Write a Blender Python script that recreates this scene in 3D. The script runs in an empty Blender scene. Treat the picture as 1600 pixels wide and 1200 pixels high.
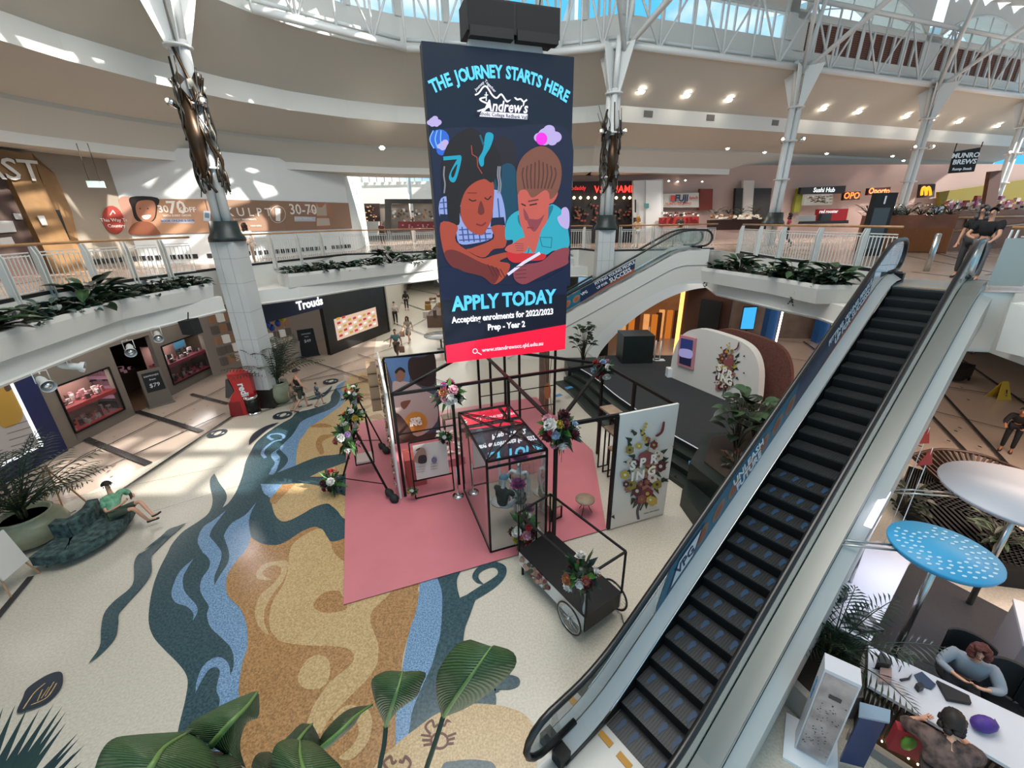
import bpy, bmesh, math, random
from mathutils import Vector, Matrix
from mathutils.geometry import tessellate_polygon
PI = math.pi
S = bpy.context.scene
COL = S.collection
# ------------------------------------------------------------------ camera
FPX = 648.0; PITCH = 0.3762; ROLL = -0.0189; CZ = 7.25
CAM = Vector((0, 0, CZ))
_w = Vector((0, math.cos(PITCH), -math.sin(PITCH)))
_r0 = Vector((1, 0, 0)); _u0 = _r0.cross(_w)
_r = math.cos(ROLL)*_r0 + math.sin(ROLL)*_u0
_u = -math.sin(ROLL)*_r0 + math.cos(ROLL)*_u0
cd = bpy.data.cameras.new('camera'); cam = bpy.data.objects.new('camera', cd); COL.objects.link(cam)
cd.sensor_width = 36; cd.lens = 36*FPX/1600; cd.clip_start = 0.05; cd.clip_end = 400
m3 = Matrix((_r, _u, -_w)).transposed()
cam.matrix_world = Matrix.Translation(CAM) @ m3.to_4x4()
S.camera = cam
# ------------------------------------------------------------------ world, sun, skylight
def lin(c):
    if isinstance(c, str):
        c = c.lstrip('#'); c = [int(c[i:i+2], 16)/255 for i in (0, 2, 4)]
    return tuple((x/12.92 if x <= 0.04045 else ((x+0.055)/1.055)**2.4) for x in c[:3]) + (1,)
W = bpy.data.worlds.new('sky'); S.world = W; W.use_nodes = True
nt = W.node_tree; nt.nodes.clear()
out = nt.nodes.new('ShaderNodeOutputWorld'); bg = nt.nodes.new('ShaderNodeBackground')
tc = nt.nodes.new('ShaderNodeTexCoord'); mp = nt.nodes.new('ShaderNodeMapping'); mp.inputs['Scale'].default_value = (1, 1, 2.2)
nz = nt.nodes.new('ShaderNodeTexNoise'); nz.inputs['Scale'].default_value = 3.2; nz.inputs['Detail'].default_value = 5
cr = nt.nodes.new('ShaderNodeValToRGB')
cr.color_ramp.elements[0].position = .46; cr.color_ramp.elements[0].color = lin('#5cc0ee')
cr.color_ramp.elements[1].position = .66; cr.color_ramp.elements[1].color = (1, 1, 1, 1)
nt.links.new(tc.outputs['Generated'], mp.inputs[0]); nt.links.new(mp.outputs[0], nz.inputs['Vector'])
nt.links.new(nz.outputs[0], cr.inputs[0]); nt.links.new(cr.outputs[0], bg.inputs[0]); nt.links.new(bg.outputs[0], out.inputs[0])
bg.inputs[1].default_value = 1.35
def light(name, kind, loc, energy, color=(1, 1, 1), size=1.0, rot=None, sizey=None, **k):
    d = bpy.data.lights.new(name, kind); d.energy = energy; d.color = color[:3]
    if kind == 'AREA':
        d.size = size
        if sizey: d.shape = 'RECTANGLE'; d.size_y = sizey
    elif kind == 'POINT' or kind == 'SPOT': d.shadow_soft_size = size
    for a, b in k.items(): setattr(d, a, b)
    o = bpy.data.objects.new(name, d); COL.objects.link(o); o.location = loc
    if rot is not None: o.rotation_euler = rot
    return o
SUND = Vector((-.80, .30, -.60)).normalized()
sun = light('sun', 'SUN', (10, -5, 30), 10.0, (1.0, .96, .9)); sun.data.angle = math.radians(.6)
sun.rotation_euler = SUND.to_track_quat('-Z', 'Y').to_euler()
# area lights: stand-in for the roof's daylight, then fill added under ground-floor ceilings
light('skylight', 'AREA', (0.5, 9, 18.9), 3300, (1.0, .96, .905), 13, (0, 0, 0))
light('ceiling_fill', 'AREA', (-14.3, 14, 4.1), 170, (1, .95, .9), 2, (0, 0, 0), 12)
light('ceiling_fill', 'AREA', (14, 24, 4.1), 420, (1, .84, .72), 10, (0, 0, 0), 16)
light('ceiling_fill', 'AREA', (13.5, 6, 4.1), 800, (1, .76, .62), 5, (0, 0, 0), 9)
light('ceiling_fill', 'AREA', (-7, 34, 4.1), 1100, (1, .97, .9), 8, (0, 0, 0), 22)
S.view_settings.view_transform = 'Standard'; S.view_settings.look = 'None'
S.view_settings.gamma = 1; S.view_settings.use_curve_mapping = False
S.view_settings.exposure = -0.1
cy = S.cycles
cy.use_denoising = True; cy.max_bounces = 6; cy.diffuse_bounces = 3; cy.glossy_bounces = 3
cy.transmission_bounces = 4; cy.transparent_max_bounces = 10; cy.sample_clamp_indirect = 4; cy.sample_clamp_direct = 0
cy.caustics_reflective = False; cy.caustics_refractive = False
# ------------------------------------------------------------------ measuring helpers (photo point -> place)
def ray(x, y): return _w + _r*(x-800)/FPX - _u*(y-600)/FPX
def at(x, y, z=0.0):
    d = ray(x, y); return CAM + d*((z-CZ)/d.z)
def dist(x, y, D):
    d = ray(x, y).normalized(); return CAM + d*D
def aty(x, y, Y):
    d = ray(x, y); return CAM + d*(Y/d.y)
def onpl(x, y, P, n):
    d = ray(x, y); return CAM + d*((Vector(P)-CAM).dot(n)/d.dot(n))
def up(x, y, X, Y):
    d = ray(x, y); return CAM + d*(math.hypot(X, Y)/math.hypot(d.x, d.y))
BA = math.radians(19.6); BU = Vector((math.cos(BA), math.sin(BA), 0)); BW = Vector((-BU.y, BU.x, 0)); BO = Vector((-3.51, 6.22, 0))
def B(u, w, z=0.0): return BO + BU*u + BW*w + Vector((0, 0, z))
# ------------------------------------------------------------------ materials
MATS = {}
def mat(name, color='#808080', rough=.6, metal=0, emit=0, noise=0, scale=8, bump=0, spec=.5, trans=0, alpha=1, color2=None, coat=0, kind='noise', detail=3):
    if name in MATS: return MATS[name]
    m = bpy.data.materials.new(name); m.use_nodes = True; t = m.node_tree; b = t.nodes['Principled BSDF']
    c = lin(color); b.inputs['Base Color'].default_value = c; b.inputs['Roughness'].default_value = rough
    b.inputs['Metallic'].default_value = metal; b.inputs['Specular IOR Level'].default_value = spec
    if coat: b.inputs['Coat Weight'].default_value = coat; b.inputs['Coat Roughness'].default_value = .08
    if trans: b.inputs['Transmission Weight'].default_value = trans
    if alpha < 1: b.inputs['Alpha'].default_value = alpha
    if noise or color2:
        tc = t.nodes.new('ShaderNodeTexCoord')
        if kind == 'noise':
            n = t.nodes.new('ShaderNodeTexNoise'); n.inputs['Scale'].default_value = scale; n.inputs['Detail'].default_value = detail; o = n.outputs[0]
        elif kind == 'voronoi':
            n = t.nodes.new('ShaderNodeTexVoronoi'); n.inputs['Scale'].default_value = scale; o = n.outputs['Color']
        else:
            n = t.nodes.new('ShaderNodeTexWave'); n.inputs['Scale'].default_value = scale; n.inputs['Distortion'].default_value = 3; o = n.outputs[0]
            if kind == 'wavez': n.bands_direction = 'Z'
        t.links.new(tc.outputs['Object'], n.inputs['Vector'])
        r = t.nodes.new('ShaderNodeValToRGB')
        c2 = lin(color2) if color2 else tuple(max(0, x*(1-noise)) for x in c[:3])+(1,)
        r.color_ramp.elements[0].position = .35; r.color_ramp.elements[1].position = .65
        r.color_ramp.elements[0].color = c2; r.color_ramp.elements[1].color = c
        t.links.new(o, r.inputs[0]); t.links.new(r.outputs[0], b.inputs['Base Color'])
        if bump:
            bp = t.nodes.new('ShaderNodeBump'); bp.inputs['Strength'].default_value = bump; bp.inputs['Distance'].default_value = .02
            t.links.new(o, bp.inputs['Height']); t.links.new(bp.outputs[0], b.inputs['Normal'])
    if emit:
        b.inputs['Emission Color'].default_value = c; b.inputs['Emission Strength'].default_value = emit
        b.inputs['Base Color'].default_value = (c[0]*.3, c[1]*.3, c[2]*.3, 1)
    MATS[name] = m; return m
def M(hexc, rough=.6, **k): return mat('paint_%s_%d' % (hexc.strip('#'), int(rough*100)), hexc, rough, **k)
def EM(hexc, e=1.0): return mat('lit_%s_%d' % (hexc.strip('#'), int(e*10)), hexc, .5, emit=e)
def glassmat(name, tint, refl=.12, dens=.25):
    if name in MATS: return MATS[name]
    m = bpy.data.materials.new(name); m.use_nodes = True; t = m.node_tree; t.nodes.clear()
    o = t.nodes.new('ShaderNodeOutputMaterial'); tr = t.nodes.new('ShaderNodeBsdfTransparent'); gl = t.nodes.new('ShaderNodeBsdfGlossy')
    df = t.nodes.new('ShaderNodeBsdfDiffuse'); m1 = t.nodes.new('ShaderNodeMixShader'); m2 = t.nodes.new('ShaderNodeMixShader')
    gl.inputs['Roughness'].default_value = .02; df.inputs[0].default_value = lin(tint)
    tr.inputs[0].default_value = tuple(1-(1-x)*.35 for x in lin(tint)[:3])+(1,)
    fr = t.nodes.new('ShaderNodeFresnel'); fr.inputs[0].default_value = 1.5
    mm = t.nodes.new('ShaderNodeMath'); mm.operation = 'MULTIPLY_ADD'; mm.inputs[1].default_value = .8; mm.inputs[2].default_value = refl*.3
    m1.inputs[0].default_value = dens; t.links.new(tr.outputs[0], m1.inputs[1]); t.links.new(df.outputs[0], m1.inputs[2])
    t.links.new(fr.outputs[0], mm.inputs[0]); t.links.new(mm.outputs[0], m2.inputs[0])
    t.links.new(m1.outputs[0], m2.inputs[1]); t.links.new(gl.outputs[0], m2.inputs[2]); t.links.new(m2.outputs[0], o.inputs[0])
    MATS[name] = m; return m
WHITE = mat('white_plaster', '#d9d8d2', .55)
WPAINT = mat('white_metal_paint', '#dcdedc', .35)
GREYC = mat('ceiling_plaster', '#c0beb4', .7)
STEEL = mat('brushed_steel', '#b9bab6', .28, metal=1)
CHROME = mat('chrome', '#d5d5d5', .08, metal=1)
BLACK = mat('black_satin', '#0d0d0e', .42, spec=.3)
BLACKR = mat('black_rubber', '#0b0b0c', .3, spec=.6)
BLACKM = mat('black_matt', '#161617', .7)
WOOD = mat('handrail_wood', '#b98a5e', .35, noise=.25, scale=3)
DWOOD = mat('brown_wood', '#6b3a1c', .5, noise=.4, scale=5)
OAK = mat('pale_oak', '#a08a74', .5, noise=.25, scale=6)
GLASS = glassmat('clear_glass', '#cfe0dc', .0, .025)
GLASSB = glassmat('balustrade_glass', '#b8cfca', .2, .22)
SKIN = mat('skin_light', '#c99478', .5); SKIN2 = mat('skin_tan', '#a9714f', .5)
SOIL = mat('soil', '#2c2119', .9)
def leafmat(name, c1, c2):
    return mat(name, c1, .42, color2=c2, scale=6, noise=.3, spec=.5)
LEAF = leafmat('leaf_green', '#3b5a35', '#233a22'); LEAFD = leafmat('leaf_dark', '#22331f', '#121d13'); LEAFP = leafmat('palm_green', '#2c4126', '#16221a')
LEAFB = mat('leaf_bright', '#4d7a36', .4, color2='#33552a', scale=5)
# ------------------------------------------------------------------ mesh builder (world coordinates in, parent-local mesh out)
class MB:
    def __init__(s): s.v = []; s.f = []; s.m = []; s.sm = []
    def add(s, vs, fs, m=0, smooth=False):
        k = len(s.v); s.v += [tuple(v) for v in vs]
        for f in fs: s.f.append([i+k for i in f]); s.m.append(m); s.sm.append(smooth)
        return s
    def box(s, c, d, rz=0, m=0):
        c = Vector(c); R = Matrix.Rotation(rz, 3, 'Z'); x, y, z = d[0]/2, d[1]/2, d[2]/2
        vs = [c + R @ Vector((a*x, b*y, e*z)) for e in (-1, 1) for a, b in ((-1, -1), (1, -1), (1, 1), (-1, 1))]
        return s.add(vs, [(0, 3, 2, 1), (4, 5, 6, 7), (0, 1, 5, 4), (1, 2, 6, 5), (2, 3, 7, 6), (3, 0, 4, 7)], m)
    def hexa(s, p, m=0):   # 8 corners: 4 bottom, 4 top
        return s.add(p, [(0, 3, 2, 1), (4, 5, 6, 7), (0, 1, 5, 4), (1, 2, 6, 5), (2, 3, 7, 6), (3, 0, 4, 7)], m)
    def beam(s, a, b, w, h=None, m=0, upv=(0, 0, 1)):
        a = Vector(a); b = Vector(b); h = h or w; t = (b-a).normalized(); u = Vector(upv)
        if abs(t.dot(u)) > .98: u = Vector((BU.x, BU.y, 0)) if upv == (0, 0, 1) else Vector((1, 0, 0))
        r = t.cross(u).normalized(); u = r.cross(t)
        vs = [p + r*i*w/2 + u*j*h/2 for p in (a, b) for i, j in ((-1, -1), (1, -1), (1, 1), (-1, 1))]
        return s.add(vs, [(0, 3, 2, 1), (4, 5, 6, 7), (0, 1, 5, 4), (1, 2, 6, 5), (2, 3, 7, 6), (3, 0, 4, 7)], m)
    def tube(s, pts, r, n=8, m=0, closed=False, cap=True):
        pts = [Vector(p) for p in pts]; k = len(pts); rr = r if isinstance(r, (list, tuple)) else [r]*k
        ref = None; rings = []
        for i, p in enumerate(pts):
            if closed: t = pts[(i+1) % k]-pts[i-1]
            else: t = pts[min(i+1, k-1)]-pts[max(i-1, 0)]
            if t.length < 1e-9: t = Vector((0, 0, 1))
            t.normalize()
            if ref is None: ref = t.orthogonal().normalized()
            else:
                ref = ref - t*ref.dot(t)
                ref = ref.normalized() if ref.length > 1e-6 else t.orthogonal().normalized()
            q = t.cross(ref)
            rings.append([p + (ref*math.cos(a)+q*math.sin(a))*rr[i] for a in [2*PI*j/n for j in range(n)]])
        fs = []; e = k if closed else k-1
        for i in range(e):
            for j in range(n):
                a, b = i*n+j, i*n+(j+1) % n; c, d = ((i+1) % k)*n+(j+1) % n, ((i+1) % k)*n+j
                fs.append((a, b, c, d))
        if cap and not closed: fs += [tuple(reversed(range(n))), tuple(range((k-1)*n, k*n))]
        return s.add([v for g in rings for v in g], fs, m, True)
    def lathe(s, prof, c=(0, 0, 0), n=24, m=0, sx=1, sy=1):
        c = Vector(c); vs = []; fs = []
        for r, z in prof:
            for j in range(n): a = 2*PI*j/n; vs.append(c+Vector((r*math.cos(a)*sx, r*math.sin(a)*sy, z)))
        for i in range(len(prof)-1):
            for j in range(n): fs.append((i*n+j, i*n+(j+1) % n, (i+1)*n+(j+1) % n, (i+1)*n+j))
        if prof[0][0] > 1e-6: fs.append(tuple(reversed(range(n))))
        if prof[-1][0] > 1e-6: fs.append(tuple(range((len(prof)-1)*n, len(prof)*n)))
        return s.add(vs, fs, m, True)
    def ball(s, c, r, n=8, m=0):
        r = r if isinstance(r, (tuple, list)) else (r, r, r); c = Vector(c); vs = []; fs = []; k = max(3, n//2)
        for i in range(1, k):
            t = PI*i/k
            for j in range(n): a = 2*PI*j/n; vs.append(c+Vector((r[0]*math.sin(t)*math.cos(a), r[1]*math.sin(t)*math.sin(a), r[2]*math.cos(t))))
        vs += [c+Vector((0, 0, r[2])), c-Vector((0, 0, r[2]))]; T = len(vs)-2
        for i in range(k-2):
            for j in range(n): fs.append((i*n+j, (i+1)*n+j, (i+1)*n+(j+1) % n, i*n+(j+1) % n))
        for j in range(n): fs.append((T, j, (j+1) % n)); fs.append((T+1, (k-2)*n+(j+1) % n, (k-2)*n+j))
        return s.add(vs, fs, m, True)
    def poly(s, pts, m=0):           # planar polygon, any 3D plane, tessellated
        pts = [Vector(p) for p in pts]
        fs = tessellate_polygon([pts]); n = Vector((0, 0, 0))
        for i in range(len(pts)): n += (pts[i]-CAM).cross(pts[(i+1) % len(pts)]-CAM)
        return s.add(pts, [tuple(f) for f in fs], m)
    def prism(s, pts, z0, z1, m=0):  # vertical prism over a 2D outline
        lo = [Vector((p[0], p[1], z0)) for p in pts]; hi = [Vector((p[0], p[1], z1)) for p in pts]; n = len(pts)
        tri = tessellate_polygon([hi])
        s.add(lo+hi, [tuple(reversed(f)) for f in tri]+[tuple(i+n for i in f) for f in tri]+[(i, (i+1) % n, (i+1) % n+n, i+n) for i in range(n)], m); return s
    def slab(s, pts, off, m=0):      # planar outline thickened by a vector
        pts = [Vector(p) for p in pts]; off = Vector(off); q = [p+off for p in pts]; n = len(pts); tri = tessellate_polygon([pts])
        s.add(pts+q, [tuple(f) for f in tri]+[tuple(reversed([i+n for i in f])) for f in tri]+[(i, (i+1) % n, (i+1) % n+n, i+n) for i in range(n)], m); return s
    def strip(s, A, C, m=0, smooth=False):     # ruled surface between two polylines
        n = len(A); return s.add(list(A)+list(C), [(i, i+1, n+i+1, n+i) for i in range(n-1)], m, smooth)
def link(o, parent=None):
    COL.objects.link(o)
    if parent is not None: o.parent = parent
    return o
def wmat(o):
    m = o.matrix_basis.copy()
    return wmat(o.parent) @ m if o.parent else m
def obj(name, mb, mats, parent=None, label=None, loc=None):
    if not isinstance(mats, (list, tuple)): mats = [mats]
    me = bpy.data.meshes.new(name)
    if parent is not None: inv = wmat(parent).inverted(); vs = [inv @ Vector(v) for v in mb.v]
    elif loc is not None: L = Vector(loc); vs = [Vector(v)-L for v in mb.v]
    else: vs = mb.v
    me.from_pydata(vs, [], mb.f); me.update()
    for m in mats: me.materials.append(m)
    me.polygons.foreach_set('material_index', mb.m); me.polygons.foreach_set('use_smooth', mb.sm)
    bm = bmesh.new(); bm.from_mesh(me); bmesh.ops.recalc_face_normals(bm, faces=bm.faces); bm.to_mesh(me); bm.free()
    o = bpy.data.objects.new(name, me); link(o, parent)
    if loc is not None: o.location = loc
    if label: o['label'] = label
    return o
def thing(name, label, cat, loc=(0, 0, 0), rz=0, group=None, kind=None):
    o = bpy.data.objects.new(name, None); o.empty_display_size = .1; COL.objects.link(o)
    o.location = loc; o.rotation_euler = (0, 0, rz)
    o['label'] = label; o['category'] = cat
    if group: o['group'] = group
    if kind: o['kind'] = kind
    return o
def tag(o, label, cat, group=None):
    o['label'] = label; o['category'] = cat
    if group: o['group'] = group
    return o
def struct(name, mb, mats, label=None):
    o = obj(name, mb, mats); o['kind'] = 'structure'
    if label: o['label'] = label
    return o
def dup(o, loc=None, rz=None, label=None, parent=None, scale=None):
    c = o.copy(); COL.objects.link(c)
    if parent is not None: c.parent = parent
    if loc is not None: c.location = loc
    if rz is not None: c.rotation_euler = (0, 0, rz)
    if scale is not None: c.scale = (scale,)*3
    if label: c['label'] = label
    for ch in list(o.children): dup(ch, parent=c)
    return c
def smooth_closed(pts, k=5):
    o = []; n = len(pts)
    for i in range(n):
        a, b, c, d = pts[i-1], pts[i], pts[(i+1) % n], pts[(i+2) % n]
        sb = len(b) > 2; sc = len(c) > 2     # third entry marks a corner
        if sb: a = (2*b[0]-c[0], 2*b[1]-c[1])
        if sc: d = (2*c[0]-b[0], 2*c[1]-b[1])
        for j in range(k):
            t = j/k; t2 = t*t; t3 = t2*t
            o.append(tuple(.5*((2*b[e])+(-a[e]+c[e])*t+(2*a[e]-5*b[e]+4*c[e]-d[e])*t2+(-a[e]+3*b[e]-3*c[e]+d[e])*t3) for e in (0, 1)))
    return o
def smooth_open(pts, k=5):
    o = []; n = len(pts); D = len(pts[0])
    for i in range(n-1):
        a = pts[max(i-1, 0)]; b = pts[i]; c = pts[i+1]; d = pts[min(i+2, n-1)]
        for j in range(k):
            t = j/k; t2 = t*t; t3 = t2*t
            o.append(tuple(.5*((2*b[e])+(-a[e]+c[e])*t+(2*a[e]-5*b[e]+4*c[e]-d[e])*t2+(-a[e]+3*b[e]-3*c[e]+d[e])*t3) for e in range(D)))
    return o+[tuple(pts[-1])]
def offset(path, d):
    o = []; n = len(path)
    for i in range(n):
        p = Vector(path[i][:2]); a = Vector(path[max(i-1, 0)][:2]); b = Vector(path[min(i+1, n-1)][:2])
        t1 = (p-a).normalized() if (p-a).length > 1e-6 else (b-p).normalized(); t2 = (b-p).normalized() if (b-p).length > 1e-6 else t1
        n1 = Vector((-t1.y, t1.x)); n2 = Vector((-t2.y, t2.x)); m = (n1+n2).normalized(); o.append(tuple(p + m*(d/max(.4, m.dot(n1)))))
    return o
def v3(p, z): return Vector((p[0], p[1], z))
FONT = None
def text(s, name, st, size, P, X, Y, m, parent=None, bold=0.0, depth=.004, align='CENTER', wide=1.0, shear=0):
    c = bpy.data.curves.new(name, 'FONT'); c.body = st; c.size = size; c.align_x = align; c.align_y = 'CENTER'
    c.extrude = depth; c.offset = bold*size; c.resolution_u = 2; c.shear = shear
    t = bpy.data.objects.new('t', c); COL.objects.link(t)
    dg = bpy.context.evaluated_depsgraph_get(); me = bpy.data.meshes.new_from_object(t.evaluated_get(dg)); bpy.data.objects.remove(t)
    X = Vector(X).normalized(); Y = Vector(Y).normalized(); Z = X.cross(Y); P = Vector(P)
    inv = wmat(parent).inverted() if parent is not None else Matrix.Identity(4)
    for v in me.vertices: v.co = inv @ (P + X*v.co.x*wide + Y*v.co.y + Z*v.co.z)
    me.materials.clear(); me.materials.append(m); me.name = name
    o = bpy.data.objects.new(name, me); link(o, parent); return o
class Sheet:                 # flat printed sheet: outlines read off the photo land on its plane
    def __init__(s, P, n): s.P = Vector(P); s.n = Vector(n).normalized(); s.mb = MB(); s.mats = []; s.k = 0
    def pt(s, x, y, k=0):
        return onpl(x, y, s.P, s.n) + s.n*(.003+.0004*k)
    def poly(s, pts, m, smooth=True):
        s.k += 1
        if m not in s.mats: s.mats.append(m)
        if smooth: pts = smooth_closed(pts, 4)
        s.mb.poly([s.pt(p[0], p[1], s.k) for p in pts], s.mats.index(m)); return s
    def ell(s, x, y, a, b, m, rot=0):
        c, q = math.cos(rot), math.sin(rot)
        return s.poly([(x+a*math.cos(t)*c-b*math.sin(t)*q, y+a*math.cos(t)*q+b*math.sin(t)*c) for t in [2*PI*i/16 for i in range(16)]], m, False)
    def line(s, pts, w, m, sm=True):
        pts = [p[:2] for p in pts]
        if sm: pts = smooth_open([p[:2] for p in pts], 4)
        L = offset(pts, w/2); R = offset(pts, -w/2); return s.poly(L+R[::-1], m, False)
    def done(s, name, parent): return obj(name, s.mb, s.mats, parent) if s.mb.v else None
# ================================================================== FLOOR with its inlaid river picture
def c1(p): return (120+p[0]/3.636, 540+p[1]/3.636)+tuple(p[2:])
def c2(p): return (130+p[0]/3.721, 840+p[1]/3.721)+tuple(p[2:])
def c3(p): return (400+p[0]/6, 560+p[1]/6)+tuple(p[2:])
def c4(p): return (400+p[0]/4, 900+p[1]/4)+tuple(p[2:])
def L_(f, *pts): return [f(p) for p in pts]
def terrazzo(name, c, c2_, scale=26):
    return mat(name, c, .22, color2=c2_, scale=scale, kind='noise', detail=8, spec=.45)
F_CREAM = terrazzo('terrazzo_cream', '#c6bfb1', '#b6afa1'); F_TEAL = terrazzo('terrazzo_teal', '#3c555c', '#233a41')
F_BLUE = terrazzo('terrazzo_blue', '#83a3c2', '#4c6a8a', 40); F_TAN = terrazzo('terrazzo_tan', '#c2a77d', '#a08458', 34)
F_ORANGE = terrazzo('terrazzo_brown', '#b08558', '#80603c', 34); F_PINKT = mat('floor_tile_rose', '#b3a294', .14, noise=.1, scale=.35, spec=.6)
F_LINE = mat('floor_line_dark', '#2c2c2c', .25); F_NAVY = mat('inlay_navy', '#252e3a', .3); F_BR = mat('inlay_maroon', '#5d3328', .35)
fl = MB(); FM = [F_CREAM, F_TEAL, F_BLUE, F_ORANGE, F_TAN, F_LINE, F_NAVY, F_BR, F_PINKT]
fl.add([(-45, -12, 0), (45, -12, 0), (45, 90, 0), (-45, 90, 0)], [(0, 1, 2, 3)], 8)
zf = [0.002]
def inlay(pts, m, sm=True):
    zf[0] += .0007
    if sm: pts = smooth_closed(pts, 5)
    fl.poly([at(p[0], p[1], 0)+Vector((0, 0, zf[0])) for p in pts], m)
def inlayw(pts, m):
    zf[0] += .0007; fl.poly([Vector((p[0], p[1], zf[0])) for p in pts], m)
def instroke(pts, w, m):     # stroke measured in metres on the floor
    P = [tuple(at(p[0], p[1], 0)[:2]) for p in pts]; P = smooth_open(P, 5)
    inlayw(offset(P, w/2)+offset(P, -w/2)[::-1], m)
inlayw([(-30, -12), (-14.8, 4), (-11.9, 12), (-11.2, 15.4), (-8.4, 19.2), (-4.5, 22), (1, 22.6), (5, 21.5), (12, 12), (14, 4), (12, -12)], 0)
inlayw([(-13, 60), (-9.3, 28), (-8, 23), (-2, 23.5), (1, 60)], 0)
# teal body
T = L_(c3, (845, 208, 1), (770, 250), (735, 300), (705, 350), (690, 410), (600, 450), (500, 480), (380, 510), (330, 560), (240, 610), (100, 700), (0, 790)) \
  + L_(c1, (990, 600), (960, 660), (940, 740), (905, 830), (865, 890), (830, 920, 1), (852, 870), (845, 830), (810, 780), (782, 726, 1), (760, 755), (757, 800), (772, 880), (750, 950), (690, 1000), (600, 1060), (540, 1130)) \
  + L_(c2, (490, 91), (440, 190), (405, 290), (385, 400), (382, 500), (410, 580), (470, 650), (550, 730), (595, 790), (608, 850), (590, 960), (550, 1130), (500, 1400, 1), (880, 1400, 1), (1000, 900, 1), (1050, 120, 1)) \
  + L_(c1, (1600, 1130, 1), (1600, 640, 1)) + L_(c3, (1000, 420, 1))
inlay(T, 1)
# blue river
inlay(L_(c1, (850, 935, 1), (780, 990), (720, 1030), (690, 1090), (690, 1130), (720, 1180)) + L_(c2, (690, 80), (735, 130), (730, 180), (690, 240), (680, 300), (700, 350), (730, 400), (720, 450), (740, 520), (800, 580), (850, 630), (875, 690), (872, 760), (855, 800, 1), (850, 750), (830, 715), (790, 695), (740, 710), (690, 760), (660, 840), (652, 905, 1), (690, 830), (730, 770), (770, 755), (795, 775), (785, 830), (775, 890), (795, 940), (790, 1000), (810, 1150), (1000, 1150, 1), (1000, 400, 1), (1000, 60, 1))
      + L_(c1, (990, 1090, 1), (978, 1010), (990, 950), (1020, 890, 1), (960, 960), (880, 1010), (840, 1070), (835, 1110)) + L_(c2, (820, 0), (848, 90), (840, 150), (790, 230), (762, 280, 1), (765, 220), (790, 160), (805, 100), (790, 60), (740, 0)) + L_(c1, (755, 1080), (770, 1040), (830, 960)), 2)
inlay(L_(c2, (640, 125, 1), (560, 200), (520, 290), (515, 340), (540, 380), (600, 400), (640, 440), (638, 485, 1), (665, 430), (655, 390), (610, 340), (585, 300), (580, 240), (600, 190)), 2)
inlay(L_(c2, (700, 1270, 1), (760, 1240), (830, 1235), (880, 1270), (920, 1350, 1), (870, 1320), (820, 1275), (760, 1270)), 2)
inlay(L_(c3, (838, 208, 1), (765, 252), (752, 290), (790, 340), (770, 420), (690, 480), (560, 530), (430, 590), (380, 660), (340, 720), (280, 780), (225, 840), (250, 880), (290, 920), (300, 960), (270, 1010), (200, 1072, 1), (375, 1005, 1), (470, 900), (600, 700), (850, 500), (900, 350), (870, 215, 1)), 2)
inlay(L_(c3, (225, 842, 1), (160, 880), (140, 920), (178, 980), (150, 1030), (120, 1090, 1), (172, 1082), (212, 1000), (225, 930), (190, 880)), 2)
instroke(L_(c3, (90, 935), (60, 890), (90, 840), (170, 780), (235, 765), (262, 730), (215, 708), (140, 715), (115, 740), (160, 765)), .10, 2)
# sand
inlay(L_(c3, (846, 210, 1), (812, 265), (800, 300), (850, 350), (800, 440), (720, 500), (640, 560), (560, 610), (490, 660), (450, 720), (410, 770), (390, 840), (380, 900), (375, 1005, 1), (480, 960), (600, 920), (740, 905), (870, 880, 1), (1300, 700, 1), (1350, 120, 1), (1140, 115), (1000, 130), (900, 160)), 4)
for P_ in (((780, 720), (620, 720), (560, 800), (600, 900), (640, 880), (620, 790), (700, 740)), ((1000, 160), (1150, 200), (1160, 250), (1050, 240), (960, 200)), ((960, 420), (1060, 380), (1080, 430), (1000, 450), (980, 470), (1050, 470), (1110, 410), (1050, 360)), ((1040, 560), (1150, 520), (1200, 560), (1180, 600), (1130, 570)), ((880, 300), (1000, 330), (1160, 330), (1000, 360), (890, 340)), ((500, 640), (620, 610), (720, 640), (600, 650))):
    inlay(L_(c3, *P_), 3)
inlay(L_(c1, (1325, 747, 1), (1400, 712), (1530, 665, 1), (1560, 725, 1), (1420, 745)), 4)
inlay(L_(c1, (1045, 788, 1), (1170, 790, 1), (1290, 785), (1380, 800), (1440, 825), (1560, 870, 1), (1600, 990, 1), (1520, 985), (1480, 940), (1450, 915), (1420, 900), (1350, 920), (1280, 960), (1210, 995), (1165, 1000), (1130, 970), (1112, 920), (1100, 870), (1070, 838)), 4)
inlay(L_(c1, (1165, 790, 1), (1240, 788, 1), (1130, 900, 1), (1105, 900, 1), (1100, 872)), 3)
inlay(L_(c1, (1045, 788, 1), (1170, 790, 1), (1102, 870, 1), (1062, 838)), 2)
O_ = L_(c1, (1000, 1100), (1060, 1130), (1140, 1135), (1200, 1110), (1260, 1070), (1320, 1040), (1370, 1035), (1395, 1070), (1420, 1108), (1470, 1115), (1540, 1090, 1), (1900, 1000, 1)) \
   + L_(c4, (1400, -300, 1), (1240, 0, 1), (1028, 60), (1022, 130), (1000, 230), (960, 350), (920, 500), (908, 620), (890, 780), (875, 900), (870, 1300, 1)) \
   + L_(c2, (880, 1400, 1), (915, 1000), (905, 900), (915, 800), (930, 720), (955, 640), (955, 540), (940, 470), (910, 410), (850, 350), (832, 300), (840, 220), (890, 140), (950, 70)) + L_(c1, (992, 1090))
inlay(O_, 3)
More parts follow.
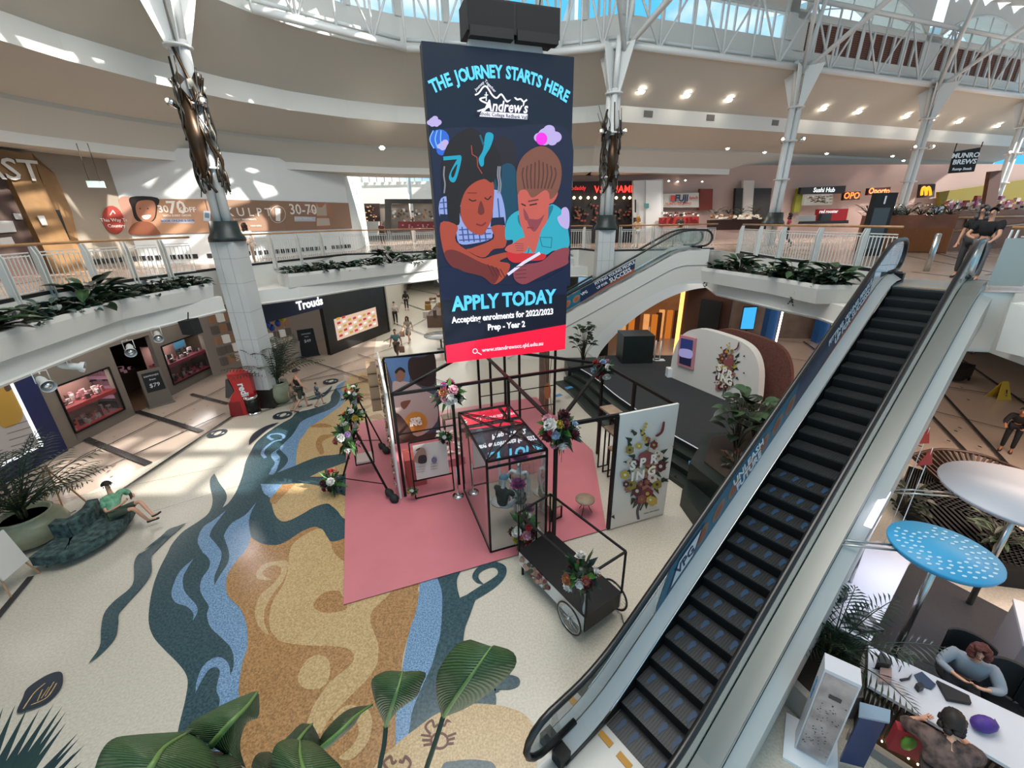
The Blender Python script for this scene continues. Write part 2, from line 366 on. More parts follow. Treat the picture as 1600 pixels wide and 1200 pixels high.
inlay(L_(c2, (1235, 25), (1205, 70), (1195, 130), (1190, 190), (1180, 240), (1150, 300), (1110, 360), (1085, 440), (1085, 520), (1110, 570), (1160, 610), (1300, 630), (1450, 635), (1540, 650), (1575, 690), (1560, 740), (1500, 790), (1430, 850), (1380, 920), (1340, 980), (1310, 1060), (1295, 1150, 1), (1385, 1140, 1), (1440, 1050), (1520, 960), (1600, 880)) + L_(c4, (720, 620), (760, 540), (765, 440), (740, 360), (715, 290), (730, 220), (800, 150), (860, 90, 1), (560, -100, 1)) + L_(c2, (1530, 130), (1460, 60), (1420, 0), (1380, -50), (1300, -20)), 4)
inlay(L_(c2, (1190, 145), (1130, 138), (1050, 160), (1008, 205), (1020, 245), (1095, 248), (1050, 225), (1048, 195), (1100, 165), (1150, 180), (1140, 230), (1090, 285), (1030, 340), (1005, 400), (1000, 460), (1030, 530), (1082, 570), (1055, 500), (1058, 420), (1100, 340), (1170, 240)), 4)
inlay(L_(c2, (1365, 685), (1430, 720), (1430, 820), (1380, 880), (1290, 880), (1250, 830), (1265, 770), (1310, 710)), 4)
inlay(L_(c2, (1340, 400), (1390, 330), (1470, 312), (1505, 335), (1530, 420), (1400, 440)), 3)
inlay(L_(c2, (1450, 40), (1540, 30), (1560, 150), (1500, 130), (1460, 90)), 3)
inlay(L_(c4, (560, 815), (640, 820), (710, 850), (725, 950), (690, 1060), (600, 1150), (520, 1140), (590, 1080), (640, 1000), (630, 920), (560, 920), (480, 900)), 4)
# right-hand river, curl and the crab disc
inlay(L_(c4, (1028, 45, 1), (1300, -60, 1), (1255, 40), (1290, 200, 1), (1380, 110), (1340, 240), (1305, 340), (1298, 460), (1330, 560), (1480, 700), (1560, 715), (1640, 690), (1640, 640), (1560, 620), (1480, 640), (1500, 800), (1400, 900), (1200, 1000), (870, 1300, 1), (880, 1060), (875, 900), (910, 620), (960, 350), (1000, 230)), 1)
inlay(L_(c4, (1028, 45, 1), (1135, 20, 1), (1163, 110), (1162, 250), (1150, 380), (1130, 450), (1100, 560), (1020, 740), (975, 860), (958, 970), (880, 1300, 1), (875, 900), (910, 620), (960, 350), (1000, 230)), 2)
inlay([(718, 955), (740, 940), (760, 928), (778, 915), (790, 900), (790, 886), (775, 879), (758, 881), (744, 890), (738, 902), (745, 911), (756, 914, 1), (748, 905), (750, 896), (762, 889), (774, 888), (778, 897), (768, 906), (750, 917), (730, 930), (716, 938)], 1)
disc = [(618, 1166), (650, 1140), (690, 1113), (740, 1101), (790, 1106), (822, 1120), (838, 1150), (838, 1210, 1), (800, 1300, 1), (560, 1300, 1), (580, 1210)]
inlay(disc, 4)
inlay([(690, 1200), (715, 1190), (750, 1189), (775, 1200), (780, 1260), (690, 1260)], 1)
for cx_, cy_, s_ in ((687, 1155, 1.0), (622, 1212, 1.0)):     # red crabs
    instroke([(cx_+13*s_*math.cos(a), cy_+4+12*s_*math.sin(a)) for a in [i*PI/6 for i in range(13)]], .035, 7)
    instroke([(cx_-14, cy_-6), (cx_-22, cy_-18), (cx_-12, cy_-28), (cx_-8, cy_-18), (cx_-2, cy_-22)], .035, 7)
    instroke([(cx_+14, cy_-6), (cx_+20, cy_-18), (cx_+12, cy_-28), (cx_+8, cy_-20), (cx_+2, cy_-22)], .035, 7)
    for k in range(3):
        instroke([(cx_-13, cy_+k*6-3), (cx_-29+k*2, cy_-5+k*8)], .03, 7); instroke([(cx_+13, cy_+k*6-3), (cx_+26-k*2, cy_-8+k*8)], .03, 7)
# separate inlays on the cream floor
inlay(L_(c1, (625, 1012, 1), (580, 1030), (525, 1050), (480, 1090), (430, 1130), (360, 1190)) + L_(c2, (430, 40), (340, 90), (300, 150), (290, 280), (180, 380), (125, 450), (108, 540), (100, 640), (35, 740, 1), (110, 680), (190, 590), (208, 510), (212, 450), (260, 390), (350, 290), (400, 210), (400, 120), (430, 80), (500, 10)) + L_(c1, (565, 1065)), 1)
inlay(L_(c1, (980, 572, 1), (983, 540), (1010, 500), (1080, 460), (1150, 440, 1), (1080, 485), (1010, 545)), 6)
inlay(L_(c3, (715, 260, 1), (650, 320), (580, 360), (480, 395), (560, 385), (640, 360), (700, 300)), 1)
inlay([(96, 1052), (75, 1057), (45, 1077), (37, 1093), (28, 1115), (43, 1113), (75, 1100), (95, 1080), (100, 1065)], 6)
instroke([(38, 1110), (55, 1085), (72, 1070)], .02, 4); instroke([(50, 1104), (75, 1092), (90, 1070)], .02, 4)
for p in ((60, 1098, 68, 1080), (66, 1094, 78, 1076), (72, 1091, 86, 1068)): instroke([p[:2], p[2:]], .015, 4)
for (x, y, r, m) in ((340, 678.5, .33, 6), (442, 650, .36, 6), (517, 597, .36, 6)):
    q = at(x, y, 0)
    inlayw([(q.x+r*math.cos(a), q.y+r*math.sin(a)) for a in [2*PI*i/20 for i in range(20)]], m)
    for k in range(3): inlayw([(q.x+r*(.75-.22*k)*math.cos(a)+.02, q.y+r*(.3+.1*k)*math.sin(a)) for a in [2*PI*i/12 for i in range(12)]], 0 if k % 2 == 0 else m)
def fline(a, b, w, m=5):
    A = at(*a, 0); Bp = at(*b, 0); d = (Bp-A); d.z = 0; n = Vector((-d.y, d.x, 0)).normalized()*w/2
    inlayw([(A+n)[:2], (Bp+n)[:2], (Bp-n)[:2], (A-n)[:2]], m)
for a, b, w in (((-40, 1012), (50, 903), .12), ((155, 792), (366, 650), .10), ((-60, 836), (352, 647), .06), ((60, 752), (352, 606), .05), ((0, 860), (120, 800), .05), ((132, 686), (234, 727), .22), ((215, 644), (316, 676), .2), ((299, 617), (356, 632), .16),
                ((390, 650), (660, 570), .07), ((430, 605), (600, 572), .06), ((470, 560), (620, 610), .07), ((400, 620), (640, 535), .05), ((560, 555), (700, 600), .07), ((600, 500), (760, 560), .08), ((600, 535), (700, 480), .06), ((618, 470), (720, 505), .1), ((612, 445), (690, 462), .1),
                ((0, 804), (350, 731), .012), ((240, 802), (540, 712), .012), ((970, 963), (976, 985), .02)):
    fline(a, b, w)
for a, b, w in (((1340, 470), (1620, 780), .1), ((1440, 520), (1640, 660), .1), ((1430, 625), (1520, 720), .1), ((1400, 540), (1640, 560), .06), ((1440, 600), (1640, 632), .06), ((1440, 640), (1640, 690), .05), ((1180, 560), (1260, 690), .08), ((1180, 500), (1330, 520), .05), ((1190, 530), (1330, 545), .05), ((1190, 555), (1320, 575), .05), ((1255, 535), (1290, 560), .1)):
    fline(a, b, w)
random.seed(4)
for i in range(46):
    x = random.uniform(-15.4, -12.2); y = 9+i*.33; r = .045
    inlayw([(x-r, y), (x, y+r*1.5), (x+r, y), (x, y-r*1.5)], 7)
for i in range(40):
    x = random.uniform(13, 22); y = random.uniform(8, 17); r = .05
    inlayw([(x-r, y), (x, y+r*1.5), (x+r, y), (x, y-r*1.5)], 5)
struct('floor', fl, FM)
# ================================================================== LEVEL ONE slab, planter rims, soffits
H1 = 5.6
EL = [(-9.0, -3), (-10.2, 2), (-11.6, 8), (-12.5, 11.5), (-12.3, 14), (-11.7, 17.0)]
EM_ = [(-11.7, 17.0), (-11.3, 18.6), (-9.0, 24.0), (-4.2, 25.2), (4.0, 25.0), (4.6, 23.3), (5.8, 23.1), (10.9, 23.1)]
ER = [(11.0, 21.0), (10.6, 17), (10.9, 13.4), (11.1, 12.1), (9.85, 10.9), (9.2, 10.0), (10.05, 9.2), (10.9, 9.0), (10.5, 7.5), (10.7, 3), (11.0, -3)]
E_ALL = EL + EM_[1:] + ER
LR = mat('floor_rose_upper', '#b9a190', .2, noise=.12, scale=.6, spec=.5)
def outer(p):
    d = Vector((p[0]-.5, p[1]-12)); d.normalize(); return Vector((.5+d.x*55, 12+d.y*55, 0))
sl = MB()
for i in range(len(E_ALL)-1):
    a, b = E_ALL[i], E_ALL[i+1]; oa, ob = outer(a), outer(b)
    sl.add([v3(a, H1), v3(b, H1), v3(ob, H1), v3(oa, H1)], [(0, 1, 2, 3)], 0)
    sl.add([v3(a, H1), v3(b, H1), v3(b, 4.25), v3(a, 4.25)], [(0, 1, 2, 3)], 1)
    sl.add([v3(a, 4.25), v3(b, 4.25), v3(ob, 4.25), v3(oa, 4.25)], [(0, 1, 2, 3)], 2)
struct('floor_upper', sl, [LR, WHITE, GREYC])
for p_, q_ in (((60, 438), (140, 424)), ((1395, 405), (1540, 432)), ((1470, 395), (1600, 440)), ((1500, 452), (1600, 420))):
    pass
ul = MB()
def ufline(a, b, w=.08):
    A = at(*a, H1); Bp = at(*b, H1); d = Bp-A; n = Vector((-d.y, d.x, 0)).normalized()*w/2; z = Vector((0, 0, .004))
    ul.add([A+n+z, Bp+n+z, Bp-n+z, A-n+z], [(0, 1, 2, 3)])
for a, b in (((1418, 400), (1600, 435)), ((1460, 395), (1520, 410)), ((1425, 425), (1600, 445)), ((1540, 430), (1600, 418)), ((20, 445), (130, 428)), ((440, 412), (560, 396))): ufline(a, b)
struct('trim_1', ul, F_LINE)
# black channel under the balustrade
def band(path, z0, z1, th, name, m, inward=0.0):
    mb = MB(); P = offset(path, inward) if inward else [tuple(p[:2]) for p in path]; Q = offset(P, th)
    for i in range(len(P)-1):
        mb.hexa([v3(P[i], z0), v3(P[i+1], z0), v3(Q[i+1], z0), v3(Q[i], z0), v3(P[i], z1), v3(P[i+1], z1), v3(Q[i+1], z1), v3(Q[i], z1)])
    return struct(name, mb, m)
# outward of the void is the left of the direction of travel? paths run clockwise seen from above, so the void lies on the right
CH = mat('dark_channel', '#1c1c1d', .5)
band(EL, H1, H1+.09, .1, 'trim_2', CH, .02); band(EM_, H1, H1+.09, .1, 'trim_3', CH, .02); band(ER[:4], H1, H1+.09, .1, 'trim_4', CH, .02)
# lower ring beam
LB = [(-8.3, -3), (-9.6, 3), (-10.7, 8), (-11.7, 12.4), (-11.0, 16.0)]
LBM = [(-10.4, 17.2), (-9.2, 18.4), (-7.4, 21.2), (-4.0, 24.4), (4.0, 24.2), (6.0, 22.9)]
LBR = [(9.2, 20.0), (8.6, 17.4), (9.3, 14.2), (9.7, 12.9), (9.6, 11.4), (9.75, 10.95)]
def beamring(path, inner, name):
    mb = MB(); n = len(path); 
    for i in range(n-1):
        a, b, c, d = path[i], path[i+1], inner[i+1], inner[i]
        mb.hexa([v3(a, 4.2), v3(b, 4.2), v3(c, 4.2), v3(d, 4.2), v3(a, 4.75), v3(b, 4.75), v3(c, 4.75), v3(d, 4.75)])
        mb.hexa([v3(a, 4.16), v3(b, 4.16), v3(c, 4.2), v3(d, 4.2), v3(offset(path, -.04)[i], 4.22), v3(offset(path, -.04)[i+1], 4.22), v3(b, 4.26), v3(a, 4.26)])
    return struct(name, mb, WHITE)
beamring(LB, offset(LB, 1.6), 'trim_5'); beamring(LBM, offset(LBM, 1.9), 'trim_6'); beamring(LBR, offset(LBR, 2.2), 'trim_7')
# planter troughs
def trough(name, path, label, zt=5.3, zb=4.72, wdt=1.0):
    t = thing(name, label, 'planter', v3(path[0], zb), group=None)
    mb = MB(); n = len(path); I = offset(path, .10); J = offset(path, wdt); LO = offset(path, .12)
    for i in range(n-1):
        def q(A, z): return v3(A[i], z), v3(A[i+1], z)
        for A, za, C, zc in ((LO, zb, path, zt-.12), (path, zt-.12, path, zt), (path, zt, I, zt), (I, zt, I, zt-.25), (J, zt-.25, J, zb), (J, zb, LO, zb)):
            a, b = q(A, za); c, d = q(C, zc); mb.add([a, b, d, c], [(0, 1, 2, 3)])
    for i in (0, n-1): mb.add([v3(LO[i], zb), v3(path[i], zt-.12), v3(path[i], zt), v3(J[i], zt), v3(J[i], zb)], [(0, 1, 2, 3, 4)])
    obj('trough_shell', mb, WHITE, t)
    sb = MB(); sb.strip([v3(p, zt-.12) for p in I], [v3(p, zt-.12) for p in J]); obj('soil', sb, SOIL, t)
    return t
PL = [(-8.1, -3), (-9.3, 3), (-10.4, 8.2), (-11.35, 12.2), (-11.0, 15.7)]
PM = [(-9.35, 18.0), (-7.25, 20.7), (-4.0, 24.2), (3.6, 24.2)]
PR = [(7.9, 17.6), (8.85, 14.5), (9.15, 12.45), (10.3, 12.3)]
trough('planter_trough', PL, 'long white planter trough along the left balcony edge', wdt=1.2)
trough('planter_trough', PM, 'white planter trough with a slanted end on the far balcony edge, left of the screen', wdt=1.0)
trough('planter_trough', PR, 'white planter trough on the balcony beside the top of the near escalator', wdt=1.6)
# ================================================================== railings
BM_ = mat('railing_white', '#d6d6d0', .4)
def railing(path, label, zb=H1+.12, zt=6.88, step=2.0, post_drop=.35):
    t = thing('balcony_railing', label, 'railing', v3(path[0], H1))
    mb = MB(); mb.tube([v3(p, zt) for p in path], .035, 8); obj('handrail', mb, WOOD, t)
    pts = []
    for i in range(len(path)-1):
        a, b = Vector(path[i]), Vector(path[i+1]); L = (b-a).length; n = max(1, round(L/step))
        for k in range(n): pts.append((a+(b-a)*(k/n), a+(b-a)*((k+1)/n)))
    for a, b in pts:
        d = (b-a).normalized(); nn = Vector((-d.y, d.x))
        pm = MB()
        for sft in (-.05, .05):
            q = a+d*(.06+sft); pm.slab([v3(q-nn*.14, zb-post_drop), v3(q-nn*.0, zb-post_drop), v3(q+nn*.03, zt-.05), v3(q-nn*.05, zt-.05), v3(q-nn*.14, zt-.3)], (d.x*.025, d.y*.025, 0))
        obj('post', pm, BM_, t)
        gm = MB(); s, e = a+d*.2, b-d*.08
        for z in (zb, zt-.2, zt-.28): gm.beam(v3(s, z), v3(e, z), .025, .03)
        L = (e-s).length; k = max(2, int(L/.125))
        for j in range(k+1):
            q = s+(e-s)*(j/k); gm.beam(v3(q, zb), v3(q, zt-.25), .02, .02)
        obj('baluster_panel', gm, BM_, t)
    return t
railing([(-9.1, -3), (-10.3, 2), (-11.7, 8), (-12.6, 11.5), (-12.4, 14), (-11.6, 16.0)], 'white balcony railing with a timber handrail, left balcony above the jewellery shop', step=1.35)
railing([(-11.3, 18.2), (-9.3, 24.1), (-4.3, 25.4), (4.3, 25.2), (4.5, 24)], 'white balcony railing with a timber handrail, far balcony left of the hanging screen', step=1.4)
railing([(5.8, 23.3), (11.0, 23.3)], 'white balcony railing with a timber handrail behind the far escalator head')
railing([(10.9, 20.6), (10.6, 17), (10.95, 13.5), (11.0, 12.3)], 'white balcony railing with a timber handrail beside the near escalator head', step=1.6)
railing([(11.9, 10.4), (12.6, 9.2), (12.9, 5)], 'short white balcony railing at the right edge of the view', step=1.5)
# ================================================================== ceilings
def ringpath():
    o = []
    for a in range(235, 65, -10): 
        o.append((.5+11.6*math.cos(math.radians(a)), 12+11.6*math.sin(math.radians(a))))
    o = [p for p in o if not (p[0] > 5.2 and p[1] > 15)]
    o += [(5.3, 22.6), (15.6, 26.2), (26.2, 29.9), (36, 33.3), (46, 36.8)]
    return o
RING = ringpath()
def rp(d): return offset(RING, d)
prof = [(0.2, 14.35), (3.0, 12.85), (3.0, 12.1), (5.6, 11.35), (5.6, 11.2), (6.3, 10.35), (6.3, 10.0), (8.6, 10.0), (8.6, 10.3)]
cl = MB()
for (d0, z0), (d1, z1) in zip(prof, prof[1:]):
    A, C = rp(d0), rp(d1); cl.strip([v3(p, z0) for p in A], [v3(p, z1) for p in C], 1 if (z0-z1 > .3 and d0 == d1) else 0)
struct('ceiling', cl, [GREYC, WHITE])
c2_ = MB()
A, C = rp(8.6), rp(30); c2_.strip([v3(p, 10.3) for p in A[:11]], [v3(p, 10.3) for p in C[:11]])
A8 = rp(8.6); c2_.strip([v3(p, 10.3) for p in A8[-6:]], [v3(p, 10.3) for p in rp(30)[-6:]])
struct('ceiling_lower', c2_, GREYC)
# clerestory wall, glazing and roof
R1 = rp(.9); LOUV = mat('rust_louvre', '#7a4530', .6, color2='#3f2417', scale=3.2, kind='wavez')
cw = MB(); NW = len(R1)-5; wn = 0
for i in range(len(R1)-1):
    a, b = Vector(R1[i]), Vector(R1[i+1]); nrm_ = Vector((-(b-a).y, (b-a).x)).normalized()
    def q(z, k, e): p = a.lerp(b, k)+nrm_*e; return v3(p, z)
    def wall(z0, z1, k0=0, k1=1): cw.slab([q(z0, k0, 0), q(z0, k1, 0), q(z1, k1, 0), q(z1, k0, 0)], (nrm_.x*.35, nrm_.y*.35, 0))
    right = i >= NW+1
    if not right:
        wall(14.2, 15.85); wall(17.0 if i == NW else 18.0, 19.4); wall(15.8, 18.2, 0, .06); wall(15.8, 18.2, .94, 1); z0, z1 = 15.85, (17.0 if i == NW else 18.0)
    else:
        wall(14.2, 15.45); wall(16.8, 17.1); wall(15.4, 17.2, 0, .07); wall(15.4, 17.2, .93, 1); z0, z1 = 15.45, 16.8
    wn += 1; L = (b-a).length; n = max(3, round(L/(1.0 if L > 5 else .7))); mb = MB()
    for k in range(n+1): mb.beam(q(z0, .06+.88*k/n, .1), q(z1, .06+.88*k/n, .1), .09 if not right else .16)
    mb.beam(q(z0, .06, .1), q(z0, .94, .1), .08); mb.beam(q(z1, .06, .1), q(z1, .94, .1), .08)
    struct('window_%d' % wn, mb, WPAINT)
    if right:
        for k in range(n):
            mb = MB(); mb.slab([q(z0, .065+.88*k/n, .12), q(z0, .055+.88*(k+1)/n, .12), q(z1, .055+.88*(k+1)/n, .12), q(z1, .065+.88*k/n, .12)], (nrm_.x*.05, nrm_.y*.05, 0)); struct('window_louvre', mb, LOUV)
        mb = MB(); N2 = 12; A_ = [q(17.1, .05+.9*j/N2, .1) for j in range(N2+1)]; C_ = [q(17.12+1.5*math.sin(PI*j/N2)**.8, .05+.9*j/N2, .1) for j in range(N2+1)]
        mb.tube(C_, .07, 6); mb.tube([A_[0], A_[-1]], .06, 6)
        for j in range(2, N2, 2): mb.tube([A_[j], C_[j]], .04, 5)
        for f_ in (.4,): mb.tube([A_[j].lerp(C_[j], f_) for j in range(1, N2)], .03, 5)
        struct('window_arch', mb, WPAINT)
        mb = MB(); T_ = [q(19.6, .05+.9*j/N2, .1) for j in range(N2+1)]; mb.strip(C_, T_); mb.strip(C_, [p+Vector((nrm_.x*3, nrm_.y*3, .8)) for p in C_]); struct('wall_arch', mb, WHITE)
struct('wall_clerestory', cw, WHITE)
rf = MB(); PG = [tuple(p) for p in R1]+[(46, -8), (-6, -8)]
def inpoly(x, y):
    c = False
    for i in range(len(PG)):
        (x0, y0), (x1, y1) = PG[i-1], PG[i]
        if (y0 > y) != (y1 > y) and x < (x1-x0)*(y-y0)/(y1-y0)+x0: c = not c
    return c
OPEN = ((-1.2, 14.2, 6.5, 5.2), (16.2, 2.4, 5.6, 2.3), (15.5, 16.5, 2.4, 1.2))  # roof openings shaped to throw the sun patches; bars left in for streaks
for ix in range(-30, 94):
    for iy in range(-18, 74):
        x, y = ix*.5+.25, iy*.5+.25
        if inpoly(x, y) and not any(((x-a)/c)**2+((y-b)/d)**2 < 1 and ix % 4 and iy % 5 for a, b, c, d in OPEN): rf.add([(x-.25, y-.25, 19.3), (x+.25, y-.25, 19.3), (x+.25, y+.25, 19.3), (x-.25, y+.25, 19.3)], [(0, 1, 2, 3)])
struct('ceiling_roof', rf, WHITE)
def truss(label, P, Q, zl=14.4, zu=17.4, nb=4, group=None):
    t = thing('roof_truss', label, 'truss', v3(P, zl), group='roof trusses over the atrium'); P = Vector(P); Q = Vector(Q); nn = Vector((-(Q-P).y, (Q-P).x)).normalized()
    m = MB(); m.tube([v3(P, zl), v3(Q, zl)], .15, 8); obj('lower_chord', m, WPAINT, t)
    m = MB(); m.tube([v3(P+nn*.5, zl+.45), v3(Q+nn*.5, zl+.45)], .08, 8); obj('side_chord', m, WPAINT, t)
    m = MB(); m.tube([v3(P, zu), v3(Q, zu)], .12, 8); obj('upper_chord', m, WPAINT, t)
    for k in range(nb):
        a = P.lerp(Q, k/nb); b = P.lerp(Q, (k+1)/nb); m = MB(); m.tube([v3(a, zl), v3(a, zu)], .055, 6); obj('vertical_web', m, WPAINT, t)
        m = MB(); m.tube([v3(a if k % 2 else b, zl), v3(b if k % 2 else a, zu)], .05, 6); obj('diagonal_web', m, WPAINT, t)
    return t
i0 = 8
for k in range(9, NW-1, 3): truss('white tubular ring truss segment above the atrium, %s' % ['left of the left column', 'between the left column and the screen', 'just left of the screen top', 'behind the screen top', 'right of the screen'][min(4, (k-9)//3)], RING[k], RING[min(k+3, NW)], 14.4, 17.6, 4)
for k, lb in enumerate(('from the column behind the screen to the first food court column', 'between the first and second food court columns', 'between the second and third food court columns')): truss('white tubular truss '+lb, RING[NW+k], RING[NW+k+1], 14.4, 17.2, 6)
for k in range(3):
    c = Vector(RING[NW+k]); t = thing('roof_branch', ['white tubes branching up from the column behind the screen', 'white tubes branching up from the first food court column', 'white tubes branching up from the second food court column'][k], 'roof strut', v3(c, 14.2))
    for dx, dy, dz in ((4.4, -2.2, 4.6), (4.1, -2.6, 4.6), (.4, -.2, 4), (-1.8, -3, 4.4)):
        m = MB(); m.tube([v3(c, 14.2), v3((c.x+dx*1.3, c.y+dy*1.3), 14.2+dz*1.15)], .1, 8); obj('strut', m, WPAINT, t)
# skylight ribs of the central dome
t = thing('skylight_frame', 'white ribbed frame of the glazed dome over the atrium', 'skylight', (.5, 11, 19.3))
for i in range(18):
    a = 2*PI*i/18; m = MB(); m.beam((.5+3*math.cos(a), 11+3*math.sin(a), 19.15), (.5+11.3*math.cos(a), 11+11.3*math.sin(a), 19.15), .3, .25); obj('rib', m, WHITE, t)
for r, z in ((11.3, 19.15), (7.2, 19.15), (3.2, 19.15)):
    m = MB(); m.tube([(.5+r*math.cos(2*PI*i/36), 11+r*math.sin(2*PI*i/36), z) for i in range(36)], .18, 6, closed=True); obj('ring', m, WHITE, t)
# ================================================================== ESCALATORS
STEPM = mat('step_metal', '#3c3f41', .42, metal=.5, noise=.25, scale=40); RISER = mat('step_riser', '#17181a', .4, metal=.4)
FOOT = mat('footprint_blue', '#1e3e5c', .5); YEL = mat('safety_yellow', '#b5811b', .5); DECK = mat('deck_white_metal', '#bfbfbd', .5); PLATE = mat('landing_metal', '#a3a5a3', .38, metal=.35)
DIA = math.atan2(.611, .792)
class Frame:
    def __init__(s, O, ang): s.O = Vector(O); s.y = Vector((math.cos(ang), math.sin(ang), 0)); s.x = Vector((s.y.y, -s.y.x, 0))
    def __call__(s, x, y, z): return s.O + s.x*x + s.y*y + Vector((0, 0, z))
def zline(y):      # nosing line height
    return max(0, min(5.6, y*.5714))
def smoothline(ya, yb, h, n=44):
    o = []
    for i in range(n+1):
        y = ya+(yb-ya)*i/n; s = 0
        for k in range(-4, 5): s += max(0, min(5.6, (y+k*.12)*.5714))
        o.append((y, s/9+h))
    return o
def escalator(F, label, feet=True, outer_clad='left'):
    t = thing('escalator', label, 'escalator', F(.5, 0, 0))
    RUN = 9.9
    # steps
    for i in range(0, 29):
        z = .2*max(0, min(28, i)) ; z = .2*i if i < 28 else 5.6
        if i == 0: z = 0.02
        y0 = .35*i; y1 = .35*(i+1)
        zb = max(.2*(i-1), 0)
        m = MB()
        m.hexa([F(.01, y0, z-.03), F(.99, y0, z-.03), F(.99, y1+.02, z-.03), F(.01, y1+.02, z-.03), F(.01, y0, z), F(.99, y0, z), F(.99, y1+.02, z), F(.01, y1+.02, z)], 0)
        m.hexa([F(.01, y0+.01, zb-.02), F(.99, y0+.01, zb-.02), F(.99, y0+.03, zb-.02), F(.01, y0+.03, zb-.02), F(.01, y0, z-.02), F(.99, y0, z-.02), F(.99, y0+.03, z-.02), F(.01, y0+.03, z-.02)], 1)
        for k in range(24): m.hexa([F(.02+k*.04, y0+.012, z), F(.035+k*.04, y0+.012, z), F(.035+k*.04, y1, z), F(.02+k*.04, y1, z), F(.02+k*.04, y0+.012, z+.006), F(.035+k*.04, y0+.012, z+.006), F(.035+k*.04, y1, z+.006), F(.02+k*.04, y1, z+.006)], 0)
        st = obj('step', m, [STEPM, RISER], t)
        if feet and i < 14:
            for x in (.16, .38, .62, .85):
                fm = MB(); c = F(x, y0+.175, z+.009)
                out = [(math.cos(a)*(.047 if math.sin(a) > .1 else .03)+.006*math.sin(3*a), math.sin(a)*.12) for a in [2*PI*j/14 for j in range(14)]]
                fm.poly([c+F.x*a+F.y*b for a, b in out]); obj('footprint_sticker', fm, FOOT, st)
    yb, yt = -.85, RUN+.9
    for sx, s in ((0, -1), (1, 1)):
        gx = .23 if s < 0 else .13
        X = lambda d: sx+s*d
        lo = smoothline(yb, yt, .07); P = [F(X(.0), y, z) for y, z in lo]
        m = MB(); Q = [F(X(0), y, z-.45) for y, z in lo]; m.strip(P, Q); P3 = [F(X(-.03), y, z+.01) for y, z in lo]
        obj('skirt', m, RISER, t)
        m = MB(); m.tube([F(X(.01), y, z+.035) for y, z in smoothline(.1, RUN-.2, .07)], .014, 6); obj('skirt_brush', m, CHROME, t)
        m = MB(); A = [F(X(.02), y, z+.03) for y, z in lo]; C = [F(X(gx-.01), y, z+.17) for y, z in lo]; m.strip(A, C); m.strip(C, [F(X(gx-.01), y, z+.12) for y, z in lo]); obj('inner_deck', m, DECK, t)
        m = MB(); o = smoothline(yb, yt, .2); 
        C = [F(X(gx+.01), y, z) for y, z in o]; D = [F(X(.42), y, z-.01) for y, z in o]; m.strip(C, D); m.strip(D, [F(X(.42), y, z-.10) for y, z in o]); obj('outer_deck', m, mat('outer_deck_metal', '#8f8f8a', .42, metal=.5), t)
        # glass
        g = smoothline(yb-.1, yt+.1, .22, 60); hgt = .78
        for k in range(5):
            i0, i1 = k*12, k*12+12; seg = g[i0:i1+1]; seg = [(y+(.012 if j == 0 else 0), z) for j, (y, z) in enumerate(seg)]
            m = MB(); m.strip([F(X(gx), y, z) for y, z in seg], [F(X(gx), y, z+hgt) for y, z in seg]); obj('glass_panel', m, GLASSB, t)
        h = smoothline(yb-.1, yt+.1, 1.04, 60); r = .38
        Lw = [(h[0][0]-math.sin(a)*r*1.15, h[0][1]-r+math.cos(a)*r) for a in [PI*j/8 for j in range(8, 0, -1)]]
        Tw = [(h[-1][0]+math.sin(a)*r*1.15, h[-1][1]-r+math.cos(a)*r) for a in [PI*j/8 for j in range(1, 9)]]
        path = [F(X(gx), y, z) for y, z in [(Lw[0][0]+.5, Lw[0][1])]+Lw+h+Tw+[(Tw[-1][0]-.5, Tw[-1][1])]]
        m = MB(); m.tube(path, .05, 8); obj('handrail', m, BLACKR, t)
        m = MB(); m.tube([p-Vector((0, 0, .05)) for p in path[9:-9]], .018, 6); obj('handrail_guide', m, CHROME, t)
        for E_, dy in ((Lw, 1), (Tw, -1)):
            m = MB(); ps = [(y+.0*dy, z) for y, z in E_]; ps = ps + [(E_[-1][0]+.25*dy, E_[-1][1]), (E_[0][0]+.25*dy, E_[0][1])] if dy > 0 else ps+[(E_[-1][0]-.25, E_[-1][1]), (E_[0][0]-.25, E_[0][1])]
            m.poly([F(X(gx), y, z) for y, z in ps]); obj('glass_panel', m, GLASSB, t)
        for y in (yb, yt):
            m = MB(); z = 0 if y < 0 else 5.6
            m.box(F(X(.1), y, z+.12), (.18, .2, .24), math.atan2(F.x.y, F.x.x)); obj('newel_cap', m, BLACK, t)
    m = MB()
    for (y0, y1, z) in ((-2.3, 0, .02), (RUN+.05, RUN+1.9, 5.62)):
        m = MB(); m.hexa([F(-.25, y0, z-.03), F(1.25, y0, z-.03), F(1.25, y1, z-.03), F(-.25, y1, z-.03), F(-.25, y0, z), F(1.25, y0, z), F(1.25, y1, z), F(-.25, y1, z)]); obj('landing_plate', m, PLATE, t)
    m = MB()
    for x0 in (.0, .34, .68):
        m.hexa([F(x0+.02, -.2, .022), F(x0+.24, -.2, .022), F(x0+.24, -.1, .022), F(x0+.02, -.1, .022), F(x0+.02, -.2, .03), F(x0+.24, -.2, .03), F(x0+.24, -.1, .03), F(x0+.02, -.1, .03)])
    m.hexa([F(.1, RUN+.06, 5.622), F(.9, RUN+.06, 5.622), F(.9, RUN+.13, 5.622), F(.1, RUN+.13, 5.622), F(.1, RUN+.06, 5.626), F(.9, RUN+.06, 5.626), F(.9, RUN+.13, 5.626), F(.1, RUN+.13, 5.626)])
    obj('comb_marking', m, YEL, t)
    return t
F1 = Frame((1.338, 3.997, 0), DIA)
e1 = escalator(F1, 'long escalator in the right foreground with blue footprints on its lower steps')
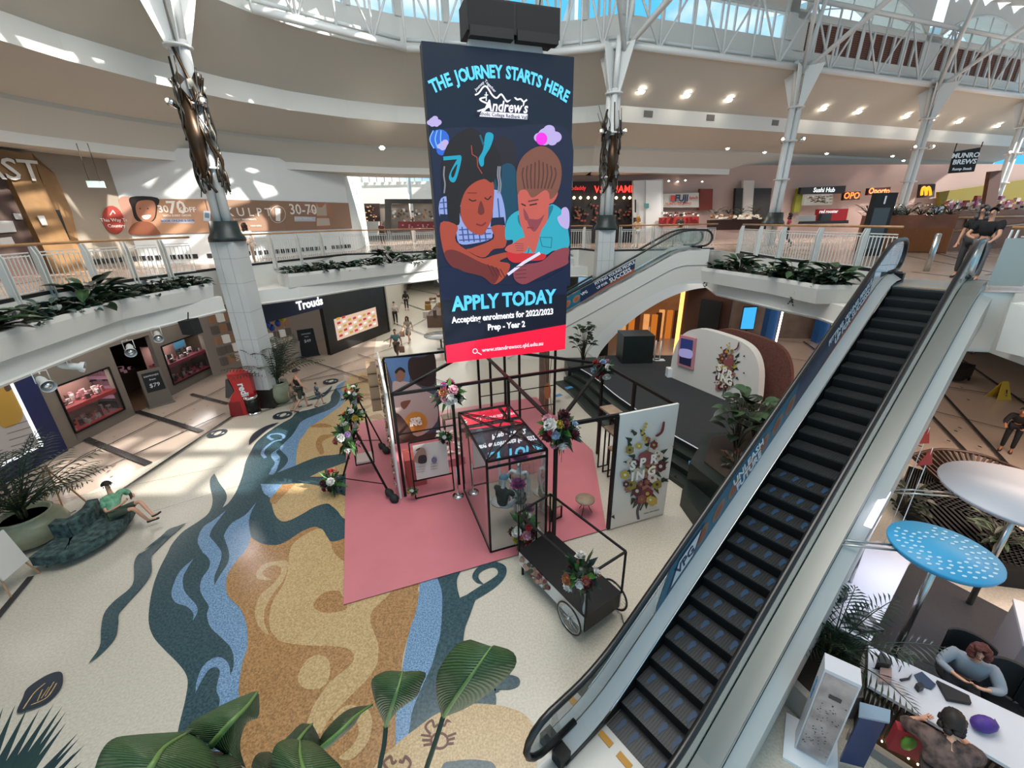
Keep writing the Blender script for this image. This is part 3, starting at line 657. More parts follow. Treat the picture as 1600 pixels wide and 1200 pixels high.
# cladding of the near escalator
def clad(F, pts_lo, x0, x1, t, name='cladding'):
    m = MB(); top = smoothline(-1.2, 11.0, .16, 40); bot = [(y, lo(y, z)) for (y, z), lo in [((y, z), pts_lo) for y, z in top]]
    for X in (x0, x1): m.strip([F(X, y, z) for y, z in top], [F(X, y, max(.0, b)) for y, b in bot])
    m.strip([F(x0, y, max(0, b)) for y, b in bot], [F(x1, y, max(0, b)) for y, b in bot]); return obj(name, m, mat('escalator_cladding', '#b3b3ae', .5), t)
clad(F1, lambda y, z: z-1.15, -.42, 1.42, e1)
m = MB(); tp = smoothline(.3, 11.0, -.12, 40)
m.strip([F1(1.43, y, z+.1) for y, z in tp], [F1(1.62, y, z-.02) for y, z in tp]); m.strip([F1(1.62, y, z-.02) for y, z in tp], [F1(1.62, y, max(z-.7, 0)) for y, z in tp]); m.strip([F1(1.62, y, max(z-.7, 0)) for y, z in tp], [F1(1.42, y, max(z-.8, 0)) for y, z in tp])
obj('side_casing', m, mat('escalator_cladding', '#b3b3ae', .5), e1)
for y in (2.2, 6.1, 9.4):
    m = MB(); z = zline(y); m.hexa([F1(1.18, y, z+.2), F1(1.22, y, z+.2), F1(1.62, y+.02, z+.14), F1(1.62, y, z+.12), F1(1.18, y, z+.9), F1(1.22, y, z+.9), F1(1.42, y+.02, z+.24), F1(1.42, y, z+.22)])
m = MB(); q = F1(-.1, -1.0, .02); 
F2 = Frame((8.6-9.8*math.cos(math.radians(-5)), 22.9-9.8*math.sin(math.radians(-5)), 0), math.radians(-5))
e2 = escalator(F2, 'far escalator behind the hanging screen, rising to the right over a white arch', feet=False)
# arched flank of the far escalator
def arch(yy):
    # underside: ground until ~y=6, then an arc up to the slab
    y = yy
    if y < 6.0: return 0.0
    t = min(1, (y-6.0)/5.6); return 3.9*math.sin(t*PI/2)**.75
m = MB(); top = smoothline(-1.2, 11.2, .16, 60)
for X, th in ((1.42, .0), (-.42, 0)):
    m.strip([F2(X, y, z) for y, z in top], [F2(X, y, min(z-.4, arch(y))) for y, z in top])
m.strip([F2(-.42, y, min(z-.4, arch(y))) for y, z in top], [F2(1.42, y, min(z-.4, arch(y))) for y, z in top])
obj('arched_cladding', m, WHITE, e2)
m = MB(); 
m.tube([F2(1.45, y, z-.75) for y, z in top[6:]], .02, 6); obj('trim_bead', m, DECK, e2)
m = MB(); lo_ = [(y, arch(y)) for y in [6.0+5.4*i/24 for i in range(25)]]
m.strip([F2(1.46, y-.0, z) for y, z in lo_], [F2(1.46, y-.55*(1-i/30), z+.42) for i, (y, z) in enumerate(lo_)]); m.strip([F2(1.46, y, z) for y, z in lo_], [F2(.9, y, z-.02) for y, z in lo_]); obj('arch_rim', m, WPAINT, e2)
# advertising strips on the glass
NAVY = M('#15274a', .4); TEALAD = M('#1d6480', .4); ORA = M('#a0553a', .5); WT = M('#e6e9ec', .4); CIR = M('#94725c', .5)
def banner(t, F, X, side, y0, y1, texts, far=False):
    n = Vector(F.x)*side; b = thing
    m = MB(); hb = lambda y: y*.5714
    def P(y, h, k=1): return F(X, y, hb(y)+h)+n*.004*k
    ym = y0+(y1-y0)*.55
    m.add([P(y0-.3, .24), P(ym, .24), P(ym, .90), P(y0, .90)], [(0, 1, 2, 3)], 0)
    m.add([P(ym, .24), P(y1, .24), P(y1, .90), P(ym, .90)], [(0, 1, 2, 3)], 1)
    m.add([P(y1-2.6, .24, 2), P(y1, .24, 2), P(y1, .45, 2)], [(0, 1, 2)], 2)
    for k in range(7 if not far else 6):
        y = ym-.2-k*.48
        m.poly([P(y+.19*math.cos(a), .55+.19*math.sin(a)+(.19*math.cos(a))*0, 2) for a in [2*PI*i/14 for i in range(14)]], 3)
        m.poly([P(y+.11*math.cos(a), .53+.12*math.sin(a), 3) for a in [2*PI*i/10 for i in range(10)]], 2)
    m.poly([P(y0+.0+.0, .3, 2), P(y0+.75, .3, 2), P(y0+.95, .82, 2), P(y0+.25, .82, 2)], 1); m.poly([P(y0+.1, .36, 3), P(y0+.7, .36, 3), P(y0+.85, .76, 3), P(y0+.25, .76, 3)], 4)
    bo = obj('advert_banner', m, [TEALAD, NAVY, ORA, CIR, WT], t)
    up_ = Vector((0, 0, 1)); d = (F.y + Vector((0, 0, .5714)))
    for st, y, h, s_, mt in texts:
        X_ = d.normalized()*(1 if side*0+1 else 1); 
        text(None, 'lettering', st, s_, P(y, h, 4), X_, up_ - X_*up_.dot(X_), mt, bo, bold=.02)
banner(e1, F1, -.225, 1, 1.7, 9.0, [('VPG', 2.15, .56, .3, NAVY), ('UNLEASH', 4.0, .70, .26, WT), ('FUTURE', 4.1, .42, .26, WT), ('FITTING YOUNG PEOPLE', 7.9, .74, .2, WT), ('UP FOR SUCCESS', 8.1, .5, .24, WT)])
banner(e2, F2, 1.135, 1, 1.7, 7.7, [('VPG', 5.2, .62, .2, WT), ('FITTING YOUNG PEOPLE', 6.7, .78, .2, WT), ('UP FOR', 6.1, .5, .18, WT), ('SUCCESS', 7.0, .5, .3, WT)], True)
banner(e2, F2, -.225, 1, 1.7, 7.7, [('FITTING YOUNG PEOPLE', 6.7, .78, .2, WT), ('SUCCESS', 7.0, .5, .3, WT)], True)
# ================================================================== HANGING SCREEN
LP = [onpl(660, 63, (-2.13, 12, 0), (0, 1, 0))]
PA = up(697, 566, -1.93, 11.6); PB_ = up(883, 547, 1.75, 12.8)
nrm = Vector((PB_.y-PA.y, -(PB_.x-PA.x), 0)).normalized()
if nrm.y > 0: nrm = -nrm
P0 = Vector((PA.x, PA.y, 0))
c00 = onpl(697, 566, P0, nrm); c10 = onpl(883, 547, P0, nrm); c01 = onpl(660, 63, P0, nrm); c11 = onpl(897, 90, P0, nrm)
xl = (Vector((c00.x, c00.y, 0))+Vector((c01.x, c01.y, 0)))/2; xr = (Vector((c10.x, c10.y, 0))+Vector((c11.x, c11.y, 0)))/2
zb = (c00.z+c10.z)/2; zt = (c01.z+c11.z)/2
LT = thing('hanging_screen', 'tall hanging video screen of two children reading, with the words APPLY TODAY', 'screen', (xl+xr)/2+Vector((0, 0, zb)))
m = MB(); back = -nrm*.35
bx_ = [v3(xl, zb), v3(xr, zb), v3(xr, zb)+back, v3(xl, zb)+back, v3(xl, zt), v3(xr, zt), v3(xr, zt)+back, v3(xl, zt)+back]
m.hexa(bx_); obj('housing', m, M('#2a2c2e', .5), LT)
LXd = (xr-xl).normalized(); WD = (xr-xl).length; HT = zt-zb
def lp(u, v, k=0): return v3(xl, zb)+LXd*(u*WD)+Vector((0, 0, v*HT))+nrm*(.006+.002*k)
m = MB(); m.add([lp(.0, .0), lp(1, 0), lp(1, 1), lp(0, 1)], [(0, 1, 2, 3)]); obj('display', m, mat('screen_navy', '#161a2c', .35, emit=.8), LT)
m = MB(); m.add([lp(0, 0, 1), lp(1, 0, 1), lp(1, .105, 1), lp(0, .07, 1)], [(0, 1, 2, 3)]); obj('web_address_strip', m, EM('#f2173c', 1.2), LT)
def E6(x, y, *c): return (640+x/4.2857, 50+y/4.2857)+c
def E7(x, y, *c): return (640+x/4.2857, 310+y/4.2857)+c
s = Sheet(v3(xl, 0)+nrm*.008, nrm)
SK1 = EM('#a8452f', .9); SK1D = EM('#6e2a26', .9); SK2_ = EM('#c25a4e', .9); SK2D = EM('#8a3f48', .9); HR1 = EM('#1d1413', .9); HR2 = EM('#7a4b3a', .9); HR2D = EM('#51302a', .9); CY = EM('#2fa5bb', .9); CYD = EM('#1d6f86', .9); RIB = EM('#1795b3', 1); LIL = EM('#b3a3d6', 1); BLU = EM('#2b62c8', 1); MAG = EM('#e02bd0', 1.1); NV = EM('#141c3a', .9); PLD = EM('#8fa0d8', .9); PLD2 = EM('#3b4a86', .9); NOTE = EM('#c8282e', .9); DKB = EM('#0f1428', .9); SKY_ = EM('#24305e', .9)
s.poly([E6(*p) for p in ((150, 700), (300, 640), (600, 640), (900, 620), (1085, 700), (1080, 1200, 1), (1075, 1700, 1), (200, 1700, 1), (160, 1000))], EM('#171d38', .9))
s.poly([E6(*p) for p in ((560, 760), (620, 700), (700, 740), (720, 900), (700, 1080), (600, 1050))], EM('#231a24', .9))
s.poly([E6(*p) for p in ((610, 900), (700, 900), (740, 1100), (700, 1250), (600, 1250), (560, 1050))], EM('#15435a', .9))
def cloud(cx, cy, r, m):
    for dx, dy, k in ((0, 0, 1), (-.8, .2, .6), (.8, .15, .7), (.2, -.6, .6), (-.3, .5, .6), (.5, .6, .5)): s.ell(cx+dx*r, cy+dy*r, r*k, r*k*.85, m)
cloud(678, 190, 8, LIL); cloud(855, 212, 15, LIL); s.ell(687, 218, 15, 16, BLU); s.ell(690, 235, 8, 8, BLU); cloud(694, 227, 8, LIL); s.ell(846, 217, 9, 10, MAG)
for dx in (-9, -3, 3): s.line([(686+dx, 204), (684+dx*1.4, 218), (687+dx, 232)], 1.6, EM('#7fb2f0', 1), True)
# girl
s.poly([E7(*p) for p in ((210, 0), (330, -20), (560, -60), (620, 0), (640, 180), (560, 230), (545, 270), (440, 300), (330, 300), (300, 180), (205, 130))], PLD)
for x in (225, 255, 350, 385, 420, 460, 500, 590): s.line([E7(x, 0 if x < 300 or x > 560 else 190), E7(x+12, 140 if x < 300 or x > 560 else 290)], 2.0, PLD2, False)
for y in (20, 60, 200, 235, 270): s.line([E7(200 if y < 100 else 330, y+10), E7(300 if y < 100 else 545, y)], 1.8, PLD2, False)
s.poly([E7(*p) for p in ((202, 105), (310, 110), (318, 185), (203, 165))], NV, False); s.poly([E7(*p) for p in ((545, 130), (630, 125), (640, 180), (540, 190))], NV, False)
s.poly([E7(*p) for p in ((330, 50), (400, 120), (480, 125), (545, 50), (545, 150), (430, 210), (350, 140))], EM('#221c30', .9))
s.poly([E6(*p) for p in ((340, 1180), (350, 1080), (400, 1010), (500, 960), (560, 1010), (560, 1150), (545, 1260), (500, 1345), (470, 1360), (400, 1330), (350, 1260))], SK1)
s.poly([E6(*p) for p in ((215, 870), (270, 730), (380, 650), (450, 660), (560, 760), (610, 850), (610, 1020), (590, 1040), (575, 980), (545, 1010), (500, 985), (430, 1010), (370, 1070), (335, 1180), (330, 1290), (260, 1260), (245, 1100), (220, 1060))], HR1)
s.line([E6(412, 760), E6(418, 820), E6(450, 840), E6(455, 900), E6(485, 950)], 1.3, SK1, False)
s.line([E6(225, 848), E6(340, 838)], 6, RIB, False); s.poly([E6(*p) for p in ((335, 830), (345, 860), (310, 990), (280, 1005), (262, 970), (290, 900))], RIB); s.poly([E6(*p) for p in ((318, 885), (300, 960), (282, 975), (280, 940))], HR1)
s.poly([E6(*p) for p in ((510, 680), (560, 690), (540, 770), (500, 840), (495, 890), (475, 900), (460, 850), (490, 790))], RIB); s.line([E6(470, 690), E6(495, 760)], 3, EM('#125a70', 1), False)
for x in (232, 592, 605): s.line([E6(x, 900), E6(x-4, 960), E6(x+4, 1020), E6(x-2, 1080)], 2.2, EM('#8a8a96', .8)); 
for (a, b, c, d) in ((395, 1118, 445, 1125), (500, 1108, 545, 1098)): s.line([E6(a, b), E6((a+c)/2, b+14), E6(c, d)], 1.8, HR1)
s.line([E6(385, 1078), E6(450, 1078)], 1.5, SK1D, False); s.poly([E6(*p) for p in ((475, 1130), (500, 1200), (480, 1225), (455, 1205))], SK1D); s.line([E6(445, 1285), E6(480, 1295), E6(510, 1275)], 2.4, EM('#7e2428', .9))
s.poly([E7(*p) for p in ((205, 165), (320, 185), (310, 290), (480, 395), (560, 340), (640, 320), (640, 190), (545, 190), (560, 270), (420, 330), (380, 345), (480, 400), (560, 380), (650, 360), (665, 385), (600, 420), (670, 440), (640, 520), (560, 575), (480, 500), (300, 450), (230, 370))], SK1)
s.poly([E7(*p) for p in ((230, 370), (300, 345), (480, 430), (600, 480), (560, 575), (480, 520), (300, 470))], SK1D)
# boy
s.poly([E7(*p) for p in ((640, 270), (650, 150), (730, 80), (900, 60), (960, 40), (1030, 100), (1062, 230), (1060, 330), (960, 350), (900, 380), (740, 390), (680, 340), (690, 280))], CY)
s.poly([E7(*p) for p in ((730, 170), (790, 240), (830, 250), (900, 180), (960, 60), (920, 60), (840, 150), (770, 150), (725, 110))], CYD); s.line([E7(830, 250), E7(800, 320), E7(790, 370)], 1.5, CYD, False); s.line([E7(870, 260), E7(950, 262), E7(945, 330), E7(885, 320), E7(870, 260)], 1.2, CYD, False)
s.poly([E6(*p) for p in ((722, 1060), (760, 1090), (900, 1100), (960, 1050), (990, 1080), (960, 1140), (930, 1160), (920, 1260), (880, 1330), (860, 1400), (830, 1480), (780, 1410), (760, 1340), (735, 1260))], SK2_)
s.poly([E7(*p) for p in ((790, 140), (860, 140), (900, 110), (840, 220), (800, 190))], SK2D)
s.poly([E6(*p) for p in ((728, 1000), (1000, 1000), (975, 1120), (735, 1120))], SK2_, False)
s.poly([E6(*p) for p in ((720, 1080), (715, 930), (760, 830), (850, 770), (930, 780), (1000, 860), (1015, 960), (990, 1070), (940, 1120), (930, 1080), (900, 1060), (820, 1110), (780, 1060), (740, 1060))], HR2)
for k in range(9): s.line([E6(760+k*26, 860+abs(k-4)*12), E6(752+k*28, 960), E6(768+k*22, 1050)], 2.2, HR2D)
s.line([E6(745, 1150), E6(775, 1165)], 2, HR1, False); s.line([E6(800, 1160), E6(850, 1150)], 2, HR1, False); s.line([E6(790, 1135), E6(860, 1122)], 2, HR2D, False); s.poly([E6(*p) for p in ((760, 1180), (768, 1250), (790, 1265), (795, 1240))], SK2D); s.line([E6(785, 1310), E6(830, 1310)], 2.2, EM('#8a2f38', .9), False)
s.poly([E7(*p) for p in ((660, 350), (760, 365), (900, 370), (890, 410), (780, 420), (700, 430), (655, 400))], NOTE)
s.poly([E7(*p) for p in ((970, 350), (1060, 330), (1058, 400), (1050, 440), (940, 490), (840, 540), (760, 575), (700, 540), (700, 470), (780, 440), (880, 420))], SK2D)
s.poly([E7(*p) for p in ((690, 300), (760, 260), (790, 300), (780, 350), (720, 370), (640, 350), (650, 320))], SK2_); s.line([E7(655, 510), E7(760, 430), E7(870, 365)], 4.5, EM('#d8d4ea', 1), False)
for k in range(4): s.line([E7(700+k*4, 300+k*16), E7(760, 305+k*14)], 1, SK2D, False); s.line([E7(705, 460+k*24), E7(780, 450+k*26)], 1.2, EM('#5d2b3a', .9), False); s.line([E7(520+k*28, 440+k*10), E7(560+k*26, 520+k*4)], 1.2, EM('#4e1f22', .9), False)
s.poly([E7(*p) for p in ((985, 130), (1010, 110), (1015, 70), (1045, 60), (1065, 100), (1060, 200), (1010, 185))], LIL)
s.poly([E7(*p) for p in ((200, 480), (320, 470), (480, 560), (700, 580), (900, 540), (1050, 470), (1045, 640, 1), (215, 680, 1))], EM('#141c3c', .9))
# school crest
ww = EM('#e8e6f2', 1.1)
s.line([E6(*p) for p in ((435, 425), (460, 412), (490, 372), (515, 372), (550, 425), (580, 445), (610, 420), (640, 460), (655, 468), (690, 435), (715, 455), (740, 452), (760, 470), (782, 455))], 2.6, ww)
s.line([E6(*p) for p in ((505, 440), (470, 450), (480, 465), (520, 485), (515, 510), (450, 535))], 2.6, ww); s.line([E6(*p) for p in ((470, 565), (490, 530), (528, 500))], 3, ww); s.line([E6(510, 405), E6(510, 465)], 1.6, ww, False); s.line([E6(498, 425), E6(522, 425)], 1.6, ww, False)
s.poly([E6(*p) for p in ((480, 533), (786, 552), (784, 588), (465, 568))], ww, False)
s.done('school_advert_picture', LT)
def ltext(name, st, x, y, size, m_, rot=0, **k):
    P = onpl(x, y, v3(xl, 0)+nrm*.07, nrm); X = LXd*math.cos(rot)+Vector((0, 0, 1))*math.sin(rot); Y = Vector((0, 0, 1))*math.cos(rot)-LXd*math.sin(rot)
    return text(None, name, st, size, P, X, Y, m_, LT, **k)
CT = EM('#58c3e6', 1.2)
head = 'THE JOURNEY STARTS HERE'; hw = [{' ': .5, 'J': .62, 'O': 1.15, 'N': 1.12, 'U': 1.1, 'H': 1.08, 'A': 1.05, 'Y': 1.0}.get(ch, .92) for ch in head]; hu = [(sum(hw[:i])+hw[i]/2-hw[0]/2)/(sum(hw)-hw[0]/2-hw[-1]/2) for i in range(len(head))]
for i, ch in enumerate(head):
    if ch == ' ': continue
    u_ = .055+.89*hu[i]; v_ = .895+.052*(1-((u_-.5)/.45)**2)-.008; P = lp(u_, v_, 8); sl_ = -.052*2*((u_-.5)/.45)/.45*HT/WD
    a = math.atan(sl_); X = LXd*math.cos(a)+Vector((0, 0, 1))*math.sin(a); Y = Vector((0, 0, 1))*math.cos(a)-LXd*math.sin(a)
    text(None, 'letter', ch, .36, P, X, Y, CT, LT, bold=.035, wide=.8)
ltext('lettering', "Andrew's", *E6(645, 503), .33, ww, bold=.02, shear=.25, wide=.9)
ltext('lettering', 'Catholic College Redbank Valley', *E6(632, 560), .11, NV, -.02, bold=.01)
ltext('lettering', 'Journey', *E6(468, 362), .09, ww, .7); ltext('lettering', 'Together', *E6(540, 362), .09, ww, -.7)
ltext('lettering', 'APPLY TODAY', *E7(643, 685), .56, CT, bold=.035, wide=.86)
ltext('lettering', 'Accepting enrolments for 2022/2023', *E7(636, 787), .25, EM('#f2f2f8', 1.2), bold=.03, wide=.84)
ltext('lettering', 'Prep - Year 2', *E7(650, 854), .25, EM('#f2f2f8', 1.2), bold=.03, wide=.86)
text(None, 'lettering', 'www.standrewscc.qld.edu.au', .17, lp(.54, .036, 6), LXd, (0, 0, 1), EM('#ffd9e2', 1.2), LT, bold=.02)
m = MB(); m.tube([lp(.225, .036, 5)+LXd*.07*math.cos(a)+Vector((0, 0, .07*math.sin(a))) for a in [2*PI*i/14 for i in range(14)]], .012, 5, closed=True); m.tube([lp(.245, .029, 5), lp(.275, .019, 5)], .014, 5); obj('magnifier_icon', m, EM('#ffd9e2', 1.2), LT)
for k, u_ in enumerate((.42, .72)):
    t = thing('loudspeaker', ['black loudspeaker above the hanging screen, the left one of the pair', 'black loudspeaker above the hanging screen, the right one of the pair'][k], 'loudspeaker', lp(u_, 1.0)+Vector((0, 0, .05)), group='loudspeakers above the screen')
    m = MB(); c = lp(u_, 1)-nrm*.18+Vector((0, 0, .55)); m.box(c, (1.15, .75, .62), math.atan2(LXd.y, LXd.x)); m.box(c+nrm*.3-Vector((0, 0, .32)), (1.05, .25, .2), math.atan2(LXd.y, LXd.x)); obj('cabinet', m, BLACKM, t)
    m = MB(); m.add([c+LXd*a*.54+nrm*.39+Vector((0, 0, b*.27)) for a, b in ((-1, -1), (1, -1), (1, 1), (-1, 1))], [(0, 1, 2, 3)]); obj('grille', m, M('#1d1d1f', .9), t)
t = thing('suspension_rig', 'grey bracket and wires carrying the hanging screen and its speakers', 'bracket', lp(.5, 1))
m = MB(); m.hexa([lp(.28, 1), lp(.78, 1), lp(.78, 1)-nrm*.3, lp(.28, 1)-nrm*.3]+[lp(.3, 1)+Vector((0, 0, .22)), lp(.76, 1)+Vector((0, 0, .22)), lp(.76, 1)-nrm*.3+Vector((0, 0, .22)), lp(.3, 1)-nrm*.3+Vector((0, 0, .22))]); obj('bracket', m, M('#9fa2a2', .5), t)
for u_ in (.3, .76):
    m = MB(); m.tube([lp(u_, 1)+Vector((0, 0, .1))-nrm*.1, lp(u_, 1)+Vector((0, 0, .9))-nrm*.1, lp(.5+(u_-.5)*1.8, 1)+Vector((0, 0, 7.3))-nrm*.1], .02, 5); obj('wire', m, BLACKM, t)
# ================================================================== reusable builders: people, flowers, plants, lamps
def skinned(name, verts, edges, radii, m, parent, sub=1, root=0):
    me = bpy.data.meshes.new(name); me.from_pydata([tuple(v) for v in verts], edges, []); o = bpy.data.objects.new('tmp', me); COL.objects.link(o)
    md = o.modifiers.new('s', 'SKIN'); md.use_smooth_shade = True; md.branch_smoothing = .6
    lay = me.skin_vertices[0].data
    for i, r in enumerate(radii):
        lay[i].radius = r if isinstance(r, tuple) else (r, r)
        lay[i].use_root = (i == root)
    sb = o.modifiers.new('u', 'SUBSURF'); sb.levels = sub; sb.render_levels = sub
    dg = bpy.context.evaluated_depsgraph_get(); r = bpy.data.meshes.new_from_object(o.evaluated_get(dg)); bpy.data.objects.remove(o)
    inv = wmat(parent).inverted()
    for v in r.vertices: v.co = inv @ v.co
    r.materials.clear(); r.materials.append(m); r.name = name
    for p in r.polygons: p.use_smooth = True
    c = bpy.data.objects.new(name, r); link(c, parent); return c
STAND = dict(pel=(0, 0, .95), ch=(0, .01, 1.25), nb=(0, 0, 1.44), hb=(0, .015, 1.52), hd=(0, .03, 1.62), ht=(0, .01, 1.70),
             sl=(-.18, 0, 1.40), sr=(.18, 0, 1.40), el=(-.24, .0, 1.12), er=(.24, .0, 1.12), wl=(-.25, .08, .88), wr=(.25, .08, .88), fl=(-.25, .12, .80), fr=(.25, .12, .80),
             pl=(-.10, 0, .92), pr=(.10, 0, .92), kl=(-.11, .03, .50), kr=(.11, .03, .50), al=(-.11, -.02, .09), ar=(.11, -.02, .09), tl=(-.12, .14, .03), tr=(.12, .14, .03))
def figure(label, P, yaw, pose=None, sc=1.0, skin=SKIN, shirt=None, sleeve=.55, pants=None, leg=.5, shoes='#222222', hair='#2a1d16', hairstyle='short', cap=None, stout=1.0, skirt=None, pattern=None, glasses=False, cat='person', group=None):
    t = thing('person', label, cat, P, group=group)
    J = dict(STAND); J.update(pose or {}); c, s_ = math.cos(yaw), math.sin(yaw); P = Vector(P)
    def w(q): x, y, z = q; return P + Vector((x*c-y*s_, x*s_+y*c, z))*sc
    def lerp(a, b, k): return tuple(a[i]+(b[i]-a[i])*k for i in range(3))
    V = []; E_ = []; R = []
    def n(q, r, p=None):
        V.append(w(q)); R.append(r*sc if not isinstance(r, tuple) else (r[0]*sc, r[1]*sc)); i = len(V)-1
        if p is not None: E_.append((p, i))
        return i
    st = stout
    ks = .75 if shirt else 1; kp = .8 if (pants or skirt) else 1
    a = n(J['pel'], (.125*st*ks, .10*st*ks)); b = n(J['ch'], (.135*st*ks, .105*st*ks), a); nb = n(J['nb'], .06, b); hb = n(J['hb'], .05, nb); hd = n(J['hd'], (.078, .09), hb); ht = n(J['ht'], .06, hd)
    hdv = (Vector(J['ht'])-Vector(J['hb'])).normalized()
    fwd = Vector(J.get('face', (0, 1, 0))); fwd = (fwd - hdv*fwd.dot(hdv)).normalized(); sdv = fwd.cross(hdv)
    hc = Vector(J['hd'])
    for sd, x in (('l', -1), ('r', 1)):
        sh = n(J['s'+sd], .062*st*ks, b); e = n(J['e'+sd], .043*st, sh); wr = n(J['w'+sd], .028, e); ha = n(J['f'+sd], (.035, .02), wr)
        H = Vector(J['f'+sd]); d = (H-Vector(J['w'+sd])); d = d.normalized() if d.length > 1e-4 else Vector((0, 0, -1)); side = d.orthogonal().normalized() if abs(d.x) > .9 else (Vector((1, 0, 0))-d*d.x).normalized()
        bend = d.cross(side)*-.012
        for k, L in ((-1.5, .055), (-.5, .068), (.5, .072), (1.5, .062)):
            f1 = n(tuple(H+side*k*.017+d*L*.55+bend), .0085, ha); f2 = n(tuple(H+side*k*.018+d*L*1.1+bend*3), .007, f1)
        n(tuple(Vector(J['w'+sd])*.45+H*.55 - side*x*.05+d*.02), .010, wr)
        hp = n(J['p'+sd], .085*st*kp, a); kn = n(J['k'+sd], .055*st, hp); cf = n(lerp(J['k'+sd], J['a'+sd], .35), .05*st, kn); an = n(J['a'+sd], .034, cf); n(J['t'+sd], (.035, .025), an)
    n(tuple(hc+fwd*.105-hdv*.015), .014, hd)
    skinned('body', V, E_, R, skin, t, 1, 0)
    # face
    fm = MB()
    for x in (-.032, .032): fm.ball(w(tuple(hc+fwd*.083+hdv*.012+sdv*x)), .009*sc, 6)
    obj('eyes', fm, M('#1a1412', .3), t)
    fm = MB(); fm.beam(w(tuple(hc+fwd*.083-hdv*.048-sdv*.022)), w(tuple(hc+fwd*.083-hdv*.048+sdv*.022)), .012*sc, .008*sc); obj('mouth', fm, M('#8a4a42', .5), t)
    fm = MB()
    for x in (-.082, .082): fm.ball(w(tuple(hc+sdv*x-hdv*.005)), (.014*sc, .014*sc, .026*sc), 6)
    obj('ears', fm, skin, t)
    if glasses:
        fm = MB()
        for x in (-.034, .034): fm.tube([w(tuple(hc+fwd*.096+hdv*.012+sdv*(x+.026*math.cos(q))+hdv*.02*math.sin(q))) for q in [2*PI*i/10 for i in range(10)]], .003*sc, 4, closed=True)
        obj('glasses', fm, BLACK, t)
    # hair: scalp shell behind a face plane
    hm = MB(); base = []; nn = 14; rows = 8
    drop = {'short': .25, 'bob': -.55, 'long': -.9, 'curly': -.3}[hairstyle]; rad = {'short': .108, 'bob': .125, 'long': .12, 'curly': .135}[hairstyle]
    vs = []; fs = []
    for i in range(rows+1):
        tt = i/rows
        for j in range(nn):
            aa = 2*PI*j/nn; fr = math.cos(aa)      # 1 = front
            lim = .62 if fr > .35 else (PI*.5-drop*1.0)
            th = tt*(lim if fr > .35 else min(2.4, 1.75-drop)); rr = rad*(1+.06*math.sin(5*aa+i))
            vs.append(w(tuple(hc+hdv*.018+hdv*rr*math.cos(th)*(1.02)+(fwd*(fr*.98)+sdv*math.sin(aa)*.86)*rr*math.sin(th)*1.0-fwd*.012)))
    for i in range(rows):
        for j in range(nn): fs.append((i*nn+j, i*nn+(j+1) % nn, (i+1)*nn+(j+1) % nn, (i+1)*nn+j))
    hm.add(vs, fs, 0, True)
    if hairstyle != 'short':
        for i in range(22):
            aa = .9+i*2.4 % (2*PI-1.8); lo = {'curly': -.10, 'bob': -.1, 'long': -.2}[hairstyle]; zz = .10+(lo-.10)*((i*7) % 22)/21
            hm.ball(w(tuple(hc+hdv*zz+(fwd*math.cos(aa)+sdv*math.sin(aa))*.085*(1 if zz < .05 else .6))), .05*sc, 7)
    ho = obj('hair', hm, M(hair, .6), t)
    if cap:
        cm = MB(); vs = []; fs = []
        for i in range(6):
            th = .3*i
            for j in range(12):
                aa = 2*PI*j/12; vs.append(w(tuple(hc+hdv*(.03+.118*math.cos(th))+(fwd*math.cos(aa)+sdv*math.sin(aa)*.9)*.122*math.sin(th))))
        for i in range(5):
            for j in range(12): fs.append((i*12+j, i*12+(j+1) % 12, (i+1)*12+(j+1) % 12, (i+1)*12+j))
        cm.add(vs, fs, 0, True)
        cm.slab([w(tuple(hc+hdv*.035+fwd*(.10+.10*math.sin(q))+sdv*.085*math.cos(q))) for q in [PI*i/6 for i in range(7)]], hdv*.01*sc)
        obj('cap', cm, M(cap, .7), t)
    def cloth(nm, nodes, edges, col, pat=None):
        m_ = col if not isinstance(col, str) else (mat('cloth_%s_%s' % (nm, col.strip('#')), col, .85, color2=pat, scale=9, detail=4) if pat else M(col, .85))
        return skinned(nm, [w(q) for q, r in nodes], edges, [(r*sc if not isinstance(r, tuple) else (r[0]*sc, r[1]*sc)) for q, r in nodes], m_, t, 1, 0)
    if shirt:
        nodes = [(J['pel'], (.15*st+.01, .125*st+.01)), (J['ch'], (.16*st+.015, .13*st+.02)), (lerp(J['ch'], J['nb'], .8), .095*st)]; ed = [(0, 1), (1, 2)]
        for sd in 'lr':
            k = len(nodes); nodes += [(J['s'+sd], .085*st+.012)]; ed += [(1, k)]
            if sleeve > 0:
                if sleeve <= 1: nodes += [(lerp(J['s'+sd], J['e'+sd], sleeve), .066*st+.006)]; ed += [(k, k+1)]
                else: nodes += [(J['e'+sd], .06*st+.006), (lerp(J['e'+sd], J['w'+sd], sleeve-1), .045)]; ed += [(k, k+1), (k+1, k+2)]
        cloth('shirt', nodes, ed, shirt, pattern)
    if pants:
        nodes = [(J['pel'], (.14*st, .115*st))]; ed = []
        for sd in 'lr':
            k = len(nodes); nodes += [(J['p'+sd], .10*st)]; ed += [(0, k)]
            if leg <= 1: nodes += [(lerp(J['p'+sd], J['k'+sd], leg), .078*st)]; ed += [(k, k+1)]
            else: nodes += [(J['k'+sd], .07*st), (lerp(J['k'+sd], J['a'+sd], leg-1), .055)]; ed += [(k, k+1), (k+1, k+2)]
        cloth('trousers' if leg > 1 else 'shorts', nodes, ed, pants)
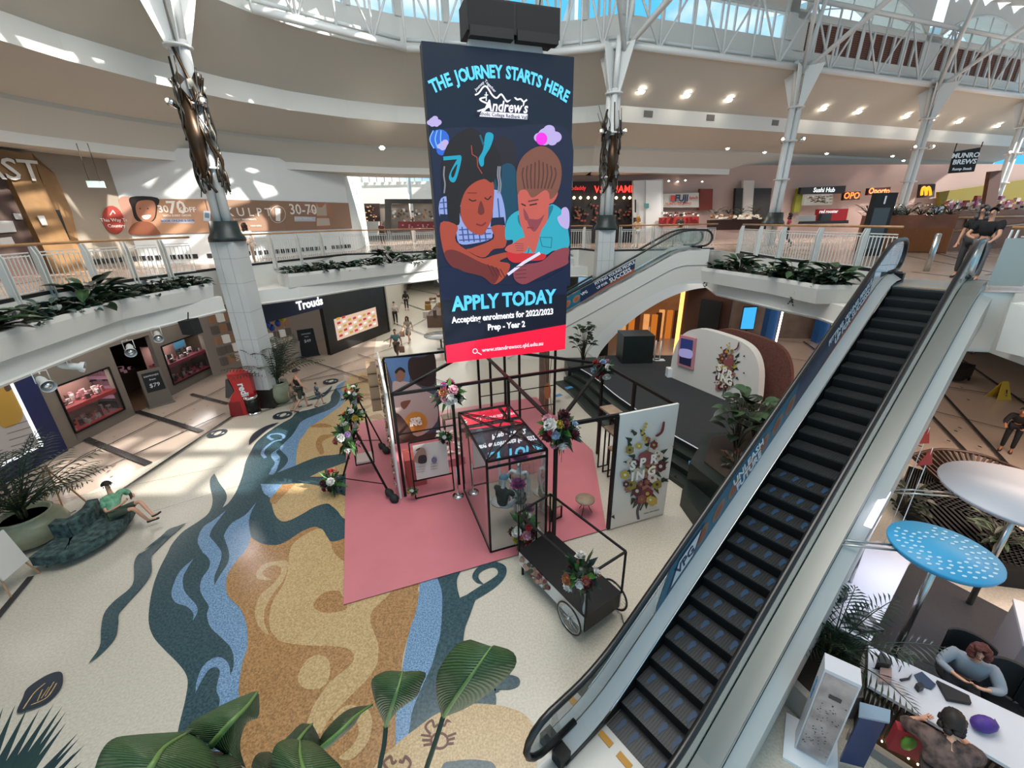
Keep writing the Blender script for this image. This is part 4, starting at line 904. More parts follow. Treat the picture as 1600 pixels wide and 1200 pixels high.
    if skirt:
        km = tuple((J['kl'][i]+J['kr'][i])/2 for i in range(3)); pm = J['pel']
        cloth('skirt', [((pm[0], pm[1], pm[2]+.06), (.14*st, .12*st)), (lerp(pm, km, .6), (.19*st, .17*st)), (lerp(pm, km, 1.15), (.24*st, .22*st))], [(0, 1), (1, 2)], skirt, '#2c2c2c')
    if shoes:
        for sd in 'lr':
            d = Vector(J['t'+sd])-Vector(J['a'+sd]); hl = tuple(Vector(J['a'+sd])-Vector((0, 0, .055))*(1 if d.z < .05 else 0)-d*.25)
            skinned('shoe', [w(hl), w(tuple(Vector(J['a'+sd])*.5+Vector(J['t'+sd])*.5-Vector((0, 0, .015)))), w(tuple(Vector(J['t'+sd])+d*.25))], [(0, 1), (1, 2)], [(.042*sc, .035*sc), (.048*sc, .035*sc), (.04*sc, .025*sc)], M(shoes, .6), t, 1, 0)
    return t
WALK = dict(kl=(-.11, .22, .52), al=(-.11, .26, .10), tl=(-.12, .42, .06), kr=(.11, -.05, .50), ar=(.11, -.35, .13), tr=(.12, -.22, .04), el=(-.25, -.10, 1.14), wl=(-.27, -.12, .88), fl=(-.27, -.10, .80), er=(.25, .06, 1.13), wr=(.25, .22, .93), fr=(.25, .27, .86))
# ---- flowers
def petalball(r, n=9):
    m = MB()
    for k in range(3):
        for j in range(n-k*2):
            a = 2*PI*j/(n-k*2)+k*.4; el = .25+k*.45; d = Vector((math.cos(a)*math.cos(el), math.sin(a)*math.cos(el), math.sin(el))); s_ = Vector((-math.sin(a), math.cos(a), 0)); u = d.cross(s_)
            m.add([d*r*.15, d*r*.75+s_*r*.38, d*r*1.05, d*r*.75-s_*r*.38], [(0, 1, 2, 3)])
    m.ball((0, 0, r*.35), r*.45, 6); return m
FLC = dict(white='#dcd9d2', pink='#c88a98', hot='#b4327c', red='#9c2027', burg='#4f1520', yellow='#cfae3e', orange='#a8683f', blue='#8fa7c4', purple='#7c5a90', coral='#b05a50')
_fl = {}
def blossom(c, r):
    k = (c, round(r, 2))
    if k not in _fl:
        me = bpy.data.meshes.new('blossom'); m = petalball(r); me.from_pydata([tuple(v) for v in m.v], [], m.f); me.materials.append(mat('petal_'+c, FLC[c], .7, noise=.35, scale=20)); _fl[k] = me
    return bpy.data.objects.new('blossom', _fl[k])
def bouquet(label, c, r, cols, n=12, seed=1, stretch=1.0, tail=0, group='bouquets on the display frame'):
    random.seed(seed); c = Vector(c); t = thing('flower_bouquet', label, 'flowers', c, group=group); fo = MB()
    for i in range(46):
        d = Vector((random.gauss(0, 1), random.gauss(0, 1), random.gauss(0, .8)*stretch)).normalized(); L = r*random.uniform(.85, 1.35); s_ = d.orthogonal().normalized()*r*.16
        p = c+Vector((d.x, d.y, d.z*stretch))*r*.25; q = c+Vector((d.x, d.y, d.z*stretch))*L; mid = (p+q)/2+Vector((0, 0, r*.12))
        fo.add([p, mid+s_, q, mid-s_], [(0, 1, 2), (0, 2, 3)], i % 2)
    fo.ball(c, (r*.5, r*.5, r*.5*stretch), 8, 1)
    for i in range(tail):
        q = c+Vector((random.uniform(-.1, .1), random.uniform(-.1, .1), -r*1.1)); fo.tube([c, q, q-Vector((0, 0, .25))], .006, 4, 1)
    obj('foliage', fo, [LEAFB, LEAFD], t)
    for i in range(n):
        d = Vector((random.gauss(0, 1), random.gauss(0, 1)-.5, random.gauss(0, .8)+.35)).normalized(); o = blossom(cols[i % len(cols)], r*random.choice((.24, .3, .36)))
        link(o, t); p = Vector((d.x, d.y, d.z*stretch))*r*.72; o.location = p; o.rotation_euler = d.to_track_quat('Z', 'Y').to_euler()
    return t
# ---- plants
def frond(mb, base, tip, arch, w, n=14, m=0):
    base = Vector(base); tip = Vector(tip); pts = []
    for i in range(n+1):
        k = i/n; p = base.lerp(tip, k); p.z += arch*4*k*(1-k); pts.append(p)
    mb.tube(pts, [w*.03*(1-.7*i/n)+.002 for i in range(n+1)], 4, m)
    for i in range(2, n+1):
        d = (pts[i]-pts[i-1]).normalized(); s_ = d.cross(Vector((0, 0, 1))).normalized(); k = i/n; L = w*(math.sin(PI*min(1, k*1.05))**.6+.12)
        for sd in (-1, 1):
            q = pts[i]+(s_*sd*.8+d*.55-Vector((0, 0, .28)))*L; h = d*.012+Vector((0, 0, .008))
            mid = (pts[i]*.45+q*.55)+Vector((0, 0, L*.06)); mb.add([pts[i]-h, mid-d*w*.045, q, mid+d*w*.045], [(0, 1, 2, 3)], m)
def palm(label, P, h, nf=16, spread=1.0, pot=None, seed=3, lean=0, group=None, zmin=.35):
    random.seed(seed); P = Vector(P); t = thing('potted_palm', label, 'plant', P, group=group)
    z0 = .0
    if pot:
        r, ph = pot; m = MB(); m.lathe([(r*.45, 0), (r*.8, ph*.18), (r, ph*.5), (r*.88, ph*.8), (r*.68, ph*.93), (r*.74, ph), (r*.64, ph), (r*.58, ph*.86)], P, 28); obj('pot', m, mat('glazed_pot', '#8f937a', .35, noise=.25, scale=2.5), t)
        m = MB(); m.lathe([(0.001, ph*.87), (r*.6, ph*.87)], P, 16); obj('soil', m, SOIL, t); z0 = ph*.85
    c = P+Vector((0, 0, z0)); m = MB()
    for k in range(5): a = k*1.3; m.tube([c+Vector((math.cos(a)*.06, math.sin(a)*.06, 0)), c+Vector((math.cos(a)*.12, math.sin(a)*.12, h*.35))], [.025, .015], 6)
    obj('stem', m, M('#4d4a2c', .7), t)
    for i in range(nf):
        a = i*2.399+random.uniform(-.2, .2); el = random.uniform(zmin, 1.25); L = h*random.uniform(.75, 1.1); m = MB()
        frond(m, c+Vector((0, 0, h*.1)), c+Vector((math.cos(a)*math.cos(el)*L*spread, math.sin(a)*math.cos(el)*L*spread, math.sin(el)*L+h*.05)), h*.13, h*.24, 16); obj('frond', m, LEAFP, t)
    return t
def bigleaf(mb, p, d, L, w, m=0, droop=.25):     # broad leaf with a folded midrib
    p = Vector(p); d = Vector(d).normalized(); s_ = d.cross(Vector((0, 0, 1))); s_ = s_.normalized() if s_.length > .05 else Vector((1, 0, 0)); u = s_.cross(d); n = 6; A = []; Bm = []; C = []
    for i in range(n+1):
        k = i/n; c = p+d*L*k-Vector((0, 0, droop*L*k*k)); h = w*math.sin(PI*min(1, .06+k*.94))**.75*.5; A.append(c+s_*h+u*h*.35); Bm.append(c); C.append(c-s_*h+u*h*.35)
    mb.strip(A, Bm, m, True); mb.strip(Bm, C, m, True)
def bush(label, P, r, h, n=26, leaf=(.2, .12), seed=2, name='leafy_plant', mt=None, cat='plant', group=None, trunk=0, hang=0):
    random.seed(seed); P = Vector(P); t = thing(name, label, cat, P, group=group); m = MB(); st = MB()
    for i in range(n):
        a = random.uniform(0, 2*PI); rr = r*math.sqrt(random.random()); z = trunk+random.uniform(.1, 1)*h*(1-.3*rr/r); q = P+Vector((math.cos(a)*rr*.55, math.sin(a)*rr*.55, z))
        st.tube([P+Vector((0, 0, .0)), P+Vector((math.cos(a)*rr*.2, math.sin(a)*rr*.2, z*.6)), q], [.012+.02*(trunk > 0), .01, .006], 4)
        d = Vector((math.cos(a), math.sin(a), random.uniform(-.1, .9))); bigleaf(m, q, d, leaf[0]*random.uniform(.7, 1.3), leaf[1]*random.uniform(.8, 1.2), i % 2)
    for i in range(hang):
        x = random.uniform(-.5, .5)*r; q = P+Vector((-r*.2, x, 0))
        st.tube([q, q+Vector((-.25, 0, .05)), q+Vector((-.33, 0, -.3)), q+Vector((-.34, 0, -.6))], .008, 4)
        for k in range(9): bigleaf(m, q+Vector((-.33, random.uniform(-.06, .06), -.05-.07*k)), (random.uniform(-1, .3), random.uniform(-1, 1), -.3), .09, .07, 1)
    obj('foliage', m, mt or [LEAF, LEAFD], t); obj('stem', st, M('#3e3a28', .8), t); return t
def downlight(P, e=0, label=None, r=.09, nm='downlight', group='round ceiling downlights', col='#fff1df', pw=60):
    t = thing(nm, label or 'round recessed ceiling downlight, lit', 'ceiling light', P, group=group); P = Vector(P)
    m = MB(); m.lathe([(r*1.3, 0), (r*1.35, -.02), (r, -.02)], P, 14); obj('rim', m, WPAINT, t)
    m = MB(); m.ball(P-Vector((0, 0, .03)), (r*.9, r*.9, r*.55), 10); obj('lamp_face', m, EM(col, 14 if r < .15 else 40), t)
    return t
# ================================================================== the pink display booth
ZT = 3.16; PINK = mat('pink_vinyl', '#c4747c', .3, noise=.05, scale=1.5, spec=.5)
m = MB(); m.prism([tuple(B(*p)[:2]) for p in ((0, 0), (6.15, 0), (7.75, 3.4), (7.8, 8.3), (0.0, 8.6))], .03, .045)
tag(obj('floor_mat', m, PINK), 'large glossy pink floor vinyl laid under the black-framed display', 'floor mat')
fr = thing('booth_structure', 'open black metal frame of posts and crossing roof beams over the pink floor', 'display frame', B(4.75, 3.2))
def post(u, w, h=ZT, s_=.075, t=fr):
    m = MB(); m.beam(B(u, w, .045), B(u, w, h), s_); return obj('post', m, BLACK, t)
for u, w in ((1.6, 3.2), (3.15, 3.2), (4.75, 0.1), (6.2, 0), (7.8, 3.2), (4.75, 3.2), (7.8, 1.6), (4.75, 6.4), (3.2, 6.4), (6.3, 6.4), (7.75, 6.4), (1.6, 6.4), (5.2, 6.45), (5.75, 6.45)): post(u, w)
for a, b in (((1.6, 3.2), (7.8, 3.2)), ((4.75, 0.1), (4.75, 6.4)), ((1.6, 3.2), (4.75, 6.4)), ((7.8, 3.2), (4.75, 6.4)), ((7.8, 3.2), (4.75, .1)), ((4.75, .05), (7.8, 0)), ((7.8, 0), (7.8, 3.2)), ((1.6, 6.4), (7.8, 6.4))):
    m = MB(); m.beam(B(*a, ZT), B(*b, ZT), .075); obj('roof_beam', m, BLACK, fr)
for a, b, z in (((1.6, 3.2), (3.15, 3.2), 2.0), ((4.75, 6.42), (7.75, 6.42), 1.3), ((4.75, 6.42), (7.75, 6.42), .5)):
    m = MB(); m.beam(B(*a, z), B(*b, z), .03); obj('cross_rail', m, BLACK, fr)
# tall white SPRING panel
PW = mat('panel_white', '#d4d1cb', .5)
def spring_art(s, cx, cy, k, seed=5, lean=0):
    # flower bunch drawn as flat shapes; cx, cy centre and k scale in photo pixels
    random.seed(seed); R_ = random.uniform
    cols = [M(c, .6) for c in ('#6e2f38', '#8a4a4a', '#c9c0ac', '#b8a24a', '#8b7f36', '#a06a5c', '#d6d0c4', '#512530')]; gr = [M('#37422f', .6), M('#232c22', .6)]
    def q(x, y): return (cx+(x+lean*y)*k, cy+y*k)
    s.line([q(-.02, .98), q(-.05, .8), q(.02, .62)], .05*k, M('#4a4a55', .6)); s.line([q(.08, .62), q(-.0, .8)], .03*k, gr[0])
    for i in range(34):
        a = R_(0, 2*PI); r = R_(.4, 1); x = .42*r*math.cos(a); y = .72*r*math.sin(a)-.05; b = a+R_(-.6, .6)
        s.poly([q(x, y), q(x+.05*math.cos(b+1.2), y+.05*math.sin(b+1.2)), q(x+.16*math.cos(b), y+.16*math.sin(b)), q(x+.05*math.cos(b-1.2), y+.05*math.sin(b-1.2))], gr[i % 2], False)
    for i in range(44):
        y = R_(-.68, .62); wd = .36*math.sqrt(max(.05, 1-(y/.85)**2)); x = R_(-wd, wd); r = R_(.05, .11); c = cols[i % 8]
        s.poly([q(x+r*(1+.22*(j % 2))*math.cos(2*PI*j/12), y+r*(1+.22*(j % 2))*math.sin(2*PI*j/12)) for j in range(12)], c, False)
        s.ell(*q(x, y), r*.35*k, r*.35*k, cols[(i+3) % 8])
    for i in range(7): s.ell(*q(-.02+R_(-.05, .05), -.95+i*.06), .03*k, .03*k, cols[3])
    s.poly([q(.2, -.72), q(.3, -.8), (q(.34, -.98)), q(.38, -.98), q(.36, -.8), q(.26, -.7)], cols[0]); s.poly([q(-.1, -.34), q(.05, -.4), q(.22, -.34), q(.24, -.2), q(.1, -.14), q(-.08, -.18)], cols[1])
    for x, y in ((-.6, .9), (.55, -.5), (-.3, -.8), (.6, .1)): s.poly([q(x, y), q(x+.06, y-.04), q(x+.08, y+.05)], M('#3a2622', .7), False)
t = thing('spring_panel', 'tall white panel with a flower bunch and the word SPRING beside the cart', 'sign panel', B(7.0, 0))
m = MB(); m.slab([B(6.24, -.05, .05), B(7.84, -.05, .05), B(7.84, -.05, ZT+.04), B(6.24, -.05, ZT+.04)], BW*.06); obj('board', m, PW, t)
SP = Sheet(B(6.2, -.055), -BW); spring_art(SP, 1003, 735, 78, 5, -.05); SP.done('flower_print', t)
WTX = M('#eeeae2', .5)
for st, u, z in (('S', 6.66, 1.88), ('P', 6.93, 1.9), ('R', 7.24, 1.93), ('I', 6.68, 1.56), ('N', 6.9, 1.56), ('G', 7.22, 1.6)):
    text(None, 'letter', st, .32, B(u, -.125, z-.05), BU, (0, 0, 1), WTX, t, bold=.04)
text(None, 'lettering', 'ORION SPRINGFIELD', .05, B(7.4, -.1, .28), BU, (0, 0, 1), M('#777777'), t)
# poster panel with the woman and the tall flower wall
t = thing('poster_panel', 'tall fashion poster of a woman in a pale blouse with an orange SPRING roundel', 'poster', B(2.45, 6.3))
m = MB(); m.slab([B(1.66, 6.3, .05), B(3.2, 6.3, .05), B(3.2, 6.3, ZT-.02), B(1.66, 6.3, ZT-.02)], BW*.05); obj('board', m, M('#4a3a35'), t)
s = Sheet(B(2, 6.29), -BW); c_ = lambda x, y, *c: (580+x/5, 530+y/5)+c
s.poly([c_(*p) for p in ((105, 150), (495, 120), (530, 720), (225, 780))], M('#46505f', .5), False)
s.poly([c_(*p) for p in ((105, 150), (310, 140), (300, 330), (170, 360))], M('#5d7fae', .5), False)
s.poly([c_(*p) for p in ((300, 150), (400, 140), (495, 125), (502, 330), (430, 370), (330, 330), (290, 250))], M('#33211d', .5))
s.poly([c_(*p) for p in ((165, 350), (215, 330), (300, 335), (360, 360), (420, 400), (500, 460), (515, 640), (360, 760), (250, 640), (190, 560))], M('#b8a3a0', .6))
s.poly([c_(*p) for p in ((190, 240), (230, 220), (262, 250), (262, 300), (240, 330), (210, 330), (190, 290))], M('#8f6350', .5)); s.poly([c_(*p) for p in ((185, 250), (225, 218), (262, 240), (262, 262), (225, 240), (195, 270))], M('#1e1614', .6))
s.poly([c_(*p) for p in ((235, 490), (300, 475), (305, 490), (270, 540), (250, 545), (232, 520))], M('#7a4c3b', .5)); s.ell(*c_(350, 650), 18, 17, M('#c88a3c', .5))
s.poly([c_(*p) for p in ((190, 580), (250, 620), (330, 760), (225, 780), (200, 700))], M('#4b3630', .6)); s.done('printed_picture', t)
for st, x, y in (('SPR', 349, 633), ('ING', 350, 660)):
    text(None, 'lettering', st, .24, onpl(*c_(x, y), B(2, 6.25), -BW), BU, (0, 0, 1), WTX, t, bold=.05)
t = thing('flower_wall', 'narrow tall partition edged with artificial flowers and small wooden boxes', 'partition', B(1.5, 4.8))
m = MB(); m.slab([B(1.44, 3.1, .05), B(1.44, 6.9, .05), B(1.44, 6.9, ZT+.1), B(1.44, 3.1, ZT+.1)], BU*.06); obj('board', m, PW, t)
m = MB(); random.seed(8)
for i in range(90):
    w_ = random.uniform(3.1, 6.3); z = random.uniform(.1, 3.1); 
    for k in range(5): a = 2*PI*k/5+i; m.add([B(1.42, w_, z), B(1.38, w_+.07*math.cos(a), z+.07*math.sin(a)), B(1.36, w_+.1*math.cos(a+.5), z+.1*math.sin(a+.5))], [(0, 1, 2)], i % 5)
    m.ball(B(1.38, w_, z), .03, 6, (i+2) % 5)
obj('flower_cladding', m, [mat('petal_'+c, FLC[c], .7, noise=.35, scale=20) for c in ('white', 'coral', 'pink', 'yellow')]+[LEAF], t)
for k in range(4):
    m = MB(); z = 2.75-.28*k*1.6; a = B(1.2, 6.55, z); 
    m.box(a, (.3, .4, .03), BA); m.box(a+Vector((0, 0, .36)), (.3, .4, .03), BA); m.box(a-BW*.19+Vector((0, 0, .18)), (.3, .02, .36), BA); m.box(a+BW*.19+Vector((0, 0, .18)), (.3, .02, .36), BA); obj('wooden_box', m, mat('ply', '#b59678', .6), t)
# bouquets
for a in (('bouquet of white, pink and magenta flowers on the front left corner of the frame roof', B(3.05, 3.1, 2.95), .42, ['white', 'hot', 'pink', 'white', 'orange', 'purple'], 15, 11),
          ('bouquet of burgundy and white flowers with green fronds on top of the front post', B(4.78, .1, 3.05), .46, ['burg', 'red', 'white', 'blue', 'burg', 'yellow', 'pink'], 17, 12),
          ('bouquet with red blooms on the frame roof next to the dark stage', B(7.75, 3.15, 3.0), .36, ['white', 'burg', 'white', 'red', 'pink', 'blue'], 14, 13)): bouquet(a[0], a[1], a[2], a[3], a[4], a[5], 1.0, 6)
# glass display case with two mannequins
gc = thing('display_case', 'tall glass display case with a black frame on the pink floor', 'display case', B(3.95, 1.6))
u0, u1, w0, w1, zh = 3.22, 4.62, .28, 2.85, 2.5
for a, b in (((u0, w0, .06), (u1, w0, .06)), ((u0, w1, .06), (u1, w1, .06)), ((u0, w0, .06), (u0, w1, .06)), ((u1, w0, .06), (u1, w1, .06)), ((u0, w0, zh), (u1, w0, zh)), ((u0, w1, zh), (u1, w1, zh)), ((u0, w0, zh), (u0, w1, zh)), ((u1, w0, zh), (u1, w1, zh)), ((u0, w0, zh-.16), (u1, w0, zh-.16)), ((u0, w1, zh-.16), (u1, w1, zh-.16)),
             ((u0, w0, .06), (u0, w0, zh)), ((u1, w0, .06), (u1, w0, zh)), ((u0, w1, .06), (u0, w1, zh)), ((u1, w1, .06), (u1, w1, zh))):
    m = MB(); m.beam(B(*a), B(*b), .045); obj('frame_bar', m, BLACK, gc)
for a in (((u0, w0), (u1, w0)), ((u0, w0), (u0, w1)), ((u1, w0), (u1, w1)), ((u0, w1), (u1, w1))):
    m = MB(); (p, q), (r_, s_) = a; m.add([B(p, q, .1), B(r_, s_, .1), B(r_, s_, zh-.02), B(p, q, zh-.02)], [(0, 1, 2, 3)]); obj('glass_pane', m, GLASS, gc)
m = MB(); m.add([B(u0, w0, zh+.01), B(u1, w0, zh+.01), B(u1, w1, zh+.01), B(u0, w1, zh+.01)], [(0, 1, 2, 3)]); obj('glass_pane', m, GLASS, gc)
m = MB(); m.slab([B(u0, w0, .05), B(u1, w0, .05), B(u1, w1, .05), B(u0, w1, .05)], (0, 0, .04)); obj('base_board', m, M('#b7a79c'), gc)
m = MB()
for a, b in (((u0, w0), (u1, w1)), ((u1, w0), (u0, w1)), ((u0, (w0+w1)/2), (u1, (w0+w1)/2)), ((u0, w0), (u1, (w0+w1)/2)), ((u0, w1), (u1, (w0+w1)/2))): m.beam(B(*a, zh+.03), B(*b, zh+.03), .02)
obj('roof_lattice', m, BLACK, gc)
m = MB(); m.slab([B(u0+.02, w0+.4, .1), B(u0+.02, w0+2.4, .1), B(u0+.02, w0+2.4, 2.2), B(u0+.02, w0+.4, 2.2)], BU*.01); obj('backing_print', m, M('#b99a94', .6), gc)
MANQ = mat('mannequin_white', '#cfcdd2', .25)
figure('white seated mannequin in a dark leafy top and blue cap inside the glass case', B(3.75, .95, .1), BA-.9, dict(pel=(0, 0, .62), ch=(0, .05, .95), nb=(0, .06, 1.16), hb=(0, .08, 1.24), hd=(0, .1, 1.34), ht=(0, .1, 1.42), sl=(-.17, .05, 1.1), sr=(.17, .05, 1.1), el=(-.3, .2, .92), er=(.28, .18, .9), wl=(-.1, .42, .82), wr=(.08, .42, .84), fl=(-.02, .48, .8), fr=(.0, .46, .84), pl=(-.1, .03, .6), pr=(.1, .03, .6), kl=(-.13, .45, .66), kr=(.15, .45, .62), al=(-.1, .55, .2), ar=(.22, .62, .18), tl=(-.1, .7, .12), tr=(.26, .76, .1)), skin=MANQ, shirt='#3a3529', pattern='#1b1a14', sleeve=.8, pants=None, shoes=None, hair='#cfcdd2', cap='#4f6f82', cat='mannequin')
figure('white standing mannequin in a patterned long skirt inside the glass case', B(4.28, 1.15, .1), BA+2.6, dict(er=(.32, -.02, 1.18), wr=(.12, .12, 1.0), fr=(.06, .16, .98)), skin=MANQ, shirt='#b08d80', sleeve=0, skirt='#a79a90', shoes=None, hair='#cfcdd2', cat='mannequin')
for c, lab, p, r in (('hot', 'large magenta paper flower high in the glass case', B(4.1, .6, 2.2), .26), ('hot', 'large pink paper peony by the standing mannequin', B(4.05, .62, 1.45), .2), ('pink', 'pale pink paper peony low in the glass case', B(4.3, .55, .75), .16)):
    t = thing('paper_flower', lab, 'paper flower', p); m = petalball(r, 11); m.v = [tuple(Vector(v)+p) for v in m.v]; obj('petals', m, mat('paper_'+c+'_%d' % int(r*100), '#c04a98' if c == 'hot' else '#c98fa8', .6, noise=.4, scale=5), t)
    m = MB(); m.tube([p, Vector((p.x, p.y, .1))], .008, 5); obj('stem', m, M('#3b4a30'), t)
for k, p in enumerate(((4.0, 1.9), (3.6, 2.2))):
    t = thing('display_dummy', ['white mannequin torso on a stand at the back of the glass case', 'small white cap stand at the back of the glass case'][k], 'mannequin', B(*p, .1)); m = MB(); q = B(*p, .1); m.tube([q, q+Vector((0, 0, 1.3))], .03, 8); m.lathe([(.25, 0), (.25, .03), (.02, .05)], q, 16); obj('stand', m, MANQ, t); m = MB(); m.ball(q+Vector((0, 0, 1.65)), (.16, .13, .34), 12); m.ball(q+Vector((0, 0, 2.08)), .1, 10); obj('torso', m, MANQ, t)
bouquet('bouquet of white, red and yellow flowers at the front foot of the glass case', B(4.0, .1, .6), .36, ['white', 'white', 'red', 'pink', 'yellow', 'burg', 'coral'], 16, 21, 1.5, 5)
# flower cart
ct = thing('flower_cart', 'black-topped flower cart with a high rail and two bicycle wheels', 'cart', (1.0, 6.6, 0))
A = [Vector((.08, 6.99, .62)), Vector((1.23, 5.34, .62)), Vector((2.01, 5.87, .62)), Vector((.80, 7.60, .62))]
def cz(p, z): return Vector((p.x, p.y, z))
cen = sum(A, Vector())/4
m = MB(); m.slab([cz(p, .60) for p in A], (0, 0, .03)); obj('deck', m, BLACK, ct)
for i, j, mt_ in ((0, 1, PW), (1, 2, BLACK), (2, 3, PW), (3, 0, PW)):
    m = MB(); a, b = A[i], A[j]; inn = (cen-(a+b)/2); inn.z = 0; inn = inn.normalized()*.03; m.slab([cz(a, .26), cz(b, .26), cz(b, .60), cz(a, .60)], inn); obj('side_panel', m, mt_, ct)
s = Sheet(A[0], Vector((A[0]-A[1]).cross(Vector((0, 0, 1)))).normalized() * (1 if (Vector((A[0]-A[1]).cross(Vector((0, 0, 1))))).dot(CAM-A[0]) > 0 else -1))
random.seed(3)
for i in range(60):
    k = random.uniform(.05, .5); p = A[0].lerp(A[1], k); d = abs(k-.25); z = random.uniform(.3+.3*d, .58-.2*d); v = CAM + (cz(p, z)-CAM); 
    q = cz(p, z); rel = q-CAM; X = 800+FPX*rel.dot(_r)/rel.dot(_w); Y = 600-FPX*rel.dot(_u)/rel.dot(_w)
    s.ell(X, Y, 3.2, 3.6, M(['#6e2f38', '#8a6a5a', '#37422f', '#a08a7a', '#b0897a'][i % 5], .6))
s.done('flower_print', ct)
RT = [Vector((.08, 7.0, 1.62)), Vector((1.36, 5.45, 1.62)), Vector((2.12, 6.0, 1.62)), Vector((.85, 7.75, 1.62))]
RT = [cz(p, 1.62) for p in A]
for i in range(4):
    m = MB(); m.beam(RT[i], RT[(i+1) % 4], .035); obj('top_rail', m, BLACK, ct)
    m = MB(); m.beam(A[i], RT[i], .032); obj('upright', m, BLACK, ct)
m = MB(); k = A[0].lerp(A[3], .55); m.beam(cz(k, .62), cz(k, 1.62), .03); obj('upright', m, BLACK, ct)
for p in (A[0], A[3]):
    m = MB(); q = p.lerp(cen, .08); m.beam(cz(q, 0), cz(q, .3), .045); obj('leg', m, BLACK, ct)
ax = (A[2]-A[1]).normalized(); fw = (A[1]-A[0]).normalized()
wc0 = A[1].lerp(A[0], .16)
for sd, base in ((-1, A[1].lerp(A[0], .17)-ax*.07), (1, A[2].lerp(A[3], .10)+ax*.07)):
    c = cz(base, .33); m = MB(); r = .31
    m.tube([c+fw*r*math.cos(a)+Vector((0, 0, r*math.sin(a))) for a in [2*PI*i/28 for i in range(28)]], .018, 6, closed=True); wo = obj('wheel', m, BLACKR, ct)
    m = MB(); m.tube([c+fw*(r-.025)*math.cos(a)+Vector((0, 0, (r-.025)*math.sin(a))) for a in [2*PI*i/28 for i in range(28)]], .01, 5, closed=True)
    for i in range(18): a = 2*PI*i/18; m.tube([c+ax*.02*(-1)**i, c+fw*(r-.03)*math.cos(a)+Vector((0, 0, (r-.03)*math.sin(a)))], .003, 4)
    m.tube([c-ax*.04, c+ax*.04], .02, 8); obj('spokes_and_rim', m, CHROME, wo)
m = MB(); m.tube([cz(A[1].lerp(A[0], .17), .33), cz(A[2].lerp(A[3], .10), .33)], .015, 6); obj('axle', m, BLACK, ct)
bouquet('bouquet of coral and cream flowers hanging from the corner of the cart rail', RT[1]+Vector((-.1, .12, -.12)), .34, ['coral', 'white', 'burg', 'orange', 'white', 'blue'], 13, 31, 1.3, 3)
t = thing('ribbon', 'pale ribbon hanging from the bouquet over the cart deck', 'ribbon', RT[1]+Vector((0, 0, -.5))); q = RT[1]+Vector((-.05, .0, -.42)); m = MB(); m.strip([q+Vector((0, 0, -.07*i))+ax*.02*math.sin(i) for i in range(8)], [q+Vector((.06, .01, -.07*i))+ax*.02*math.sin(i) for i in range(8)]); obj('band', m, M('#a9a6a4', .4), t)
# swing frame with sandbags
sw = thing('swing_frame', 'black A-frame garden swing decorated with flowers on the left of the pink floor', 'swing', B(.55, 4.9))
apF, apB = B(.55, 3.95, 1.95), B(.62, 6.1, 2.15)
m = MB(); m.beam(apF, apB, .07); obj('top_beam', m, M('#55595a', .4), sw)
for ap, feet in ((apF, ((-.15, 4.3), (1.2, 3.4))), (apB, ((-.1, 6.6), (1.25, 6.1)))):
    for f in feet: m = MB(); m.beam(B(*f, .045), ap, .045); obj('leg', m, BLACK, sw)
    m = MB(); a, b = [B(*f, .045).lerp(ap, .18) for f in feet]; m.beam(a, b, .02); obj('cross_bar', m, BLACK, sw)
sc_ = B(.62, 5.0)
m = MB()
for du in (-.26, .26):
    for dw in (-.3, .3): m.beam(B(.62+du*.8, 5.0+dw, 2.0 if True else 0), B(.62+du, 5.0+dw, .45), .03)
m.beam(B(.36, 4.7, .45), B(.36, 5.3, .45), .03); m.beam(B(.88, 4.7, .45), B(.88, 5.3, .45), .03); m.beam(B(.36, 4.7, .45), B(.88, 4.7, .45), .03); m.beam(B(.36, 5.3, .45), B(.88, 5.3, .45), .03)
obj('seat_hanger', m, BLACK, sw)
m = MB(); m.slab([B(.38, 4.72, .47), B(.86, 4.72, .47), B(.86, 5.28, .47), B(.38, 5.28, .47)], (0, 0, .05)); obj('seat', m, M('#c9b4ae', .6), sw)
def sandbag(label, a, b):
    t = thing('sandbag', label, 'sandbag', a, group='black sandbags on the swing feet'); m = MB(); pts = [Vector(a).lerp(Vector(b), i/6) for i in range(7)]; m.tube(pts, [.05, .1, .12, .07, .12, .12, .05], 10); obj('bag', m, BLACKM, t)
sandbag('black sandbag on the front right foot of the swing', B(1.12, 3.45, .22), B(1.35, 2.95, .1)); sandbag('black sandbag on the rear right foot of the swing', B(1.1, 6.2, .24), B(1.35, 5.7, .12))
for a in (('bouquet of white and red flowers at the rear top of the swing', B(.5, 6.0, 2.2), .3, ['white', 'white', 'red', 'coral', 'orange'], 11, 41, 1.3), ('bouquet with yellow roses on the middle of the swing beam', B(.5, 4.75, 2.05), .34, ['orange', 'yellow', 'white'], 7, 42, .8),
          ('bouquet of coral lilies and white blooms on the front end of the swing', B(.3, 4.0, 1.75), .36, ['white', 'coral', 'burg', 'purple', 'white', 'pink', 'coral'], 15, 43, 1.5), ('bouquet with a dark red rose on the front left foot of the swing', B(-.3, 4.15, .38), .34, ['white', 'burg', 'red', 'white', 'coral'], 9, 44, 1.2)): bouquet(*a[:6], a[6], 3, group='bouquets on the swing')
